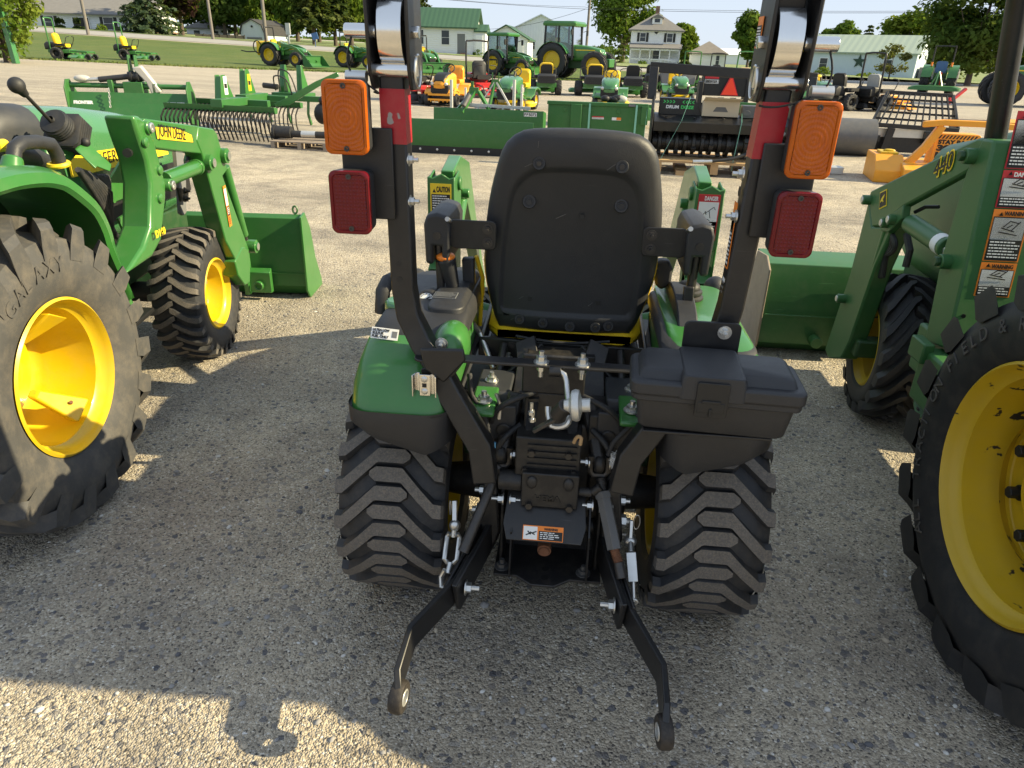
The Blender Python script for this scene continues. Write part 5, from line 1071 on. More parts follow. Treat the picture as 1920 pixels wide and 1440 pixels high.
b = MB(); b.prism([AX(x, y, ob + .006) for x, y in ((1629, 372), (1634, 425), (1660, 425), (1676, 418), (1640, 500), (1592, 640), (1576, 672), (1552, 672), (1546, 655), (1594, 510))], (.075, 0, 0)); b.build('boom_leg', M['green_old'], boom, 30, .008)
b = MB(); b.prism([AX(x, y, ob - .006) for x, y in ((1650, 418), (1694, 384), (1690, 410), (1664, 436), (1650, 432))], (.03, 0, 0)); b.build('gusset', M['green_old'], boom, 30, .004)
for px, py in ((1631, 375), (1667, 418), (1680, 412), (1582, 560)):
    q = AX(px, py, ob); b = MB(); b.cyl(q + XR * .02, q - XR * .03, .020, n=14); b.m = 1; b.cyl(q - XR * .03, q - XR * .034, .014, n=12); b.build('pin', [M['green_old'], M['galv']], boom, 35, .003)
e1 = AX(1790, 304, ob) - AX(1752, 336, ob); e2 = AX(1762, 312, ob) - AX(1752, 336, ob)
p_ = AX(1752, 335, ob) - XR * .0035; lettering('440', p_, AX(1786, 316, ob) - AX(1752, 335, ob), ZUP, .060, M['dec_ye'], boom, bold=.004, depth=.0006, shear=.2, width=(AX(1791, 305, ob) - AX(1752, 336, ob)).length); lettering('440', p_ - XR * .0016 + ZUP * .003, AX(1786, 316, ob) - AX(1752, 335, ob), ZUP, .055, M['ink'], boom, depth=.0006, shear=.2, width=(AX(1791, 305, ob) - AX(1752, 336, ob)).length * .96)
q = AX(1649, 392, ob) - XR * .002; ex = (AX(1662, 386, ob) - AX(1649, 392, ob)).normalized()
d = decal(boom, q, -ex if ex.cross(ZUP).x > 0 else ex, ZUP, .055, .075, 'dec_ye', [(.06, .94, .05, .95, 'ink')], [], []) if False else None
b = MB(); sq = [AX(*p, ob) - XR * .001 for p in ((1649, 393), (1651, 361), (1664, 354), (1663, 386))]; b.prism(sq, (-.0012, 0, 0)); cc = sum(sq, V((0, 0, 0))) / 4; b.m = 1; b.prism([cc + (p - cc) * .86 - XR * .0012 for p in sq], (-.0012, 0, 0)); b.m = 0
def em(u, v): return sq[0] + (sq[3] - sq[0]) * u + (sq[1] - sq[0]) * v - XR * .0028
b.prism([em(*q) for q in ((.2, .35), (.45, .42), (.55, .30), (.62, .32), (.55, .48), (.72, .62), (.78, .72), (.66, .70), (.52, .66), (.35, .58), (.22, .46))], (-.0008, 0, 0)); b.build('emblem', [M['dec_ye'], M['ink']], boom, 0)
q0, q1 = AX(1708, 419, 1.28), AX(1778, 466, 1.27); b = MB(); b.cyl(q0, q1, .034, n=20); b.build('lift_cylinder', M['green_old'], boom, 40, .004)
b = MB(); b.cyl(q0.lerp(q1, .8), q0.lerp(q1, .93), .0348, n=20); b.build('decal', M['white'], boom, 40)
b = MB(); b.cyl(q1, AX(1779, 490, 1.27), .018); b.build('cylinder_rod', M['steel'], boom)
b = MB()
for k in range(3): b.tube(arc(AX(1672, 438, 1.27), AX(1690 - k * 6, 470 - 6 * k, 1.28), AX(1662, 478, 1.28), 7) + [AX(1645 + 5 * k, 520, 1.29)], .010, 7)
b.tube([AX(1700, 440, 1.3), AX(1706, 470, 1.3), AX(1698, 500, 1.3)], .014, 8); b.tube([AX(1715, 398, 1.3), AX(1735, 388, 1.32), AX(1760, 388, 1.34)], .007, 7)
b.build('hydraulic_hose', M['rubber_k'], boom)
b = MB(); b.cyl(AX(1668, 425, 1.27), AX(1608, 620, 1.29), .022); b.build('bucket_cylinder', M['green_old'], boom)
decal(boom, AX(1592, 545, ob + .002) - XR * .002, V((0, -1, 0)), AX(1600, 512, ob) - AX(1592, 545, ob), .04, .10, 'white', [], [], [(.1, .9, .1, .9, 7, 'ink')]) if False else None
# bucket, its near corner to the left of the boom
b = MB(); prof = [(3.78, .50), (3.72, .49), (3.68, .30), (3.70, .06), (3.78, .0), (4.2, .0), (4.2, .014), (3.80, .014), (3.72, .07), (3.70, .30), (3.745, .475), (4.0, .49), (4.0, .50)]
b.loft([[V((x, y, z)) for y, z in prof] for x in (1.05, 2.7)]); bk = b.build('bucket', M['green_old'], T, 30, .004)
b = MB(); b.prism([(1.05, y, z) for y, z in ((3.66, .47), (3.76, .52), (3.95, .50), (4.05, .3), (4.25, .05), (4.25, .0), (3.7, .0), (3.66, .06))], (-.012, 0, 0)); b.build('side_plate', M['woodgrey'], bk, 30, .003)
b = MB(); b.box(1.06, 1.5, 3.668, 3.676, .225, .232); b.box(1.45, 1.48, 3.62, 3.69, .05, .45); b.cyl((1.34, 3.68, .10), (1.34, 3.62, .10), .03); b.build('bucket_rib', M['green_old'], bk, 30, .003)
# body: hood, platform, mudguards, seat (mostly beyond the picture, they shade the yard)
b = MB(); rings = []
for y, wd, z1 in ((2.35, .27, 1.28), (2.8, .27, 1.25), (3.3, .25, 1.15), (3.5, .2, 1.0)): rings.append([V((1.78 + a_, y, z_)) for a_, z_ in rrect(-wd, wd, .60, z1, .09, 4)])
b.loft(rings).build('hood', M['green_old'], T, 45)
b = MB(); b.box(1.62, 1.94, 1.2, 3.5, .35, .62); b.box(1.35, 2.2, 1.75, 2.35, .50, .53); b.box(1.28, 2.2, 2.98, 3.06, .28, .36); b.build('chassis', M['green_dk'], T, 35, .01)
for xs, xo in ((1.52, 1.30), (2.03, 2.38)):
    b = MB(); ar = smooth2([(1.20, .95), (1.24, 1.17), (1.38, 1.25), (1.66, 1.22), (1.86, 1.10), (1.98, .92), (2.04, .72)], 3)
    b.loft([[V((xs, y, z)), V((xo, y, z)), V((xo, y - .0, z - .03)), V((xo + (xs - xo) * .03, y, z - .04)), V((xs, y, z - .012))] for y, z in ar]); b.prism([(xs, y, z - .006) for y, z in ar] + [(xs, 1.9, .55), (xs, 1.15, .55)], (.008, 0, 0)); b.build('mudguard', M['green_old'], T, 40)
b = MB(); rings = [[V((1.74 + a_, y - (z_ - 1.3) * .06, z_)) for a_, z_ in rrect(-w_, w_, .95, h_, .09, 4)] for y, w_, h_ in ((1.22, .23, 1.74), (1.26, .26, 1.82), (1.46, .26, 1.80), (1.50, .23, 1.70))]; b.loft(rings); b.box(1.5, 1.98, 1.3, 1.75, .92, 1.02); b.build('seat', M['plastic'], T, 45, .01)  # unseen seat back made extra tall and thick to cast shade on the yard
b = MB(); b.tube([AY(1852, 345, 2.42), AY(1905, 30, 2.36), AY(1930, -120, 2.33)], .030, 16); b.build('canopy_post', M['black'], T)
b = MB(); x0 = 1.22; b.prism([AX(1712, 735, x0), AX(1757, 712, x0 + .05), AX(1765, 745, x0 + .05), AX(1760, 765, x0), AX(1718, 790, x0), AX(1711, 760, x0)], (.05, .05, .0)); st_ = b.build('footstep', M['green_old'], T, 30, .008)
b = MB(); b.sweep([AX(1745, 735, x0 + .05), AX(1775, 690, x0 + .15), AX(1800, 650, x0 + .2)], .05, .02, ZUP); b.build('step_arm', M['green_old'], st_, 30, .004)
b = MB()
for i in range(2):
    for j in range(3): q = AX(1722 + j * 14, 752 + i * 14 - j * 8, x0) - V((.003, .003, 0)); b.ell(q, .003, .012, .006)
b.build('hole', M['ink'], st_, 0)
b = MB(); b.obox(AX(1727, 655, 1.2), (.018, 0, 0), (0, .05, 0), (0, 0, .035)); b.build('stop_block', M['green_old'], T, 35, .006)
OFF = V((0, 0, 0))

# ================================================================ MACHINES AND IMPLEMENTS ACROSS THE YARD (built in metres, forward = +Y)
OFF = V((0, 0, 0))
MACH = 'machines parked on the far side of the yard'
def simple_tractor(name, label, loc, rz, k=1.0, cab=False, rops=True, loader=True, cabh=1.55, rear=(.62, .40, .33), front=(.42, .26, .22), seatm='yseat', wb=1.75, group=None, hoodz=1.15, bucket_low=True, hw=.28, lamps=True):
    t = thing(name, label, 'tractor', loc, rz, group); R, w_, ri = rear; r2, w2, ri2 = front; tr = .46 * k + w_ / 2 - .1
    for s in (-1, 1): wheel(t, (s * tr, 0, R), R, w_, ri, 0, s, 16, .05 * R, .045 * R, .45 * R, AG, .02, 'rubber_k', 'rubber', 'yellow', dish=.12, nuts=6, n=24, hubr=.09)
    for s in (-1, 1): wheel(t, (s * (tr - .03), wb * k, r2), r2, w2, ri2, 0, s, 14, .05 * r2, .05 * r2, .45 * r2, AG, .02, 'rubber_k', 'rubber', 'yellow', dish=.12, nuts=5, n=20, hubr=.06)
    b = MB(); b.box(-.2 * k, .2 * k, -.2, wb * k + .2, R * .6, R * 1.35); b.cyl((-tr, 0, R), (tr, 0, R), .09); b.cyl((-tr, wb * k, r2), (tr, wb * k, r2), .06); b.build('chassis', M['green_dk'], t, 35, .02)
    b = MB(); rings = []; f0 = .55 * k if not cab else .75 * k
    for u, z1, ww in ((f0, hoodz * k, hw), (wb * k * .75, hoodz * k * .97, hw), (wb * k + .18, hoodz * k * .88, hw * .92), (wb * k + .34, hoodz * k * .76, hw * .7)): rings.append([V((a_ * k, u, z_)) for a_, z_ in rrect(-ww, ww, R * 1.0, z1, .09 * k, 3)])
    b.loft(rings); hd = b.build('hood', M['green'], t, 45)
    b = MB()
    for s in (-1, 1): b.obox((s * (hw + .006) * k, wb * k * .72, hoodz * k * .84), (.004, 0, 0), (0, .42 * k, 0), (0, 0, .018 * k))
    b.build('stripe', M['dec_ye'], hd, 0)
    b = MB(); b.box(-hw * .66 * k, hw * .66 * k, wb * k + .27, wb * k + .345, R * 1.02, hoodz * k * .72); b.build('grille', M['ink'], hd, 0)
    b = MB()
    for s in (-1, 1): b.ell((s * hw * .5 * k, wb * k + .31, hoodz * k * .77), .06 * k, .03, .035 * k)
    b.build('headlight', M['chrome'], hd, 60)
    b = MB(); Rf = R + .09
    for s in (-1, 1):
        ar = [(Rf * cos(radians(a_)), R + Rf * sin(radians(a_))) for a_ in range(25, 166, 14)]
        b.loft([[V((s * (tr - w_ * .55), y, z)), V((s * (tr + w_ * .45), y, z)), V((s * (tr + w_ * .45), y, z - .03)), V((s * (tr - w_ * .5), y, z - .03))] for y, z in ar]); b.prism([(s * (tr - w_ * .55), y, z) for y, z in ar], (.02, 0, 0))
    b.build('mudguard', M['green'], t, 40)
    sz = R * 1.55
    b = MB(); rr = [[V((a_, y, z_)) for a_, z_ in rrect(-.24 * k, .24 * k, sz + .05, sz + .52 * k, .10 * k, 3)] for y in (-.16, -.05)]; b.loft(rr); b.loft([[V((a_, y, z_)) for a_, z_ in rrect(-.24 * k, .24 * k, sz, sz + .12, .04, 3)] for y in (-.12, .34 * k)]); b.build('seat', M[seatm], t, 50)
    b = MB(); c = V((0, .52 * k, sz + .33 * k)); b.tube([c + V((.19 * k * cos(q), -.08 * sin(q), .15 * k * sin(q))) for q in [2 * pi * i / 16 for i in range(16)]], .016, 6, True); b.cyl(c, (0, .68 * k, sz + .0), .03); b.build('steering_wheel', M['plastic'], t)
    if rops:
        b = MB(); zt = sz + 1.15 * k; wd = .42 * k; b.tube(smooth2([(-wd, -.3, R * 1.2), (-wd, -.32, zt - .12), (-wd + .10, -.33, zt), (wd - .10, -.33, zt), (wd, -.32, zt - .12), (wd, -.3, R * 1.2)], 3), .035, 8); rp = b.build('roll_bar', M['black'], t, 50)
        if lamps:
            for s in (-1, 1): MB().cyl((s * wd, -.36, sz + .30 * k), (s * wd, -.36, sz + .47 * k), .05, n=10).build('warning_lamp', M['dec_or'], rp)
    if cab:
        zb, zt = R * 1.25, R * 1.25 + cabh * k; xw = .62 * k; y0, y1 = -.42 * k, .85 * k; pts = [(-xw, y0), (xw, y0), (xw * .9, y1), (-xw * .9, y1)]
        b = MB()
        for x, y in pts: b.sweep([(x, y, zb - .2), (x * .93, y * .93, zt)], .07 * k, .07 * k, YF)
        for s in (-1, 1): b.sweep([(s * xw, .22 * k, zb - .2), (s * xw * .92, .2 * k, zt)], .06 * k, .06 * k, YF)
        for i in range(4): p, q = pts[i], pts[(i + 1) % 4]; b.beam((*p, zb), (*q, zb), .06, .10)
        fr = b.build('cab_frame', M['black'], t, 35)
        b = MB(); b.loft([[V((x * g, y * g + .02, z)) for x, y in rrect(-xw * 1.06, xw * 1.06, y0 * 1.25, y1 * 1.12, .14, 4)] for z, g in ((zt, 1), (zt + .10 * k, 1.02), (zt + .18 * k, .94))]); b.build('cab_roof', M['green'], fr, 45, .01)
        for i in range(4):
            p, q = pts[i], pts[(i + 1) % 4]; b = MB(); b.add([(p[0], p[1], zb), (q[0], q[1], zb), (q[0] * .93, q[1] * .93, zt), (p[0] * .93, p[1] * .93, zt)], [(0, 1, 2, 3)]); b.build('window', M['glass'], fr, 0)
        b = MB(); b.cyl((-xw * .96, y1 * .9, zb), (-xw * .96, y1 * .95, zt + .1), .05); b.build('exhaust', M['ink'], t)
        for s in (-1, 1): MB().cyl((s * xw * .9, y0, zt + .1), (s * xw * .9, y0 - .05, zt + .1), .06, n=10).build('warning_lamp', M['dec_or'], fr)
        b = MB()
        for s in (-1, 1): b.beam((s * xw, y1, zt - .3), (s * xw * 1.5, y1 + .1, zt - .2), .03, .03); b.obox((s * xw * 1.5, y1 + .1, zt - .35), (.09, 0, 0), (0, .03, 0), (0, 0, .16))
        b.build('mirror', M['ink'], fr, 35)
    if loader:
        for s in (-1, 1):
            x = s * .40 * k; b = MB(); z0 = hoodz * k; b.sweep([(x, .75 * k, R), (x, .72 * k, z0 + .08)], .08, .10, YF); b.sweep([(x, .72 * k, z0 + .05), (x, 1.35 * k, z0 - .02), (x, 1.75 * k, z0 - .16), (x, wb * k + .78, .28)], .09 * k, .15 * k, ZUP); b.cyl((x, .75 * k, R * 1.4), (x, 1.4 * k, z0 - .1), .04); b.build('loader_boom', M['green'], t, 30)
        yb = wb * k + .75; W2 = .95 * k
        b = MB(); prof = [(yb, .62), (yb - .05, .56), (yb - .06, .2), (yb + .05, .05), (yb + .55, .03), (yb + .55, .05), (yb + .08, .09), (yb - .02, .22), (yb - .01, .56), (yb + .04, .60)]
        b.loft([[V((x, y, z)) for y, z in prof] for x in (-W2, W2)])
        for s in (-1, 1): b.prism([(s * W2, yb - .06, .60), (s * W2, yb + .1, .62), (s * W2, yb + .55, .06), (s * W2, yb + .5, .03), (s * W2, yb, .04)], (.012, 0, 0))
        b.build('bucket', M['green_imp'], t, 30)
    return t
def riding_mower(label, loc, rz, hood='green_hood', body='green', seatm='yseat', deck='yellow', group=None, hub='yellow', deckshow=True):
    t = thing('riding_mower', label, 'lawn tractor', loc, rz, group)
    for s in (-1, 1): wheel(t, (s * .38, 0, .25), .25, .22, .12, 0, s, 16, .012, .012, .06, None, .02, 'rubber_k', 'rubber', hub, dish=.2, nuts=4, n=20, hubr=.04)
    for s in (-1, 1): wheel(t, (s * .40, 1.22, .19), .19, .15, .095, 0, s, 0, .01, .01, .05, None, .02, 'rubber_k', 'rubber', hub, dish=.3, nuts=0, n=20, hubr=.035)
    b = MB(); b.loft([[V((a_, y, z_)) for a_, z_ in rrect(-wd, wd, z0, z1, .09, 4)] for y, wd, z0, z1 in ((.62, .25, .42, .86), (.80, .26, .42, .88), (1.15, .25, .42, .83), (1.38, .21, .44, .74), (1.45, .15, .5, .66))]); hd = b.build('hood', M[hood], t, 50)
    b = MB(); b.loft([[V((a_, y, z_)) for a_, z_ in rrect(-.25, .25, .30, .60, .06, 3)] for y in (1.10, 1.415)]);
    for k in range(4): b.box(-.18, .18, 1.41, 1.435, .36 + k * .055, .385 + k * .055)
    b.build('grille', M['ink'], hd, 40)
    for s in (-1, 1): MB().ell((s * .19, 1.40, .60), .06, .05, .05).build('headlight', M['galv'], hd, 60)
    b = MB(); b.box(-.28, .28, .0, .7, .28, .42)
    for s in (-1, 1): b.loft([[V((s * .20, y, z)), V((s * .52, y, z)), V((s * .52, y, z - .05)), V((s * .20, y, z - .05))] for y, z in ((-.33, .42), (-.24, .55), (0, .60), (.25, .56), (.35, .44), (.75, .34))]); b.prism([(s * .40, 1.30, .50), (s * .40, 1.05, .50), (s * .40, .80, .30), (s * .40, 1.42, .32)], (s * .02, 0, 0)); b.loft([[V((s * .22, y, z)), V((s * .44, y, z)), V((s * .44, y, z - .04)), V((s * .22, y, z - .04))] for y, z in ((.95, .40), (1.1, .46), (1.3, .46), (1.42, .38))])
    b.build('mudguard', M[body], t, 40, .01)
    b = MB(); b.loft([[V((a_, y, z_)) for a_, z_ in rrect(-w_, w_, .60, h_, .09, 4)] for y, w_, h_ in ((-.24, .22, 1.02), (-.15, .24, 1.06), (-.08, .22, 1.0))]); b.loft([[V((a_, y, z_)) for a_, z_ in rrect(-.24, .24, .58, .70, .04, 3)] for y in (-.18, .28)]); b.build('seat', M[seatm], t, 50)
    b = MB(); c = V((0, .55, .98)); b.tube([c + V((.17 * cos(q), -.09 * sin(q), .12 * sin(q))) for q in [2 * pi * i / 18 for i in range(18)]], .016, 7, True); b.cyl(c, (0, .68, .82), .03)
    for q in (.2, 2.2, 4.2): b.beam(c, c + V((.16 * cos(q), -.085 * sin(q), .115 * sin(q))), .03, .012)
    b.build('steering_wheel', M['ink'], t)
    b = MB(); b.loft([[V((px, py, z)) for px, py in rrect(-.60 + g, .55 - g, .35 + g, .95 - g, .15, 4)] for z, g in ((.12, 0), (.20, .0), (.26, .06))]); b.build('mower_deck', M[deck], t, 45)
    return t
def zero_turn(label, loc, rz, body='green', seatm='yseat', backm='ink', rops=True, ropsm='green', deck='green', group=None, hub='ink', bar=True):
    t = thing('zero_turn_mower', label, 'mower', loc, rz, group)
    for s in (-1, 1): wheel(t, (s * .50, 0, .28), .28, .24, .14, 0, s, 16, .012, .014, .06, None, .02, 'rubber_k', 'rubber', hub, dish=.1, nuts=4, n=22, hubr=.05)
    for s in (-1, 1): wheel(t, (s * .42, 1.35, .15), .15, .13, .075, 0, s, 0, .01, .01, .04, None, .02, 'rubber_k', 'rubber', 'ink', dish=.1, nuts=0, n=18, hubr=.03)
    b = MB(); b.box(-.38, .38, -.42, .55, .30, .46); b.beam((-.3, .5, .40), (-.42, 1.35, .36), .07, .07); b.beam((.3, .5, .40), (.42, 1.35, .36), .07, .07); b.beam((-.42, 1.3, .36), (.42, 1.3, .36), .06, .06)
    for s in (-1, 1): b.cyl((s * .42, 1.35, .16), (s * .42, 1.35, .36), .025)
    b.build('frame', M[body], t, 35, .01)
    b = MB(); b.loft([[V((a_, y, z_)) for a_, z_ in rrect(-.34, .34, .44, z1, .06, 3)] for y, z1 in ((-.55, .70), (-.45, .78), (-.12, .76))]); en = b.build('engine_cover', M[body if ropsm != 'green' else 'plastic'], t, 45)
    b = MB()
    for k in range(4): b.box(-.30, .30, -.565, -.545, .47 + .06 * k, .495 + .06 * k)
    b.build('vent', M['ink'], en, 0)
    b = MB(); b.loft([[V((a_, y + (z_ - .6) * -.12, z_)) for a_, z_ in rrect(-w_, w_, .60, h_, .12, 4)] for y, w_, h_ in ((-.13, .25, 1.14), (-.05, .26, 1.16), (.0, .24, 1.12))]); b.loft([[V((a_, y, z_)) for a_, z_ in rrect(-.26, .26, .56, .70, .05, 3)] for y in (-.12, .38)]); st = b.build('seat', M[seatm], t, 50)
    b = MB(); b.loft([[V((a_, y + (z_ - .6) * -.12, z_)) for a_, z_ in rrect(-.225, .225, .62, 1.10, .11, 4)] for y in (-.152, -.13)]); b.build('seat_back_shell', M[backm], st, 45)
    if bar:
        b = MB()
        for s in (-1, 1): b.tube(smooth2([(s * .38, .25, .46), (s * .42, .42, .72), (s * .40, .52, .98), (s * .16, .55, 1.02)], 3), .016, 7); b.obox((s * .36, .1, .66), (.10, 0, 0), (0, .25, 0), (0, 0, .05))
        b.build('steering_lever', M['ink'], t, 45)
    if rops:
        b = MB(); b.tube(smooth2([(-.42, -.26, .4), (-.42, -.30, 1.62), (-.32, -.32, 1.78), (.32, -.32, 1.78), (.42, -.30, 1.62), (.42, -.26, .4)], 3), .032, 8); b.build('roll_bar', M[ropsm], t, 50)
    b = MB(); b.loft([[V((px, py, z)) for px, py in rrect(-.76 + g, .72 - g, .55 + g * .5, 1.18 - g, .14, 4)] for z, g in ((.09, 0), (.19, .0), (.25, .05))])
    for s in (-1, 1): b.cyl((s * .40, .85, .25), (s * .40, .85, .33), .10, n=16)
    b.prism([(.70, .6, .22), (.98, .65, .12), (.98, 1.0, .12), (.70, 1.1, .22)], (0, 0, .01)); b.build('mower_deck', M[deck], t, 45)
    return t
def G3(px, py): p = gp(px, py); return (p.x, p.y, p.z)
R_ = radians
# on the lawn, left
zero_turn('green zero turn mower with yellow seat and roll bar, leftmost machine on the lawn', G3(118, 112), R_(-78), seatm='yseat', backm='yseat', group='zero turn mowers on the lawn')
zero_turn('green zero turn mower with yellow seat, on the lawn in front of the spruce', G3(242, 113), R_(-80), seatm='yseat', backm='yseat', group='zero turn mowers on the lawn')
t = simple_tractor('sprayer_tractor', 'green loader tractor with yellow sprayer tank on its back, on the lawn', G3(520, 124), R_(-103), .95, rear=(.60, .42, .32), front=(.40, .26, .2))
b = MB(); b.loft([[V((a_, y, z_)) for a_, z_ in rrect(-.42, .42, .55, 1.30, .12, 4)] for y in (-.98, -.42)]); sp = b.build('sprayer_tank', M['yseat'], t, 45)
b = MB(); b.tube([(.46, -.9 + .26 * cos(q), 1.0 + .32 * sin(q)) for q in [2 * pi * i / 18 for i in range(18)]], .03, 6, True); b.tube([(.2, -1.0, .75), (.1, -1.9, .72), (.1, -2.3, .78)], .03); b.build('sprayer_hose', M['ink'], sp)
simple_tractor('compact_tractor', 'green tractor with yellow seat on the lawn, right behind the left roll bar post', G3(655, 127), R_(-103), .95, rear=(.60, .42, .32), front=(.40, .26, .2))
simple_tractor('loader_tractor', 'green loader tractor facing the yard beside the white house, bucket lowered', G3(792, 135), R_(-150), 1.0)
simple_tractor('cab_tractor', 'mid sized green tractor with glazed cab, left of the big cab tractor', G3(936, 141), R_(-116), 1.15, True, False, True, 1.22, rear=(.75, .46, .40), front=(.52, .34, .28), wb=1.85, hoodz=1.15, hw=.3)
t = simple_tractor('cab_tractor', 'largest green tractor with tall glazed cab and wide tyres, left of the farmhouse', G3(1045, 146), R_(-110), 1.55, True, False, False, 1.15, rear=(1.05, .65, .58), front=(.84, .58, .46), wb=1.85, hoodz=1.32, hw=.36)
b = MB(); b.box(-.5, .5, 3.45, 3.75, .75, 1.25); b.build('front_weight', M['green'], t, 35, .04)
# ride-on machines across the lot
t = riding_mower('orange and black ride on mower with black roll hoop behind it, facing the yard', G3(853, 196), R_(172), 'orange', 'orange', 'orange', 'ink', hub='ink')
b = MB(); b.loft([[V((a_, y, z_)) for a_, z_ in rrect(-wd, wd, z0, z1, .06, 4)] for y, wd, z0, z1 in ((.70, .19, .80, .885), (1.0, .20, .80, .89), (1.30, .18, .70, .83), (1.44, .15, .60, .70))]); b.build('hood_cover', M['ink'], t, 45)
b = MB(); b.beam((-.32, 1.46, .33), (.32, 1.46, .33), .03, .05); b.beam((-.32, 1.46, .20), (.32, 1.46, .20), .03, .05)
for k in range(5): b.beam((-.24 + .12 * k, 1.46, .14), (-.24 + .12 * k, 1.46, .2), .02, .02)
b.build('bumper', M['orange'], t, 0)
zero_turn('red zero turn mower with black seat, behind the orange ride on mower', G3(900, 180), R_(-150), 'red', 'ink', 'ink', True, 'black', 'red')
zero_turn('black and red zero turn mower with black roll bar, beside the left lamp post', G3(775, 190), R_(-140), 'red', 'ink', 'ink', True, 'black', 'ink')
riding_mower('green lawn tractor with yellow deck, left one of those facing the yard', G3(975, 204), R_(168), group='green lawn tractors facing the yard')
riding_mower('green lawn tractor with raised yellow seat, directly above the seat back', G3(1143, 202), R_(176), group='green lawn tractors facing the yard')
riding_mower('green lawn tractor half hidden behind the black drum mulcher', G3(1262, 190), R_(184), group='green lawn tractors facing the yard')
zero_turn('green ride on mower seen from behind, black seat edged yellow, left of the others', G3(1022, 178), R_(8), 'green', 'yseat', 'ink', False, 'green', 'green', group='green mowers seen from behind')
zero_turn('wide green ride on mower seen from behind, nearest the big cab tractor front wheel', G3(1112, 180), R_(6), 'green', 'yseat', 'ink', False, 'green', 'green', group='green mowers seen from behind').scale = (1.2, 1, 1)
zero_turn('green ride on mower seen from behind, between lawn tractor and drum mulcher', G3(1182, 183), R_(4), 'green', 'ink', 'ink', False, 'green', 'green', group='green mowers seen from behind')
zero_turn('green mower with yellow seat back under the black push bar', G3(1334, 178), R_(5), 'green', 'yseat', 'ink', False, 'green', 'green', group='green mowers seen from behind')
zero_turn('mower with tan seat, behind the red warning triangle', G3(1388, 178), R_(5), 'ink', 'tan', 'tan', True, 'green', 'ink')
zero_turn('dark mower with tall black roll hoop in front of the white garage', G3(1338, 160), R_(5), 'ink', 'ink', 'ink', True, 'black', 'ink')
t = zero_turn('mower with pale grey seat, black roll bar and orange deck, before the workshop', G3(1632, 208), R_(-62), 'ink', 'grey', 'grey', True, 'black', 'orange')
b = MB(); b.box(-.45, .45, .55, 1.25, .30, .42); b.box(-.2, .2, .5, .9, .42, .52); b.build('deck_cover', M['orange'], t, 35, .03)
t = simple_tractor('rotary_cutter_tractor', 'green tractor seen from behind with wide rotary cutter and blue cloth on its seat', G3(1752, 178), R_(-26), 1.15, False, True, False, rear=(.72, .46, .38), front=(.45, .3, .22), seatm='blue')
b = MB(); b.loft([[V((px, py, z)) for px, py in rrect(-1.25 + g, 1.25 - g, -2.6, -1.0, .2, 4)] for z, g in ((.28, 0), (.42, .03), (.50, .3))]); ct = b.build('rotary_cutter', M['green_imp'], t, 40)
b = MB(); b.beam((-.3, -1.1, .45), (0, -.9, 1.2), .06, .06); b.beam((.3, -1.1, .45), (0, -.9, 1.2), .06, .06); b.beam((0, -.9, 1.2), (0, -2.2, .5), .05, .05); b.beam((-.4, -.9, .5), (.4, -.9, .5), .08, .08); b.build('hitch_frame', M['green'], ct, 35)
b = MB(); b.beam((.1, -.88, 1.15), (.15, -.75, .5), .05, .05); b.build('drive_shaft', M['red'], ct)
t = simple_tractor('loader_tractor', 'large green loader tractor at the right edge pointing left towards the others', G3(1995, 203), R_(78), 1.35, True, False, False, 1.35, rear=(.95, .55, .52), front=(.68, .5, .36), wb=1.85, hoodz=1.22, hw=.34)
b = MB(); b.beam((-.2, 0, .0), (.45, 0, .55), .12, .10); b.cyl((-.2, -.0, -.05), (-.2, 0, .25), .05); o = b.build('red_drawbar', M['red'])
p = gp(1785, 198); o.location = (p.x, p.y, p.z + .1); o.rotation_euler = (0, 0, .3); tag(o, 'red drawbar jack standing right of the rotary cutter', 'drawbar')

riding_mower('pale green lawn tractor hood right of the right roll bar post', G3(1520, 200), R_(180), group='green lawn tractors facing the yard')
zero_turn('dark zero turn mower between right amber lamp and the grey seated mower', G3(1568, 206), R_(-60), 'ink', 'ink', 'ink', False, 'black', 'ink')
zero_turn('green mower with black seat behind the left corner of the push bar', G3(1218, 172), R_(5), 'green', 'ink', 'ink', False, 'green', 'green', group='green mowers seen from behind')
zero_turn('green mower with yellow seat far back between garage and farmhouse porch', G3(1290, 166), R_(5), 'green', 'yseat', 'yseat', True, 'green', 'green')
# ---- implements, left
t = thing('rotary_tiller', 'long green rotary tiller with chain and wrapped drive shaft, behind the left tractor', 'implement', G3(255, 244), R_(12))
t.scale = (1, 1, .80)
b = MB(); pr = [(.0, .72), (.28, .70), (.30, .66), (.02, .60), (-.10, .28), (-.12, .28), (-.02, .64)]; b.loft([[V((x, y, z)) for y, z in pr] for x in (-.92, .92)]); b.build('hood_sheet', M['green_imp'], t, 25, .003)
b = MB(); b.loft([[V((x, y, z)) for y, z in ((-.02, .62), (-.16, .20), (-.15, .19), (.0, .60))] for x in (-.90, .90)]); fl = b.build('rear_flap', M['green_imp'], t, 0)
lettering('FRONTIER', (-.86, -.062, .50), XR, V((0, .316, .95)), .055, M['white'], fl, width=.30, bold=.006); lettering('RT3073', (.58, -.062, .50), XR, V((0, .316, .95)), .055, M['white'], fl, width=.28, bold=.006)
for s in (-1, 1):
    b = MB(); b.prism([(s * .92, y, z) for y, z in ((-.12, .10), (-.12, .80), (-.02, .95), (.12, .95), (.30, .70), (.36, .35), (.25, .05), (0, .05))], (s * .02, 0, 0)); b.build('end_plate', M['green_imp'], t, 30, .004)
b = MB(); b.cyl((-.92, .10, .84), (.92, .10, .84), .05); b.box(-.08, .22, 0, .28, .68, .92); b.box(-.32, -.24, .02, .2, .70, .95); b.box(.36, .42, .02, .2, .66, .90); b.build('main_tube', M['green_imp'], t, 35, .01)
b = MB()
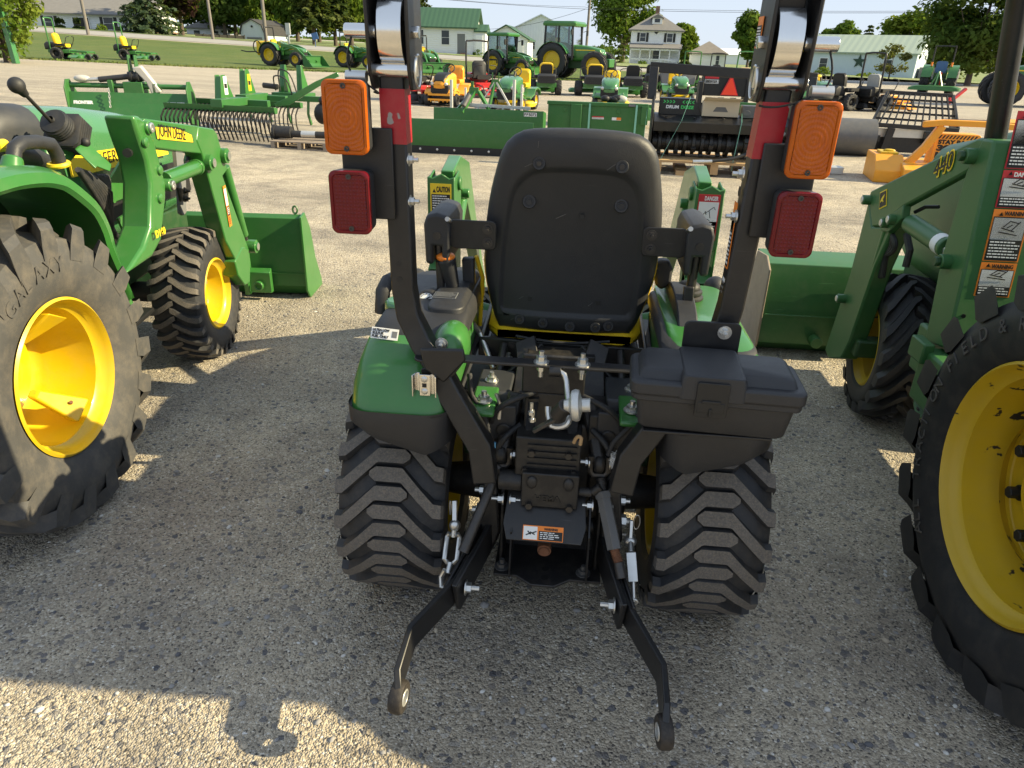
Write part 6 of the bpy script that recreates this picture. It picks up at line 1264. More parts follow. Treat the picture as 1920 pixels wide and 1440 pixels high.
for s in (0, 1): b.prism([(.02 + s * .10, .05, .9), (.02 + s * .10, .12, 1.42), (.02 + s * .10, .20, 1.42), (.02 + s * .10, .3, .9)], (.02, 0, 0))
b.build('mast', M['green_imp'], t, 30, .003)
b = MB(); b.cyl((-.45, .08, .95), (.0, .10, 1.02), .055); b.m = 1; b.cyl((.0, .10, 1.02), (.22, .12, 1.02), .09); b.cyl((.05, .1, 1.02), (.08, .1, 1.02), .11); b.cyl((.15, .1, 1.02), (.18, .1, 1.02), .105); b.m = 2; b.cyl((-.75, .08, .93), (-.45, .08, .96), .035); b.build('drive_shaft', [M['plastic'], M['rubber_k'], M['galv']], t)
b = MB(); r = random.Random(4); b.prism([(.10, .02, 1.18), (.24, .02, 1.22), (.50, .02, .74), (.34, .02, .70), (.28, .02, .92)], (0, .10, .02)); b.build('plastic_wrap', M['bag'], t, 25, .02); b = MB(); b.ell((-.72, .10, .96), .13, .08, .07); b.build('shaft_wrap', M['bag'], t, 60)
b = MB()
for k in range(8): b.tube([(-.28 + .012 * cos(q) * (k % 2), -.06 - .01 * k + .012 * cos(q) * ((k + 1) % 2), .78 - .045 * k + .028 * sin(q)) for q in [2 * pi * i / 8 for i in range(8)]], .006, 5, True)
b.build('chain', M['galv'], t)
def rake(label, loc, rz, wd, n, mastx=0.0, sticker='dec_ye', grp='landscape rakes', mh=.92):
    t = thing('landscape_rake', label, 'implement', loc, rz, grp)
    b = MB(); b.prism([(-wd / 2, 0, .42), (-wd / 2, .08, .42), (-wd / 2, .10, .50), (-wd / 2, -.02, .52)], (wd, 0, 0)); b.build('rake_bar', M['green_imp'], t, 30, .004)
    b = MB()
    for k in range(n):
        x = -wd / 2 + .03 + (wd - .06) * k / (n - 1); b.sweep([(x, .05, .44), (x, -.06, .42), (x, -.16, .32), (x, -.17, .18), (x, -.10, .02)], .028, .010, XR)
    tn = b.build('tine_row', M['ink'], t, 0)
    b = MB(); b.box(-.10, .10, -.05, .75, .48, .60); b.box(-.45, .45, .70, .80, .46, .56); b.build('hitch_beam', M['green_imp'], t, 30, .006)
    b = MB()
    for s in (0, 1): b.prism([(mastx - .06 + s * .10, .62, .55), (mastx - .06 + s * .10, .70, mh), (mastx - .06 + s * .10, .82, mh), (mastx - .06 + s * .10, 1.02, .55)], (.012, 0, 0))
    b.prism([(mastx - .05, .62, .55), (mastx - .05, .70, mh - .02), (mastx + .04, .70, mh - .02), (mastx + .04, .62, .55)], (0, .01, 0)); ms = b.build('mast', M['green'], t, 30, .004)
    decal(ms, (mastx + .0535, .75, .62), YF, ZUP, .10, .28, sticker, [(.1, .9, .35, .6, 'ink')], [], [(.15, .85, .05, .3, 4, 'ink')])
    return t
rake('green landscape rake with black tines, nearest one behind the left tractor bucket', G3(418, 262), R_(-6), 1.9, 26, -.38, 'white')
rake('green landscape rake with yellow label on its mast, middle one of the row', G3(462, 247), R_(-4), 2.1, 28, -.32, mh=.98)
def mastimp(label, loc, rz, h, wd):
    t = thing('cultivator', label, 'implement', loc, rz)
    b = MB(); b.box(-wd / 2, wd / 2, -.05, .06, .42, .52); b.box(-.35, .35, .0, .45, .46, .56); b.build('tool_bar', M['green_imp'], t, 30, .006)
    b = MB()
    for s in (-1, 1): b.prism([(s * .20, .1, .5), (s * .17, .2, h), (s * .17, .3, h), (s * .20, .5, .5)], (.02, 0, 0)); b.prism([(s * .20 - .06, .1, .5), (s * .17 - .05, .2, h), (s * .17 + .05, .2, h), (s * .20 + .06, .1, .5)], (0, .012, 0))
    b.build('mast', M['green'], t, 30, .004)
    for k in range(5): x = -wd / 2 + .1 + (wd - .2) * k / 4; MB().sweep([(x, 0, .45), (x, -.05, .2), (x, .04, .0)], .05, .03, XR).build('shank', M['green_imp'], t, 0)
    b = MB(); b.tube(smooth2([(-.15, 0, .6), (-.12, -.05, .95), (.1, -.05, .9), (.2, 0, .55)], 4), .014, 6); b.tube(smooth2([(-.25, 0, .6), (-.2, -.1, .85), (.05, -.1, .8), (.1, 0, .5)], 4), .014, 6); b.cyl((-.5, 0, .68), (-.2, 0, .66), .05); b.build('hydraulic_hose', M['rubber_k'], t)
    return t
mastimp('green cultivator frame with two tall masts and black hoses, behind the rakes', G3(545, 232), R_(-8), 1.05, 1.9)
t = thing('auger_boom', 'pale green boom arm with black auger drive above a small pallet', 'implement', G3(590, 262), 0)
b = MB(); b.sweep([(-.62, 0, .52), (-.40, 0, .58), (.1, .05, .86), (.45, .1, 1.02)], .05, [.05, .11, .09, .07], ZUP); b.sweep([(.30, .1, 0), (.30, .1, .9)], .06, .06, YF); b.build('arm', M['green'], t, 30, .004)
b = MB(); b.ell((.20, -.05, .42), .15, .13, .17); b.ell((.24, -.05, .62), .10, .10, .08); b.build('auger_drive', M['ink'], t, 60)
t = thing('pallet', 'small weathered pallet on the gravel left of the amber lamp', 'pallet', G3(575, 276), R_(-3))
b = MB()
for k in range(6): b.box(-.42, .50, -.38 + .14 * k, -.28 + .14 * k, .10, .118)
for x in (-.40, .02, .42): b.box(x, x + .06, -.38, .42, .012, .10)
for k in range(3): b.box(-.42, .50, -.38 + .32 * k, -.28 + .32 * k, 0, .012)
b.build('pallet_boards', M['woodgrey'], t, 0)
b = MB(); b.cyl((-.42, -.1, .22), (-.18, -.1, .22), .09); b.cyl((-.46, -.1, .22), (-.42, -.1, .22), .11); b.cyl((-.18, -.1, .20), (.6, -.1, .20), .05); b.m = 1; b.cyl((-.02, -.1, .20), (.2, -.1, .20), .052); o = b.build('drive_shaft', [M['rubber_k'], M['galv']]); p = gp(575, 276); o.location = p; tag(o, 'black drive shaft guard lying on the weathered pallet', 'drive shaft')

# ---- blades in the middle
def blade(label, loc, rz, wd, h, text=None, edge=True):
    t = thing('grader_blade', label, 'implement', loc, rz)
    b = MB(); b.loft([[V((x, y, z)) for y, z in ((0, .10), (-.03, .25), (0, h), (.02, h), (.0, .25), (.03, .10))] for x in (-wd / 2, wd / 2)]); bl = b.build('blade_sheet', M['green_imp'], t, 25)
    if edge:
        b = MB(); b.box(-wd / 2, wd / 2, -.006, .012, .0, .11); b.m = 1
        for k in range(8): x = -wd / 2 + wd * (k + .5) / 8; b.ell((x, -.008, .06), .018, .006, .018)
        b.build('cutting_edge', [M['ink'], M['galv']], bl, 0)
    if text: decal(bl, (wd / 2 - .34, -.006, h - .10), XR, ZUP, .24, .075, 'ink', [(.02, .98, .06, .94, 'white')], [(text, .05, .2, .6, 'ink', .9)], off=.004)
    return t
p = gp(868, 290); blade('wide dark green grader blade with bolted black edge, beside the seat back', (p.x, p.y, 0), R_(-2), 2.15, .50)
t = blade('dark green box scraper blade with number plate, behind the grader blade', G3(914, 262), R_(-2), 1.98, .52, 'BB5072', False); L = Matrix
b = MB()
for s in (-1, 1): b.prism([(s * .99, 0, .02), (s * .99, 0, .52), (s * .99, .6, .45), (s * .99, .6, .05)], (.012, 0, 0))
b.box(-.95, .95, .45, .50, .05, .45); b.build('box_side', M['green_imp'], t, 0)
b = MB()
b.beam((-.75, .05, .3), (-.32, .28, .80), .05, .04); b.beam((.15, .05, .3), (-.22, .28, .80), .06, .05); b.beam((-.48, .0, .45), (-.3, .28, .80), .09, .05); b.box(-.38, -.22, .24, .34, .76, .86); b.beam((-.34, .3, .84), (-.34, .3, .96), .05, .05); b.build('hitch_frame', M['green'], t, 25)
b = MB(); b.cyl((-.44, -.02, .56), (-.36, .1, .74), .05, n=10); b.build('side_link', M['rollergrey'], t)
b = MB(); b.beam((-.45, .15, .58), (.75, .15, .55), .04, .05)
for x in (-.2, .25, .7): b.beam((x, .15, .36), (x, .15, .56), .03, .03)
b.build('cross_tube', M['galv'], t, 0)
for px, py, hh, D in ((847, 237, .95, 0), (873, 200, .6, 1), (962, 240, .98, 2), (977, 215, .78, 3)):
    p = gp(px, py + 10); b = MB(); b.cyl((0, 0, 0), (0, 0, hh), .032, n=14); o = b.build('galvanised_post', M['galv']); o.location = p
    tag(o, ('tall galvanised post rising left of the A frame on the blade', 'short galvanised post behind the A frame on the blade', 'tall galvanised post rising just above the seat back', 'galvanised post in front of the left green lawn tractor')[D], 'post', 'galvanised posts among the blades')
t = thing('a_frame_hitch', 'green A frame hitch with pale braces, between orange mower and lawn tractor', 'implement', G3(925, 218), 0)
b = MB(); b.beam((-.45, 0, .1), (0, .1, .78), .04, .03); b.beam((.50, 0, .1), (.06, .1, .78), .05, .04); b.build('brace', M['galv'], t, 0)
b = MB(); b.beam((-.12, 0, .15), (.0, .1, .75), .08, .05); b.prism([(-.14, .08, .66), (.20, .08, .66), (.10, .08, .85), (-.04, .08, .85)], (0, .04, 0)); b.beam((-.05, .1, .84), (-.05, .1, 1.0), .025, .025); b.beam((.11, .1, .84), (.11, .1, 1.0), .025, .025); b.build('mast', M['green'], t, 25)
t = thing('bale_spear_frame', 'green box scraper with pale straps, above the right half of the seat back', 'implement', G3(1112, 262), R_(-1))
b = MB(); b.box(-.88, .95, 0, .05, .05, .60); b.box(-.9, .97, -.03, .08, .60, .66); b.box(-.45, -.25, -.06, .0, .05, .62); b.box(.85, .98, -.05, .0, .3, .62)
for x in (-.6, -.1, .4): b.box(x, x + .06, -.012, 0, .48, .55)
fr = b.build('back_sheet', M['green_imp'], t, 25, .006)
decal(fr, (-.05, -.001, .37), XR, ZUP, .22, .05, 'white', [(.0, 1, .6, 1, 'dec_rd')], [], [(.05, .95, .08, .5, 2, 'ink')], off=.004); decal(fr, (.32, -.001, .36), XR, ZUP, .17, .05, 'white', [(.5, 1, .1, 1, 'dec_or')], [], [], off=.004)
decal(fr, (.60, -.031, .605), XR, ZUP, .14, .05, 'ink', [(.05, .95, .1, .9, 'mgrey')], [], [], off=.002)
for x in (-.12, .74):
    b = MB(); b.box(x, x + .035, -.068, -.064, .02, .64); b.build('strap', M['strap'], t, 0)
t = thing('rotary_cutter', 'low green rotary cutter deck with wrapped gearbox, behind the strapped scraper', 'implement', G3(1145, 236), R_(-2))
b = MB(); b.loft([[V((px, py, z)) for px, py in rrect(-.95 + g, .95 - g, -.5, .5, .12, 4)] for z, g in ((.18, 0), (.40, .02), (.44, .10))]); b.box(-.9, .9, -.4, -.3, .42, .5); b.build('deck', M['green'], t, 35)
b = MB(); r = random.Random(6)
for k in range(7): b.ell((-.05 + r.uniform(-.25, .25), -.1 + r.uniform(-.1, .1), .52 + r.uniform(0, .10)), .10, .08, .07)
b.m = 1; b.ell((.18, -.15, .58), .14, .06, .08)
b.build('gearbox', [M['ink'], M['bag']], t, 60)

# ---- drum mulcher on its timber pallet
p0 = gp(1238, 330); X0, Y0 = p0.x, p0.y + .15
t = thing('timber_pallet', 'pale timber pallet under the black drum mulcher', 'pallet', (X0 + .75, Y0 + .45, 0), R_(-4))
b = MB()
for k in range(5): b.box(-.85, .85, -.5 + .22 * k, -.36 + .22 * k, .16, .19)
for x in (-.8, -.05, .70): b.box(x, x + .10, -.5, .55, .03, .16)
for x in (-.5, .32): b.box(x, x + .16, -.52, .5, -.0, .06)
b.build('pallet_boards', M['wood'], t, 0)
t = thing('drum_mulcher', 'black drum mulcher with green chevrons, strapped onto the timber pallet', 'implement', (X0 + .75, Y0 + .45, .19), R_(-4)); t.scale = (1, 1, .76)
b = MB(); b.cyl((-.85, -.05, .26), (.90, -.05, .26), .15, n=24)
for k in range(15):
    x = -.78 + .115 * k
    b.lathe([(0, .15), (.008, .20), (.05, .20), (.058, .15)], (x, -.05, .26), XR, 20)
    for j in range(3): an = k * .9 + j * 2.1; b.obox((x + .03, -.05 + .21 * cos(an), .26 + .21 * sin(an)), (.03, 0, 0), V((0, cos(an), sin(an))) * .03, V((0, -sin(an), cos(an))) * .04)
b.build('drum', M['blackmet'], t, 30, .004)
b = MB(); b.loft([[V((x, y, z)) for y, z in ((-.30, .46), (-.32, .62), (-.10, .72), (.35, .72), (.35, .10), (.30, .10), (.30, .66), (-.08, .66), (-.26, .56), (-.26, .46))] for x in (-.86, .92)])
for k in range(5): b.ell((-.7 + .38 * k, -.2, .70), .02, .02, .012)
b.build('drum_housing', M['black'], t, 25, .004)
b = MB()
for s, x in ((-1, -.90), (1, .94)): b.prism([(x, -.32, .10), (x, -.34, .64), (x, -.12, .80), (x, .38, .80), (x, .38, .02), (x, -.10, .02)], (.03, 0, 0))
b.beam((-.92, -.05, .75), (-.92, .0, 1.16), .12, .10, YF); b.sweep([(-.98, .02, 1.16), (.1, .02, 1.12), (1.2, .02, 1.09)], .10, .13, ZUP); b.beam((1.15, -.05, .7), (1.15, .0, 1.1), .10, .09, YF); b.build('push_bar', M['black'], t, 25, .01).scale = (1, 1, 1.29)
b = MB(); b.prism([(-.80, -.06, .72), (-.80, -.06, 1.0), (-.33, -.06, 1.0), (-.22, -.06, .72)], (0, .25, 0)); mb = b.build('motor_cover', M['black'], t, 25, .006)
b = MB()
for k in range(4):
    for s in (-1, 1): x = -.545 + s * (.05 + .042 * k); b.prism([(x + s * .02, -.064, .965), (x + s * .035, -.064, .965), (x + s * .012, -.064, .94), (x + s * .035, -.064, .915), (x + s * .02, -.064, .915), (x - s * .003, -.064, .94)], (0, .003, 0))
b.build('chevron', M['dec_gn'], mb, 0)
lettering('DRUM', (-.71, -.064, .83), XR, ZUP, .05, M['white'], mb, width=.17, bold=.003); lettering('DOZE', (-.51, -.064, .83), XR, ZUP, .05, M['dec_gn'], mb, width=.17, bold=.003)
b = MB(); b.box(.30, .52, -.12, .12, .72, .92); b.cyl((.36, -.13, .8), (.36, -.12, .8), .05); b.build('hydraulic_motor', M['rollergrey'], t, 35, .02)
b = MB(); b.tube(smooth2([(.9, -.25, .55), (.6, -.42, .30), (.25, -.52, .10), (-.05, -.55, .03)], 6), .028, 10); b.m = 1
hp_ = smooth2([(.86, -.27, .52), (.6, -.42, .30), (.40, -.48, .19)], 8)
b.tube(hp_, [.042 if i % 3 else .038 for i in range(len(hp_))], 10); b.m = 2; b.cyl((-.05, -.55, .03), (-.15, -.56, .02), .03); b.cyl((-.15, -.56, .02), (-.30, -.57, .01), .035); b.build('hydraulic_hose', [M['rubber_k'], M['mgrey'], M['steel']], t, 50)
for x, x2 in ((-.96, -.98), (-.40, -.72), (.30, .24)):
    b = MB(); b.sweep([(x, -.10, 1.03 if x == -.40 else .78), (x - (x - x2) * .3, -.36, .66), (x2, -.40, .0), (x2, -.40, -.15)], .045, .003, XR); b.build('strap', M['strap'], t, 0)
p = V((X0 + .75, Y0 + .45, .742)); b = MB(); q = Matrix.Rotation(R_(-6), 4, 'Z')
b.loft([[V((x, y, z)) for x, y in ((-.24, -.15), (.24, -.15), (.24, .15), (-.24, .15))] for z in (0, .19)]); b.prism([(-.24, -.15, .19), (.24, -.15, .19), (.26, -.27, .23), (-.22, -.26, .24)], (0, 0, .006)); b.m = 1; b.prism([(-.10, -.151, .06), (.10, -.151, .06), (.06, -.151, .12), (-.06, -.151, .12)], (0, -.001, 0)); o = b.build('cardboard_box', [M['card'], M['rollergrey']]); o.location = (p.x + .02, p.y + .02, p.z); o.rotation_euler = (0, 0, R_(-6)); tag(o, 'open cardboard box lying on top of the black drum mulcher', 'box')

# ---- overseeder with triangle and other attachments to the right
t = thing('overseeder', 'black seeder box with red warning triangle and white name plate', 'implement', G3(1350, 222), R_(-3))
b = MB(); b.box(-.56, .56, .0, .5, .56, 1.08); b.box(-.66, -.55, -.05, .55, .10, .90); b.box(.55, .66, -.05, .55, .10, 1.0); bx = b.build('seed_box', M['ink'], t, 30, .01)
b = MB()
for x in (-.42, -.10, .22): b.beam((x, -.05, .2), (x + .05, -.02, .52), .03, .03); b.box(x - .04, x + .12, -.06, -.02, .50, .53)
b.build('linkage', M['rollergrey'], t, 0)
b = MB(); b.cyl((-.6, .1, .22), (.6, .1, .22), .16, n=18); b.build('press_roller', M['ink'], t)
decal(bx, (-.53, 0, .86), XR, ZUP, .36, .10, 'white', [(.02, .98, .06, .94, 'mgrey'), (.05, .95, .12, .88, 'white')], [('FRONTIER', .12, .25, .5, 'ink', .78)], off=.006)
decal(bx, (-.53, 0, .98), XR, ZUP, .36, .05, 'dec_rd', off=.006)
b = MB(); b.prism([(-.06, -.08, .60), (.34, -.08, .60), (.16, -.08, 1.00), (.12, -.08, 1.00)], (0, .006, 0)); b.m = 1; b.prism([(-.09, -.072, .585), (.37, -.072, .585), (.17, -.072, 1.05), (.11, -.072, 1.05)], (0, .005, 0)); b.build('warning_triangle', [M['smv'], M['dec_rd']], bx, 0)
b = MB()
for z in (.70, .78): b.box(.20, .26, -.006, 0, z, z + .05)
b.build('reflector', M['dec_rd'], bx, 0)
t = thing('grey_hopper', 'grey hopper with dark lettering behind the green lawn tractor hood', 'implement', G3(1272, 176), 0)
b = MB(); b.loft([[V((a_, b_, z)) for a_, b_ in rrect(-.9 * g, .75 * g, 0, .7, .05, 2)] for z, g in ((.4, .85), (1.0, 1.0), (1.1, 1.0))]); b.box(-.6, -.5, .1, .5, 0, .4); b.box(.4, .5, .1, .5, 0, .4); b.build('hopper', M['mgrey'], t, 30, .01)
b = MB(); b.box(-.88, .74, .02, .68, 1.1, 1.16); b.build('hopper_lid', M['ink'], t, 30, .01)
t = thing('green_cutter_frame', 'long green implement frame with pale tie, under the red warning triangle', 'implement', G3(1390, 238), R_(-2))
b = MB(); b.box(-.9, 1.1, 0, .08, .42, .54); b.box(-.9, 1.1, .3, .38, .30, .50); b.box(-.5, -.4, 0, .4, .05, .5); b.box(.8, .9, 0, .4, .05, .5); b.beam((-.65, 0, .55), (-.1, -.2, .46), .06, .05); b.build('frame', M['green_imp'], t, 25, .006)
b = MB(); b.tube([(-.75 + .07 * cos(q), -.06, .55 + .05 * sin(q)) for q in [2 * pi * i / 12 for i in range(12)]], .015, 6, True); b.build('tie', M['bag'], t)
p = gp(1560, 292); b = MB(); b.cyl((-.9, 0, .30), (.62, 0, .30), .30, n=40); b.m = 1
b.lathe([(.62, .30), (.63, .26), (.60, .25), (.60, .001)], (0, 0, .30), XR, 32); b.lathe([(-.9, .30), (-.91, .26), (-.88, .25), (-.88, .001)], (0, 0, .30), XR, 32); b.box(-1.0, -.92, -.1, .6, .25, .35); b.box(.66, .72, -.1, .6, .25, .35); b.box(-1.0, .72, .50, .60, .25, .40)
o = b.build('steel_roller', [M['rollergrey'], M['ink']], None, 40); o.location = (p.x + .05, p.y + .25, 0); o.rotation_euler = (0, 0, R_(-4)); tag(o, 'grey steel drum roller lying behind the right lamp', 'roller')
t = thing('rock_grapple', 'black rock bucket with welded grid, behind the orange attachment', 'implement', G3(1672, 292), R_(-4))
b = MB(); A_, B2, C2, D2 = V((-.45, .0, .50)), V((.95, .0, .46)), V((1.0, .75, .98)), V((-.05, .75, 1.0))
for k in range(13): u = k / 12; b.beam(A_.lerp(B2, u), D2.lerp(C2, u), .022, .035)
for k in range(6): v = k / 5; b.beam(A_.lerp(D2, v), B2.lerp(C2, v), .022, .035)
b.build('grid', M['ink'], t, 0)
b = MB(); b.sweep([A_, B2], .07, .07, ZUP); b.sweep([D2, C2], .06, .06, ZUP); b.prism([(-.48, -.02, .02), (-.48, .0, .52), (-.10, .78, 1.02), (-.30, .3, .30), (-.44, .05, .02)], (.03, 0, 0)); b.prism([(.95, 0, .02), (.95, 0, .50), (1.02, .78, 1.0), (1.0, .3, .2)], (.03, 0, 0)); b.box(-.45, .95, .10, .16, .05, .42)
b.beam((-.18, -.04, .02), (-.12, -.04, .46), .12, .05, YF); b.box(.45, .7, -.04, .1, .22, .42); b.build('bucket_frame', M['black'], t, 25, .004)
b = MB(); b.box(-.44, .94, .07, .095, .30, .44); b.build('pale_strip', M['galv'], t, 0)
t = thing('brush_cutter', 'orange brush cutter head with stay back warning panel, beside the right loader', 'implement', G3(1672, 338), R_(-10))
b = MB(); b.loft([[V((x, y, z)) for y, z in ((-.3, .0), (-.32, .16), (-.05, .34), (.5, .34), (.5, .0))] for x in (-.30, .06)]); b.loft([[V((x, y, z)) for y, z in ((-.45, .0), (-.45, .20), (-.2, .26), (.5, .26), (.5, .0))] for x in (.02, .55)]); b.build('deck', M['orange'], t, 25, .012)
b = MB(); b.box(-.22, .0, -.02, .3, .34, .37); b.ell((-.1, .1, .38), .08, .04, .02); b.build('deck_cover', M['yellow_old'], t, 25, .006)
b = MB(); b.sweep([(.10, -.1, .22), (.28, -.1, .46), (.42, -.1, .74)], .10, .09, YF); b.sweep([(.18, -.15, .75), (.42, -.12, .78), (.9, -.08, .78), (2.2, .1, .70)], .085, .075, ZUP); b.beam((1.55, .2, .75), (1.25, .2, .25), .09, .09, YF); b.build('guard_bar', M['orange'], t, 25, .01)
b = MB(); b.loft([[V((a_, y, z_)) for a_, z_ in rrect(.40, .94, .17, .64, .04, 3)] for y in (-.02, .28)]); pn = b.build('guard_panel', M['orange'], t, 35, .006)
b = MB()
for k in range(11): x = .43 + .042 * k; b.prism([(x, -.024, .575), (x + .02, -.024, .575), (x + .045, -.024, .62), (x + .025, -.024, .62)], (0, .003, 0))
b.build('hazard_stripe', M['ink'], pn, 0)
lettering('STAY BACK', (.44, -.024, .51), XR, ZUP, .05, M['ink'], pn, width=.45, bold=.004); lettering('300 FT', (.44, -.024, .425), XR, ZUP, .068, M['ink'], pn, width=.45, bold=.006); lettering('100 M', (.44, -.024, .335), XR, ZUP, .068, M['ink'], pn, width=.38, bold=.006)
b = MB(); b.box(.22, .50, -.46, -.44, .04, .14); b.build('opening', M['ink'], t, 0)
p = gp(1560, 325); b = MB(); b.box(-.12, .12, -.1, .1, .0, .10); o = b.build('concrete_block', M['galv'], None, 30, .01); o.location = p; tag(o, 'small grey block on the gravel right of the right lamp', 'block')
t = thing('orange_bucket', 'orange bucket edge standing at the right border of the yard', 'implement', G3(1915, 232), R_(60))
b = MB(); b.loft([[V((x, y, z)) for y, z in ((0, 0), (.6, .0), (.9, .75), (.85, .75), (.5, .06), (0, .06))] for x in (-.9, .9)]); b.build('bucket_sheet', M['orange'], t, 25, .01)

# ================================================================ BUILDINGS, TREES, POLES beyond the road
def siding(name, c, horiz=True, sc=9):
    mt, n, p = newmat(name); g = N(n, "ShaderNodeTexCoord").outputs['Object']; sx = N(n, "ShaderNodeSeparateXYZ"); n.links.new(g, sx.inputs[0])
    wv = N(n, "ShaderNodeMath", operation='PINGPONG'); mu = N(n, "ShaderNodeMath", operation='MULTIPLY'); n.links.new(sx.outputs[2 if horiz else 0], mu.inputs[0]); mu.inputs[1].default_value = sc
    n.links.new(mu.outputs[0], wv.inputs[0]); wv.inputs[1].default_value = 1
    f = noisef(n, .8, 4, .6); col = mixc(n, f, [x * .93 for x in c], c); n.links.new(col, p.inputs['Base Color']); p.inputs['Roughness'].default_value = .6
    bumpn(n, wv.outputs[0], p, .6, .03); return mt
M['white_sid'] = siding('white lap siding', (.78, .79, .80)); M['blue_sid'] = siding('pale blue grey siding', (.50, .56, .62), False, 4); M['white_rib'] = siding('white ribbed sheet', (.74, .76, .78), False, 5)
M['aqua_sid'] = siding('pale blue sheet wall', (.55, .64, .68), False, 4)
M['brick'] = paint('brown brick', (.22, .13, .09), .85, dust=.1, var=.3, scale=3)
M['shingle'] = paint('grey shingles', (.17, .165, .16), .9, dust=.2, var=.25, scale=2); M['shingle_dk'] = paint('dark shingles', (.035, .035, .037), .9, dust=.1, var=.3, scale=2)
M['shingle_br'] = paint('brown shingles', (.20, .18, .16), .9, dust=.2, var=.25, scale=2)
M['green_roof'] = siding('green ribbed roof', (.035, .095, .05), False, 3.5); M['sage_roof'] = siding('sage green ribbed roof', (.33, .40, .32), False, 2.5)
M['pane'] = paint('dark window pane', (.03, .04, .05), .08, dust=0, var=.2); M['trim'] = paint('white trim', (.80, .80, .79), .5, dust=.03)
M['green_shut'] = paint('dark green paint', (.015, .05, .03), .5); M['fencewood'] = paint('dark weathered fence', (.06, .055, .05), .9, dust=.1, var=.3)
def house(name, label, loc, rz, w_, d_, h, rh, wall='white_sid', roof='shingle', wins=(), doors=(), lower=None, hip=False, over=.35, cat='house', gable_front=False):
    t = thing(name, label, cat, loc, rz); b = MB(); hw = w_ / 2
    if hip: b.box(-hw, hw, 0, d_, -1, h)
    elif gable_front: b.prism([(-hw, 0, -1), (-hw, 0, h), (0, 0, h + rh), (hw, 0, h), (hw, 0, -1)], (0, d_, 0))
    else: b.prism([(-hw, 0, -1), (-hw, 0, h), (-hw, d_ / 2, h + rh), (-hw, d_, h), (-hw, d_, -1)], (w_, 0, 0))
    b.build('wall', M[wall], t, 0)
    if lower: b = MB(); b.box(-hw - .03, hw + .03, -.03, d_ + .03, -1, lower); b.build('brick_base', M['brick'], t, 0)
    b = MB(); o = over; th = .14
    if hip:
        e = [(-hw - o, -o, h), (hw + o, -o, h), (hw + o, d_ + o, h), (-hw - o, d_ + o, h)]; rl = max(0, (w_ - d_) / 2); r0, r1 = (-rl, d_ / 2, h + rh), (rl + .01, d_ / 2, h + rh)
        b.add(e + [r0, r1] + [(x, y, z - th) for x, y, z in e], [(0, 1, 5, 4), (1, 2, 5), (2, 3, 4, 5), (3, 0, 4), (0, 6, 7, 1), (1, 7, 8, 2), (2, 8, 9, 3), (3, 9, 6, 0), (6, 9, 8, 7)])
    elif gable_front:
        k = rh / hw
        for s in (-1, 1): b.prism([(0, -o, h + rh + .02), (s * (hw + o), -o, h - o * k + .02), (s * (hw + o), -o, h - o * k + .02 + th), (0, -o, h + rh + .02 + th)], (0, d_ + 2 * o, 0))
    else:
        k = rh / (d_ / 2)
        for y0, y1 in ((-o, d_ / 2), (d_ + o, d_ / 2)): b.prism([(-hw - o, y0, h - o * k + .02), (-hw - o, y1, h + rh + .02), (-hw - o, y1, h + rh + .02 + th), (-hw - o, y0, h - o * k + .02 + th)], (w_ + 2 * o, 0, 0))
    b.build('roof', M[roof], t, 0)
    for x, z, ww, hh, sh in wins:
        b = MB(); b.box(x - ww / 2 - .08, x + ww / 2 + .08, -.07, -.01, z - .08, z + hh + .08); fr = b.build('window', M['trim'], t, 0)
        b = MB(); b.box(x - ww / 2, x + ww / 2, -.09, -.06, z, z + hh / 2 - .02); b.box(x - ww / 2, x + ww / 2, -.09, -.06, z + hh / 2 + .02, z + hh); b.build('pane', M['pane'], fr, 0)
        if sh:
            for s in (-1, 1): b = MB(); b.box(x + s * (ww / 2 + .28) - .18, x + s * (ww / 2 + .28) + .18, -.07, -.01, z - .05, z + hh + .05); b.build('shutter', M[sh], fr, 0)
    for x, ww, hh, mk in doors:
        b = MB(); b.box(x - ww / 2, x + ww / 2, -.08, -.01, -.05, hh); dr = b.build('door', M[mk], t, 0)
        b = MB(); b.box(x - ww / 2 - .09, x - ww / 2, -.1, -.01, -.05, hh + .09); b.box(x + ww / 2, x + ww / 2 + .09, -.1, -.01, -.05, hh + .09); b.box(x - ww / 2, x + ww / 2, -.1, -.01, hh, hh + .09); b.build('door_frame', M['trim'], dr, 0)
    return t
def facing(loc): return atan2(-(loc[0]), (loc[1]))
# ranch house, upper left
c = gd(150, 112); c.z -= 1.0; t = house('ranch_house', 'long single storey house with grey roof, white walls and brick base, far left', c, R_(8), 18.0, 8.5, 2.75, 1.75, wins=[(-6.6, 1.0, 1.6, 1.35, 'ink'), (-3.2, 1.0, 1.0, 1.25, 'ink'), (3.9, 1.0, 1.1, 1.3, 'ink'), (7.2, 1.0, 1.7, 1.35, 'ink')], doors=[(.6, 1.9, 2.2, 'ink')], lower=1.0, over=.6)
b = MB(); b.box(9.5, 9.6, 3.2, 4.2, 1.2, 2.3); b.build('window', M['ink'], t, 0); b = MB(); b.cyl((6.8, 2.6, 3.6), (6.8, 2.6, 4.1), .04); b.ell((6.8, 2.5, 4.2), .35, .1, .3); b.build('dish_antenna', M['mgrey'], t)
for k, (x, hgt2) in enumerate(((-1.5, 1.5), (2.5, 2.2))): pass
c = gd(392, 138); c.z -= .9; house('bungalow', 'small white house with grey hip roof, right of the dark maple', c, R_(22), 6.2, 6, 2.0, 1.4, hip=True, wins=[(1.2, .8, .9, .8, None), (-1.6, .8, .9, .8, None)], roof='shingle')
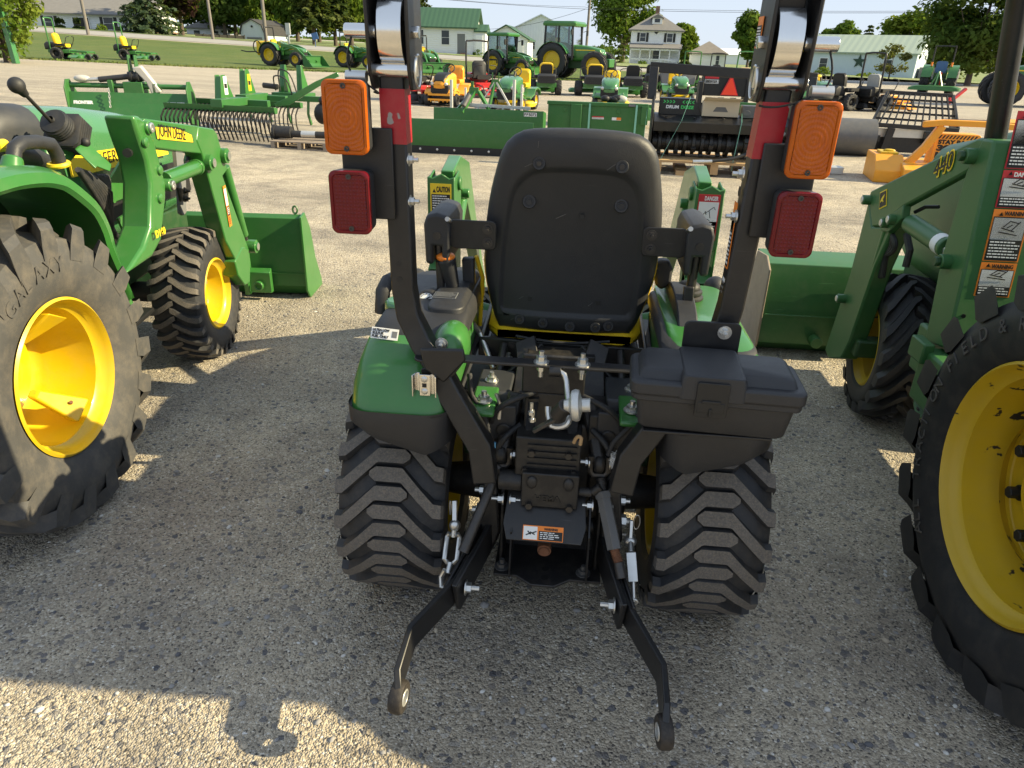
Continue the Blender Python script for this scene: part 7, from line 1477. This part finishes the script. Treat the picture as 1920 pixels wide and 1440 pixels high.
# gambrel barn
c = gd(476, 112); c.z -= 1.15; t = thing('gambrel_barn', 'pale blue barn with rounded gambrel roof and garage door, behind the utility pole', 'barn', c, R_(-4))
pr = [(-1.75, -1), (-1.75, 1.7), (-1.35, 2.9), (0, 3.55), (1.35, 2.9), (1.75, 1.7), (1.75, -1)]
b = MB(); b.prism([(x, 0, z) for x, z in pr], (0, 7, 0)); b.build('wall', M['blue_sid'], t, 0)
b = MB()
for (x0, z0), (x1, z1) in zip(pr[1:5], pr[2:6]): l = hypot(x1 - x0, z1 - z0); nx, nz = -(z1 - z0) / l, (x1 - x0) / l; b.prism([(x0 + nx * .02, -.2, z0 + nz * .02), (x1 + nx * .02, -.2, z1 + nz * .02), (x1 + nx * .13, -.2, z1 + nz * .13), (x0 + nx * .13, -.2, z0 + nz * .13)], (0, 7.4, 0))
b.build('roof', M['shingle_dk'], t, 0); b = MB(); b.box(-.85, 1.35, -.06, 0, -.1, 1.45); b.build('garage_door', M['mgrey'], t, 0); b = MB(); b.cyl((0, -.05, 2.75), (0, 0, 2.75), .16, n=6); b.build('vent', M['ink'], t)
# green roofed white building and porch
c = gd(800, 95); t = house('green_roofed_house', 'white house with long green metal roof and side porch, left of the cab tractors', c, R_(1), 11.5, 6.0, 2.9, 1.9, roof='green_roof', wins=[(-1.0, .9, 1.3, 1.5, None), (2.3, .9, .9, 1.5, None), (-3.6, .9, 1.2, 1.5, None)], doors=[(4.2, .95, 2.1, 'mgrey')], over=.45)
b = MB(); b.box(5.8, 7.1, -.3, 3.0, -1, 2.3); b.build('porch', M['white_sid'], t, 0); b = MB(); b.prism([(5.75, -.5, 2.3), (5.75, 3.2, 2.3), (5.75, 3.2, 2.5), (5.75, 1.3, 3.2), (5.75, -.5, 2.45)], (1.6, 0, 0)); b.build('porch_roof', M['green_roof'], t, 0); b = MB(); b.box(6.0, 6.8, -.42, -.31, -.3, 2.0); b.build('porch_door', M['trim'], t, 0)
b = MB(); b.box(4.2, 4.9, -.8, -.12, -.6, .05); b.build('step', M['brick'], t, 0)
c = gd(948, 108); house('garage', 'white garage with green edged gable, behind the mid sized cab tractor', c, R_(-2), 6.0, 7, 2.2, 1.6, wall='white_sid', roof='green_roof', gable_front=True, doors=[(1.0, 2.6, 1.9, 'trim')], cat='garage')
c = gd(1012, 118); house('metal_barn', 'tall white metal barn behind the biggest tractor', c, R_(0), 9.5, 14, 3.6, 2.2, wall='white_rib', roof='white_rib', gable_front=True, wins=[(-2.0, 1.2, 2.4, 1.0, None)], cat='barn')
# farmhouse
c = gd(1226, 124); t = house('farmhouse', 'two storey white farmhouse with hip roof, dormer, chimney and front porch', c, R_(-3), 7.6, 8, 5.0, 2.6, hip=True, over=.5, wins=[(-2.0, 3.4, .8, 1.15, 'ink'), (2.1, 3.4, .8, 1.15, 'ink'), (.3, .8, 1.0, 1.4, None)])
b = MB(); b.box(-.75, .75, 1.0, 3.0, 5.9, 6.75); b.build('dormer', M['trim'], t, 0); b = MB(); b.prism([(-1.0, .8, 6.7), (1.0, .8, 6.7), (0, .8, 7.25)], (0, 2.4, 0)); b.build('dormer_roof', M['shingle'], t, 0); b = MB(); b.box(-.4, .4, .95, 1.0, 6.1, 6.6); b.build('dormer_window', M['pane'], t, 0)
b = MB(); b.box(-.3, .3, 3.7, 4.3, 7.0, 8.5); b.build('chimney', M['brick'], t, 0)
b = MB(); b.prism([(-3.9, -2.3, 2.35), (-3.9, 0, 3.0), (-3.9, 0, 3.12), (-3.9, -2.3, 2.5)], (7.9, 0, 0)); b.build('porch_roof', M['shingle'], t, 0)
b = MB()
for k in range(6): x = -3.7 + k * 1.48; b.box(x - .07, x + .07, -2.2, -2.06, -.2, 2.35)
b.box(-3.75, 3.75, -2.2, -2.06, 2.15, 2.35); b.box(-3.75, 3.75, -2.2, -2.06, .85, .98)
for k in range(36): x = -3.7 + k * .21; b.box(x, x + .06, -2.17, -2.09, .2, .85)
b.build('porch_railing', M['trim'], t, 0); b = MB(); b.box(-3.75, 3.75, -2.2, 0, -.8, .1); b.build('porch_floor', M['mgrey'], t, 0)
b = MB()
b.beam((1.0, -2.6, .95), (8.2, -3.4, .1), .10, .10); b.beam((1.0, -2.6, .3), (8.2, -3.4, -.4), .10, .10)
for k in range(13): u = k / 12; b.beam((1 + 7.2 * u, -2.6 - .8 * u, -.8), (1 + 7.2 * u, -2.6 - .8 * u, .95 - .85 * u), .07, .07)
b.build('ramp_railing', M['trim'], t, 0); b = MB(); b.prism([(-.35, -.02, 4.75), (.35, -.02, 4.75), (0, -.02, 4.4)], (0, -.04, 0)); b.build('gable_mark', M['ink'], t, 0)
c = gd(1326, 128); house('garage', 'low white garage with brown hip roof, right of the farmhouse', c, R_(-8), 5.6, 6, 2.3, 1.8, hip=True, roof='shingle_br', wins=[(1.6, .6, .5, 1.4, None)], cat='garage')
# star building
c = gd(1590, 108); t = house('metal_workshop', 'long pale blue building with sage green roof and dark star on its wall', c, R_(-30), 15.5, 9, 2.75, 2.0, wall='aqua_sid', roof='sage_roof', over=.3, wins=[(-3.0, .7, .9, 1.3, None), (4.6, .7, .9, 1.3, None)], cat='building')
b = MB(); st = [(1.3 + (.85 if i % 2 == 0 else .34) * sin(pi * i / 5), -.06, 1.75 + (.85 if i % 2 == 0 else .34) * cos(pi * i / 5)) for i in range(10)]; b.prism(st, (0, -.04, 0)); b.build('star', M['green_shut'], t, 0)
b = MB(); b.box(8, 12, 2, 7, -.5, 1.3); b.build('lean_to', M['mgrey'], t, 0)
b = MB(); c = gd(415, 108); c.z -= .8; b.box(-3, 3, 0, .08, -.5, 1.15)
for k in range(7): b.box(-3 + k * .98, -2.9 + k * .98, -.05, .12, -.5, 1.25)
o = b.build('board_fence', M['fencewood'], None, 0); o.location = c; o.rotation_euler = (0, 0, R_(20)); tag(o, 'dark board fence between small house and blue barn', 'fence')
c = gd(1392, 300); house('far_barn', 'tiny white barn on the horizon right of the roll bar hoop', c, 0, 22, 12, 3.2, 2.0, wall='white_rib', roof='white_rib', cat='barn')
# poles, wires
tops = []
for px, D, hh, r_, lean, lab in ((168, 82, 10, .15, -.012, 'weathered utility pole in front of the ranch house'), (401, 84, 10, .15, -.01, 'utility pole between dark maple and green trees'), (500, 70, 10, .16, .004, 'grey utility pole directly behind the lawn tractor with sprayer'), (1098, 86, 10.5, .15, .012, 'utility pole against the big maple left of the farmhouse')):
    p = gd(px, D); b = MB(); b.cyl((0, 0, -.3), (lean * hh, 0, hh), r_, r_ * .7, 12); b.beam((lean * hh - 1.1, 0, hh - .5), (lean * hh + 1.1, 0, hh - .5), .10, .12); b.cyl((lean * hh + .5, -.2, hh - 2.2), (lean * hh + .5, -.2, hh - 1.4), .22) if px == 1098 else None
    o = b.build('utility_pole', M['pole']); o.location = p; tag(o, lab, 'utility pole', 'utility poles along the road'); tops.append(p + V((lean * hh, 0, hh - .45)))
p = gd(543, 72); b = MB(); b.box(-.06, .06, -.06, .06, -.2, 1.6); b.box(-.18, .18, -.12, .12, 1.15, 2.05); o = b.build('meter_post', M['galv']); o.location = p; tag(o, 'pale electric meter post on the lawn right of the grey pole', 'post')
def wire(p, q, sag, r_, lab):
    b = MB(); p, q = V(p), V(q); b.tube([p.lerp(q, i / 24) - ZUP * (sag * 4 * (i / 24) * (1 - i / 24)) for i in range(25)], r_, 5); o = b.build('overhead_wire', M['ink']); tag(o, lab, 'wire', 'overhead wires')
def at_px(px, py, D): d = ray(px, py); return EYE + d * (D / hypot(d.x, d.y))
wire(at_px(700, -14, 80), at_px(1098, 17, 86), .15, .018, 'upper overhead wire running left to the pole by the maple')
wire(at_px(700, -16, 81), at_px(1098, 13, 87), .25, .014, 'second overhead wire just above the other left of the pole')
wire(at_px(1098, 17, 86), at_px(2050, 20, 78), .25, .018, 'upper overhead wire running right from the pole past the farmhouse roof')
wire(at_px(1098, 14, 87), at_px(2050, 17, 79), .25, .014, 'thin overhead wire just above the right hand one')
wire(at_px(885, 55, 96), at_px(1098, 17, 86), .55, .018, 'sagging wire from the green roofed house up to the pole')
b = MB(); p = gp(30, 117) * .97; b.beam((0, 0, 0), (-.25, 0, 6.2), .24, .18); o = b.build('green_post', M['green_hood']); o.location = p; tag(o, 'teal green slanted post standing among the leaves at the left edge', 'post')
p = gd(592, 78); b = MB(); b.cyl((0, 0, 0), (0, 0, .7), .03); b.obox((0, 0, .95), (.28, 0, .08), (0, .05, 0), (-.08, 0, .28)); o = b.build('small_sign', M['blue']); o.location = p; tag(o, 'small dark blue sign on the grass between the spruce trunks', 'sign')

def leafmat(name, a, b2):
    mt, n, p = newmat(name); g = N(n, "ShaderNodeNewGeometry"); col = mixc(n, g.outputs['Random Per Island'], a, b2)
    df = N(n, "ShaderNodeBsdfDiffuse"); tl = N(n, "ShaderNodeBsdfTranslucent"); mx_ = N(n, "ShaderNodeMixShader"); mx_.inputs[0].default_value = .34
    n.links.new(col, df.inputs[0]); n.links.new(mixc(n, .5, col, (.25, .32, .03)), tl.inputs[0]); n.links.new(df.outputs[0], mx_.inputs[1]); n.links.new(tl.outputs[0], mx_.inputs[2])
    n.links.new(mx_.outputs[0], n.nodes['Material Output'].inputs[0]); return mt
LM = {'mid': [leafmat('mid green leaves', (.05, .10, .016), (.095, .155, .028)), leafmat('mid green leaves lighter', (.08, .14, .02), (.135, .195, .036))],
      'light': [leafmat('fresh green leaves', (.07, .125, .016), (.13, .19, .03)), leafmat('fresh yellow green leaves', (.11, .165, .02), (.18, .22, .04))],
      'dark': [leafmat('dark green leaves', (.028, .06, .014), (.055, .095, .024)), leafmat('dark green leaves lighter', (.055, .095, .02), (.10, .14, .036))],
      'olive': [leafmat('olive leaves', (.09, .10, .03), (.16, .15, .06)), leafmat('tan olive leaves', (.14, .13, .05), (.22, .19, .09))],
      'purple': [leafmat('purple maple leaves', (.014, .008, .010), (.035, .016, .02)), leafmat('purple maple leaves lighter', (.03, .014, .017), (.055, .024, .026))],
      'spruce': [leafmat('blue spruce needles', (.035, .06, .035), (.075, .11, .07)), leafmat('blue spruce tips', (.07, .10, .06), (.12, .15, .09))],
      'conifer': [leafmat('dark conifer needles', (.028, .05, .016), (.06, .085, .028)), leafmat('olive conifer tips', (.07, .095, .028), (.125, .145, .05))]}
M['bark'] = paint('rough bark', (.09, .07, .055), .95, dust=.1, var=.35, scale=4)
def leafcard(b, c, s, nrm, r):
    nrm = (nrm + V((r.gauss(0, .5), r.gauss(0, .5), r.gauss(0, .5)))).normalized(); x, y = ortho(nrm); a = r.random() * 2 * pi; e = x * cos(a) + y * sin(a); f = nrm.cross(e); l, w2 = s * r.uniform(.7, 1.3), s * r.uniform(.4, .75)
    b.add([c - e * l, c - f * w2 + nrm * s * .12, c + e * l, c + f * w2 + nrm * s * .12], [(0, 1, 2), (0, 2, 3)])
TREEG = 'trees and shrubs beyond the road'
def tree(name, label, loc, h, w_, kind='mid', n=2600, trunk=.28, leaf=.32, seed=1, cat='tree', group=TREEG, clumps=26, low=0.0):
    t = thing(name, label, cat, loc, rnd.random() * 6, group); r = random.Random(seed)
    b = MB(); tr = h * trunk; b.cyl((0, 0, -.4), (0, 0, tr), .028 * h, .018 * h, 9); ends = []
    b.cyl((0, 0, tr), (w_ * .02, 0, h * .8), .018 * h, .005 * h, 7)
    for i in range(9): a = i * 2.4; z0 = tr * (.75 + .06 * i); e = V((cos(a) * w_ * .33, sin(a) * w_ * .33, min(h * .86, z0 + h * (.22 + .04 * (i % 4))))); b.tube(arc((0, 0, z0), (e.x * .5, e.y * .5, z0 + (e.z - z0) * .35), e, 4), [.010 * h, .008 * h, .006 * h, .004 * h, .002 * h], 5)
    b.build('trunk', M['bark'], t, 50)
    b = MB(); zc = (tr * (.75 - low) + h) / 2; hz = (h - tr * (.75 - low)) / 2; per = n // clumps
    for k in range(clumps):
        while 1:
            p = V((r.uniform(-1, 1), r.uniform(-1, 1), r.uniform(-1, 1)))
            if .25 < p.length < 1: break
        p = p.normalized() * (p.length ** .5) * .80; sq = 1 - .25 * max(0, p.z) - .15 * max(0, -p.z)
        c = V((p.x * w_ / 2 * sq, p.y * w_ / 2 * sq, zc + p.z * hz)); cr = r.uniform(.13, .24) * min(w_, h * .9); b.m = 0 if r.random() < .55 else 1
        for q in range(per):
            d = V((r.gauss(0, 1), r.gauss(0, 1), r.gauss(0, 1))).normalized(); rr = r.random() ** .45
            pt = c + V((d.x * cr, d.y * cr, d.z * cr * .72)) * rr; leafcard(b, pt, leaf, (d + V((0, 0, .5))), r)
    b.build('crown', LM[kind], t, 0); return t
def conifer(name, label, loc, h, w_, kind='conifer', n=2600, trunk=.1, leaf=.30, seed=1, ex=.85, cat='tree', group=TREEG):
    t = thing(name, label, cat, loc, rnd.random() * 6, group); r = random.Random(seed)
    b = MB(); b.cyl((0, 0, -.4), (0, 0, h * .96), .020 * h, .004 * h, 9); b.build('trunk', M['bark'], t, 50)
    b = MB(); lv = int(h * 1.5); z0 = h * trunk; tot = 0
    for i in range(lv):
        u = i / lv; R2 = w_ / 2 * (1 - u) ** ex * r.uniform(.82, 1.1); nb = int(5 + 5 * (1 - u)); b.m = 0 if r.random() < .5 else 1
        for k in range(nb):
            a = 2 * pi * (k + r.random() * .8) / nb + i; L2 = R2 * r.uniform(.65, 1.1); per = max(4, int(n / lv / nb * (1.6 * (1 - u) + .3)))
            b.m = 0 if r.random() < .6 else 1
            for q in range(per):
                s = r.random() ** .7; z = z0 + (h - z0) * u + .12 * h * (1 - u) * .3 - s * L2 * .28 + r.gauss(0, .10); pt = V((cos(a) * L2 * s + r.gauss(0, .12) * L2 * .5, sin(a) * L2 * s + r.gauss(0, .12) * L2 * .5, z)); leafcard(b, pt, leaf * (.7 + .4 * (1 - u)), V((cos(a) * .5, sin(a) * .5, 1)), r)
    b.build('crown', LM[kind], t, 0); return t
def bush(label, loc, w_, h, kind, n=260, leaf=.14, seed=3):
    r = random.Random(seed); b = MB()
    for q in range(n): d = V((r.gauss(0, 1), r.gauss(0, 1), abs(r.gauss(0, 1)))).normalized(); b.m = 0 if noise.noise(d * 2 + V((seed, 0, 0))) < 0 else 1; leafcard(b, V((d.x * w_ / 2, d.y * w_ / 2, d.z * h)) * (r.random() ** .3), leaf, d, r)
    o = b.build('shrub', LM[kind], None, 0); o.location = loc; tag(o, label, 'shrub', TREEG)
# foreground tree at the left edge of the lawn
t = tree('leafy_tree', 'leafy olive green tree at the left edge, nearest one on the lawn', gp(14, 117), 5.6, 3.6, 'light', 6500, .10, .11, 11, clumps=40, low=.9)
conifer('blue_spruce', 'broad blue grey spruce between the ranch house and dark maple', gd(284, 98), 10.5, 7.2, 'spruce', 5200, .03, .26, 2)
tree('purple_maple', 'dark purple maple right of the spruce', gd(345, 104), 10, 8.2, 'purple', 4600, .22, .30, 3, clumps=34)
T3 = [(38, 128, 12, 9, 'mid'), (250, 140, 13, 9, 'dark'), (300, 150, 14, 11, 'mid'), (378, 150, 14, 10, 'mid'), (445, 150, 15, 10, 'dark'), (600, 150, 15, 12, 'mid'), (690, 160, 15, 12, 'mid'), (110, 150, 9.5, 11, 'dark'), (205, 150, 9.5, 10, 'mid'), (425, 132, 12, 8, 'dark'), (462, 138, 14, 11, 'mid'), (520, 140, 14, 9, 'light'), (560, 128, 13, 8, 'mid')]
for i, (px, D, h, w_, kd) in enumerate(T3):
    tree('broadleaf_tree', ('mid green tree behind the leafy tree at the left edge', 'dark tree behind the spruce at the right end of the ranch house', 'tall green tree between spruce and purple maple, far back', 'green tree behind the purple maple, left of the pole', 'dark tall tree behind the small white house, right of the pole', 'broad green tree behind the two bare spruce trunks', 'broad green tree far behind the left roll bar post', 'dark tree top behind the left half of the ranch house roof', 'tree top behind the right half of the ranch house roof', 'dark tree right behind the small white house', 'tall green tree behind the blue barn, left of the pole', 'fresh green tree behind the blue barn, right of the pole', 'mid green tree behind the pale meter post')[i], gd(px, D), h, w_, kd, 5600, .20, .42, 20 + i, clumps=48, low=.55)
for i, (px, D, h, w_, kd) in enumerate(((410, 140, 13, 6, 'conifer'), (590, 92, 11.5, 6.2, 'conifer'), (630, 94, 12, 5.6, 'conifer'), (790, 128, 10.5, 7, 'conifer'), (1618, 175, 9, 9, 'conifer'), (1650, 178, 8, 8, 'conifer'), (1745, 118, 11, 8, 'conifer'), (1425, 150, 13, 5, 'conifer'))):
    conifer('conifer_tree', ('dark conifer beside the pole right of the purple maple', 'open spruce with bare lower trunk, left one behind the lawn tractors', 'open spruce with bare lower trunk, nearest the left roll bar post', 'conifer top above the green roofed house', 'dark conifer left behind the workshop roof', 'dark conifer right behind the workshop roof', 'dark conifer at the left shoulder of the dense chestnut tree', 'narrow conifer behind the right roll bar post')[i], gd(px, D), h, w_, kd, 4400, .16 if i in (1, 2) else .06, .32, 40 + i)
for i, (px, D, h, w_, kd) in enumerate(((660, 118, 13, 9, 'light'), (715, 130, 12, 9, 'light'), (1168, 150, 15, 15, 'mid'), (1278, 165, 8.2, 6.5, 'light'), (1402, 124, 8.6, 5.2, 'mid'), (1548, 160, 7.5, 5, 'mid'), (1578, 158, 8.8, 6, 'mid'), (1692, 140, 9.8, 9.5, 'light'))):
    tree('broadleaf_tree', ('bright green tree right behind the spruces, left of the roll bar post', 'bright green tree right of the left roll bar post', 'huge spreading maple behind the pole and farmhouse', 'small fresh green tree right of the farmhouse chimney', 'round green tree left of the right roll bar post', 'green tree behind the left end of the workshop roof', 'taller green tree behind the middle of the workshop roof', 'pale green tree rising behind the dark conifers')[i], gd(px, D), h, w_, kd, 7000 if i == 2 else 4200, .22, .40, 60 + i, clumps=52 if i == 2 else 38)
tree('chestnut_tree', 'large dense dark chestnut tree, right of the workshop', gd(1822, 76), 10.5, 9.8, 'dark', 10500, .18, .26, 81, clumps=64, low=.6)
tree('chestnut_tree', 'dark tree at the right edge behind the black canopy post', gd(1950, 84), 11.5, 9.5, 'dark', 6000, .15, .30, 82, clumps=44, low=.5)
tree('ornamental_tree', 'small sparse olive brown tree in front of the workshop corner', gd(1672, 84), 3.3, 3.6, 'olive', 700, .22, .17, 83, clumps=16)
for i, (px, D, h, w_, lab) in enumerate(((1163, 117, 3.9, 2.1, 'clipped dark cedar column at the left corner of the farmhouse'), (1285, 121, 3.6, 2.0, 'clipped dark cedar column at the right corner of the farmhouse'), (118, 104, 1.5, 1.2, 'rounded cedar shrub left of the ranch house door'), (152, 104, 1.7, 1.2, 'pointed cedar shrub right of the ranch house door'))):
    conifer('cedar_column', lab, gd(px, D), h, w_, 'conifer', 1500, .0, .16, 90 + i, .35, 'shrub')
bush('small yellow green bush before the ranch house wall', gd(195, 104), 1.4, .7, 'light', 240, .12, 1)
bush('yellow green round bush at the left end of the workshop', gd(1547, 99), 2.2, 1.1, 'light', 320, .16, 2)
bush('low yellow green bush below the star on the workshop', gd(1632, 97), 3.2, .6, 'light', 300, .15, 4)
bush('low bush beside the porch of the green roofed house', gd(897, 94), 1.4, .9, 'mid', 220, .14, 5)
bush('low bush in front of the farmhouse porch', gd(1205, 118), 1.6, .7, 'mid', 220, .14, 6)
# far woods along the horizon read as one mass
r = random.Random(8); b = MB()
for k in range(9000):
    a = r.uniform(-1.0, .85); D = r.uniform(420, 520); hh = (5 + 5 * noise.noise(V((a * 9, 1, 0))) + 3 * noise.noise(V((a * 40, 3, 0)))) * (1 if noise.noise(V((a * 5, 7, 0))) > -.15 else .35)
    x, y = D * sin(a), D * cos(a); b.m = r.choice((0, 1)); leafcard(b, V((x, y, hgt(x, y) + r.random() ** .6 * max(1.5, hh))), 1.3, V((0, -1, .6)), r)
o = b.build('far_woods', LM['dark'], None, 0); tag(o, 'distant dark woods along the horizon', 'woods', kind='stuff')
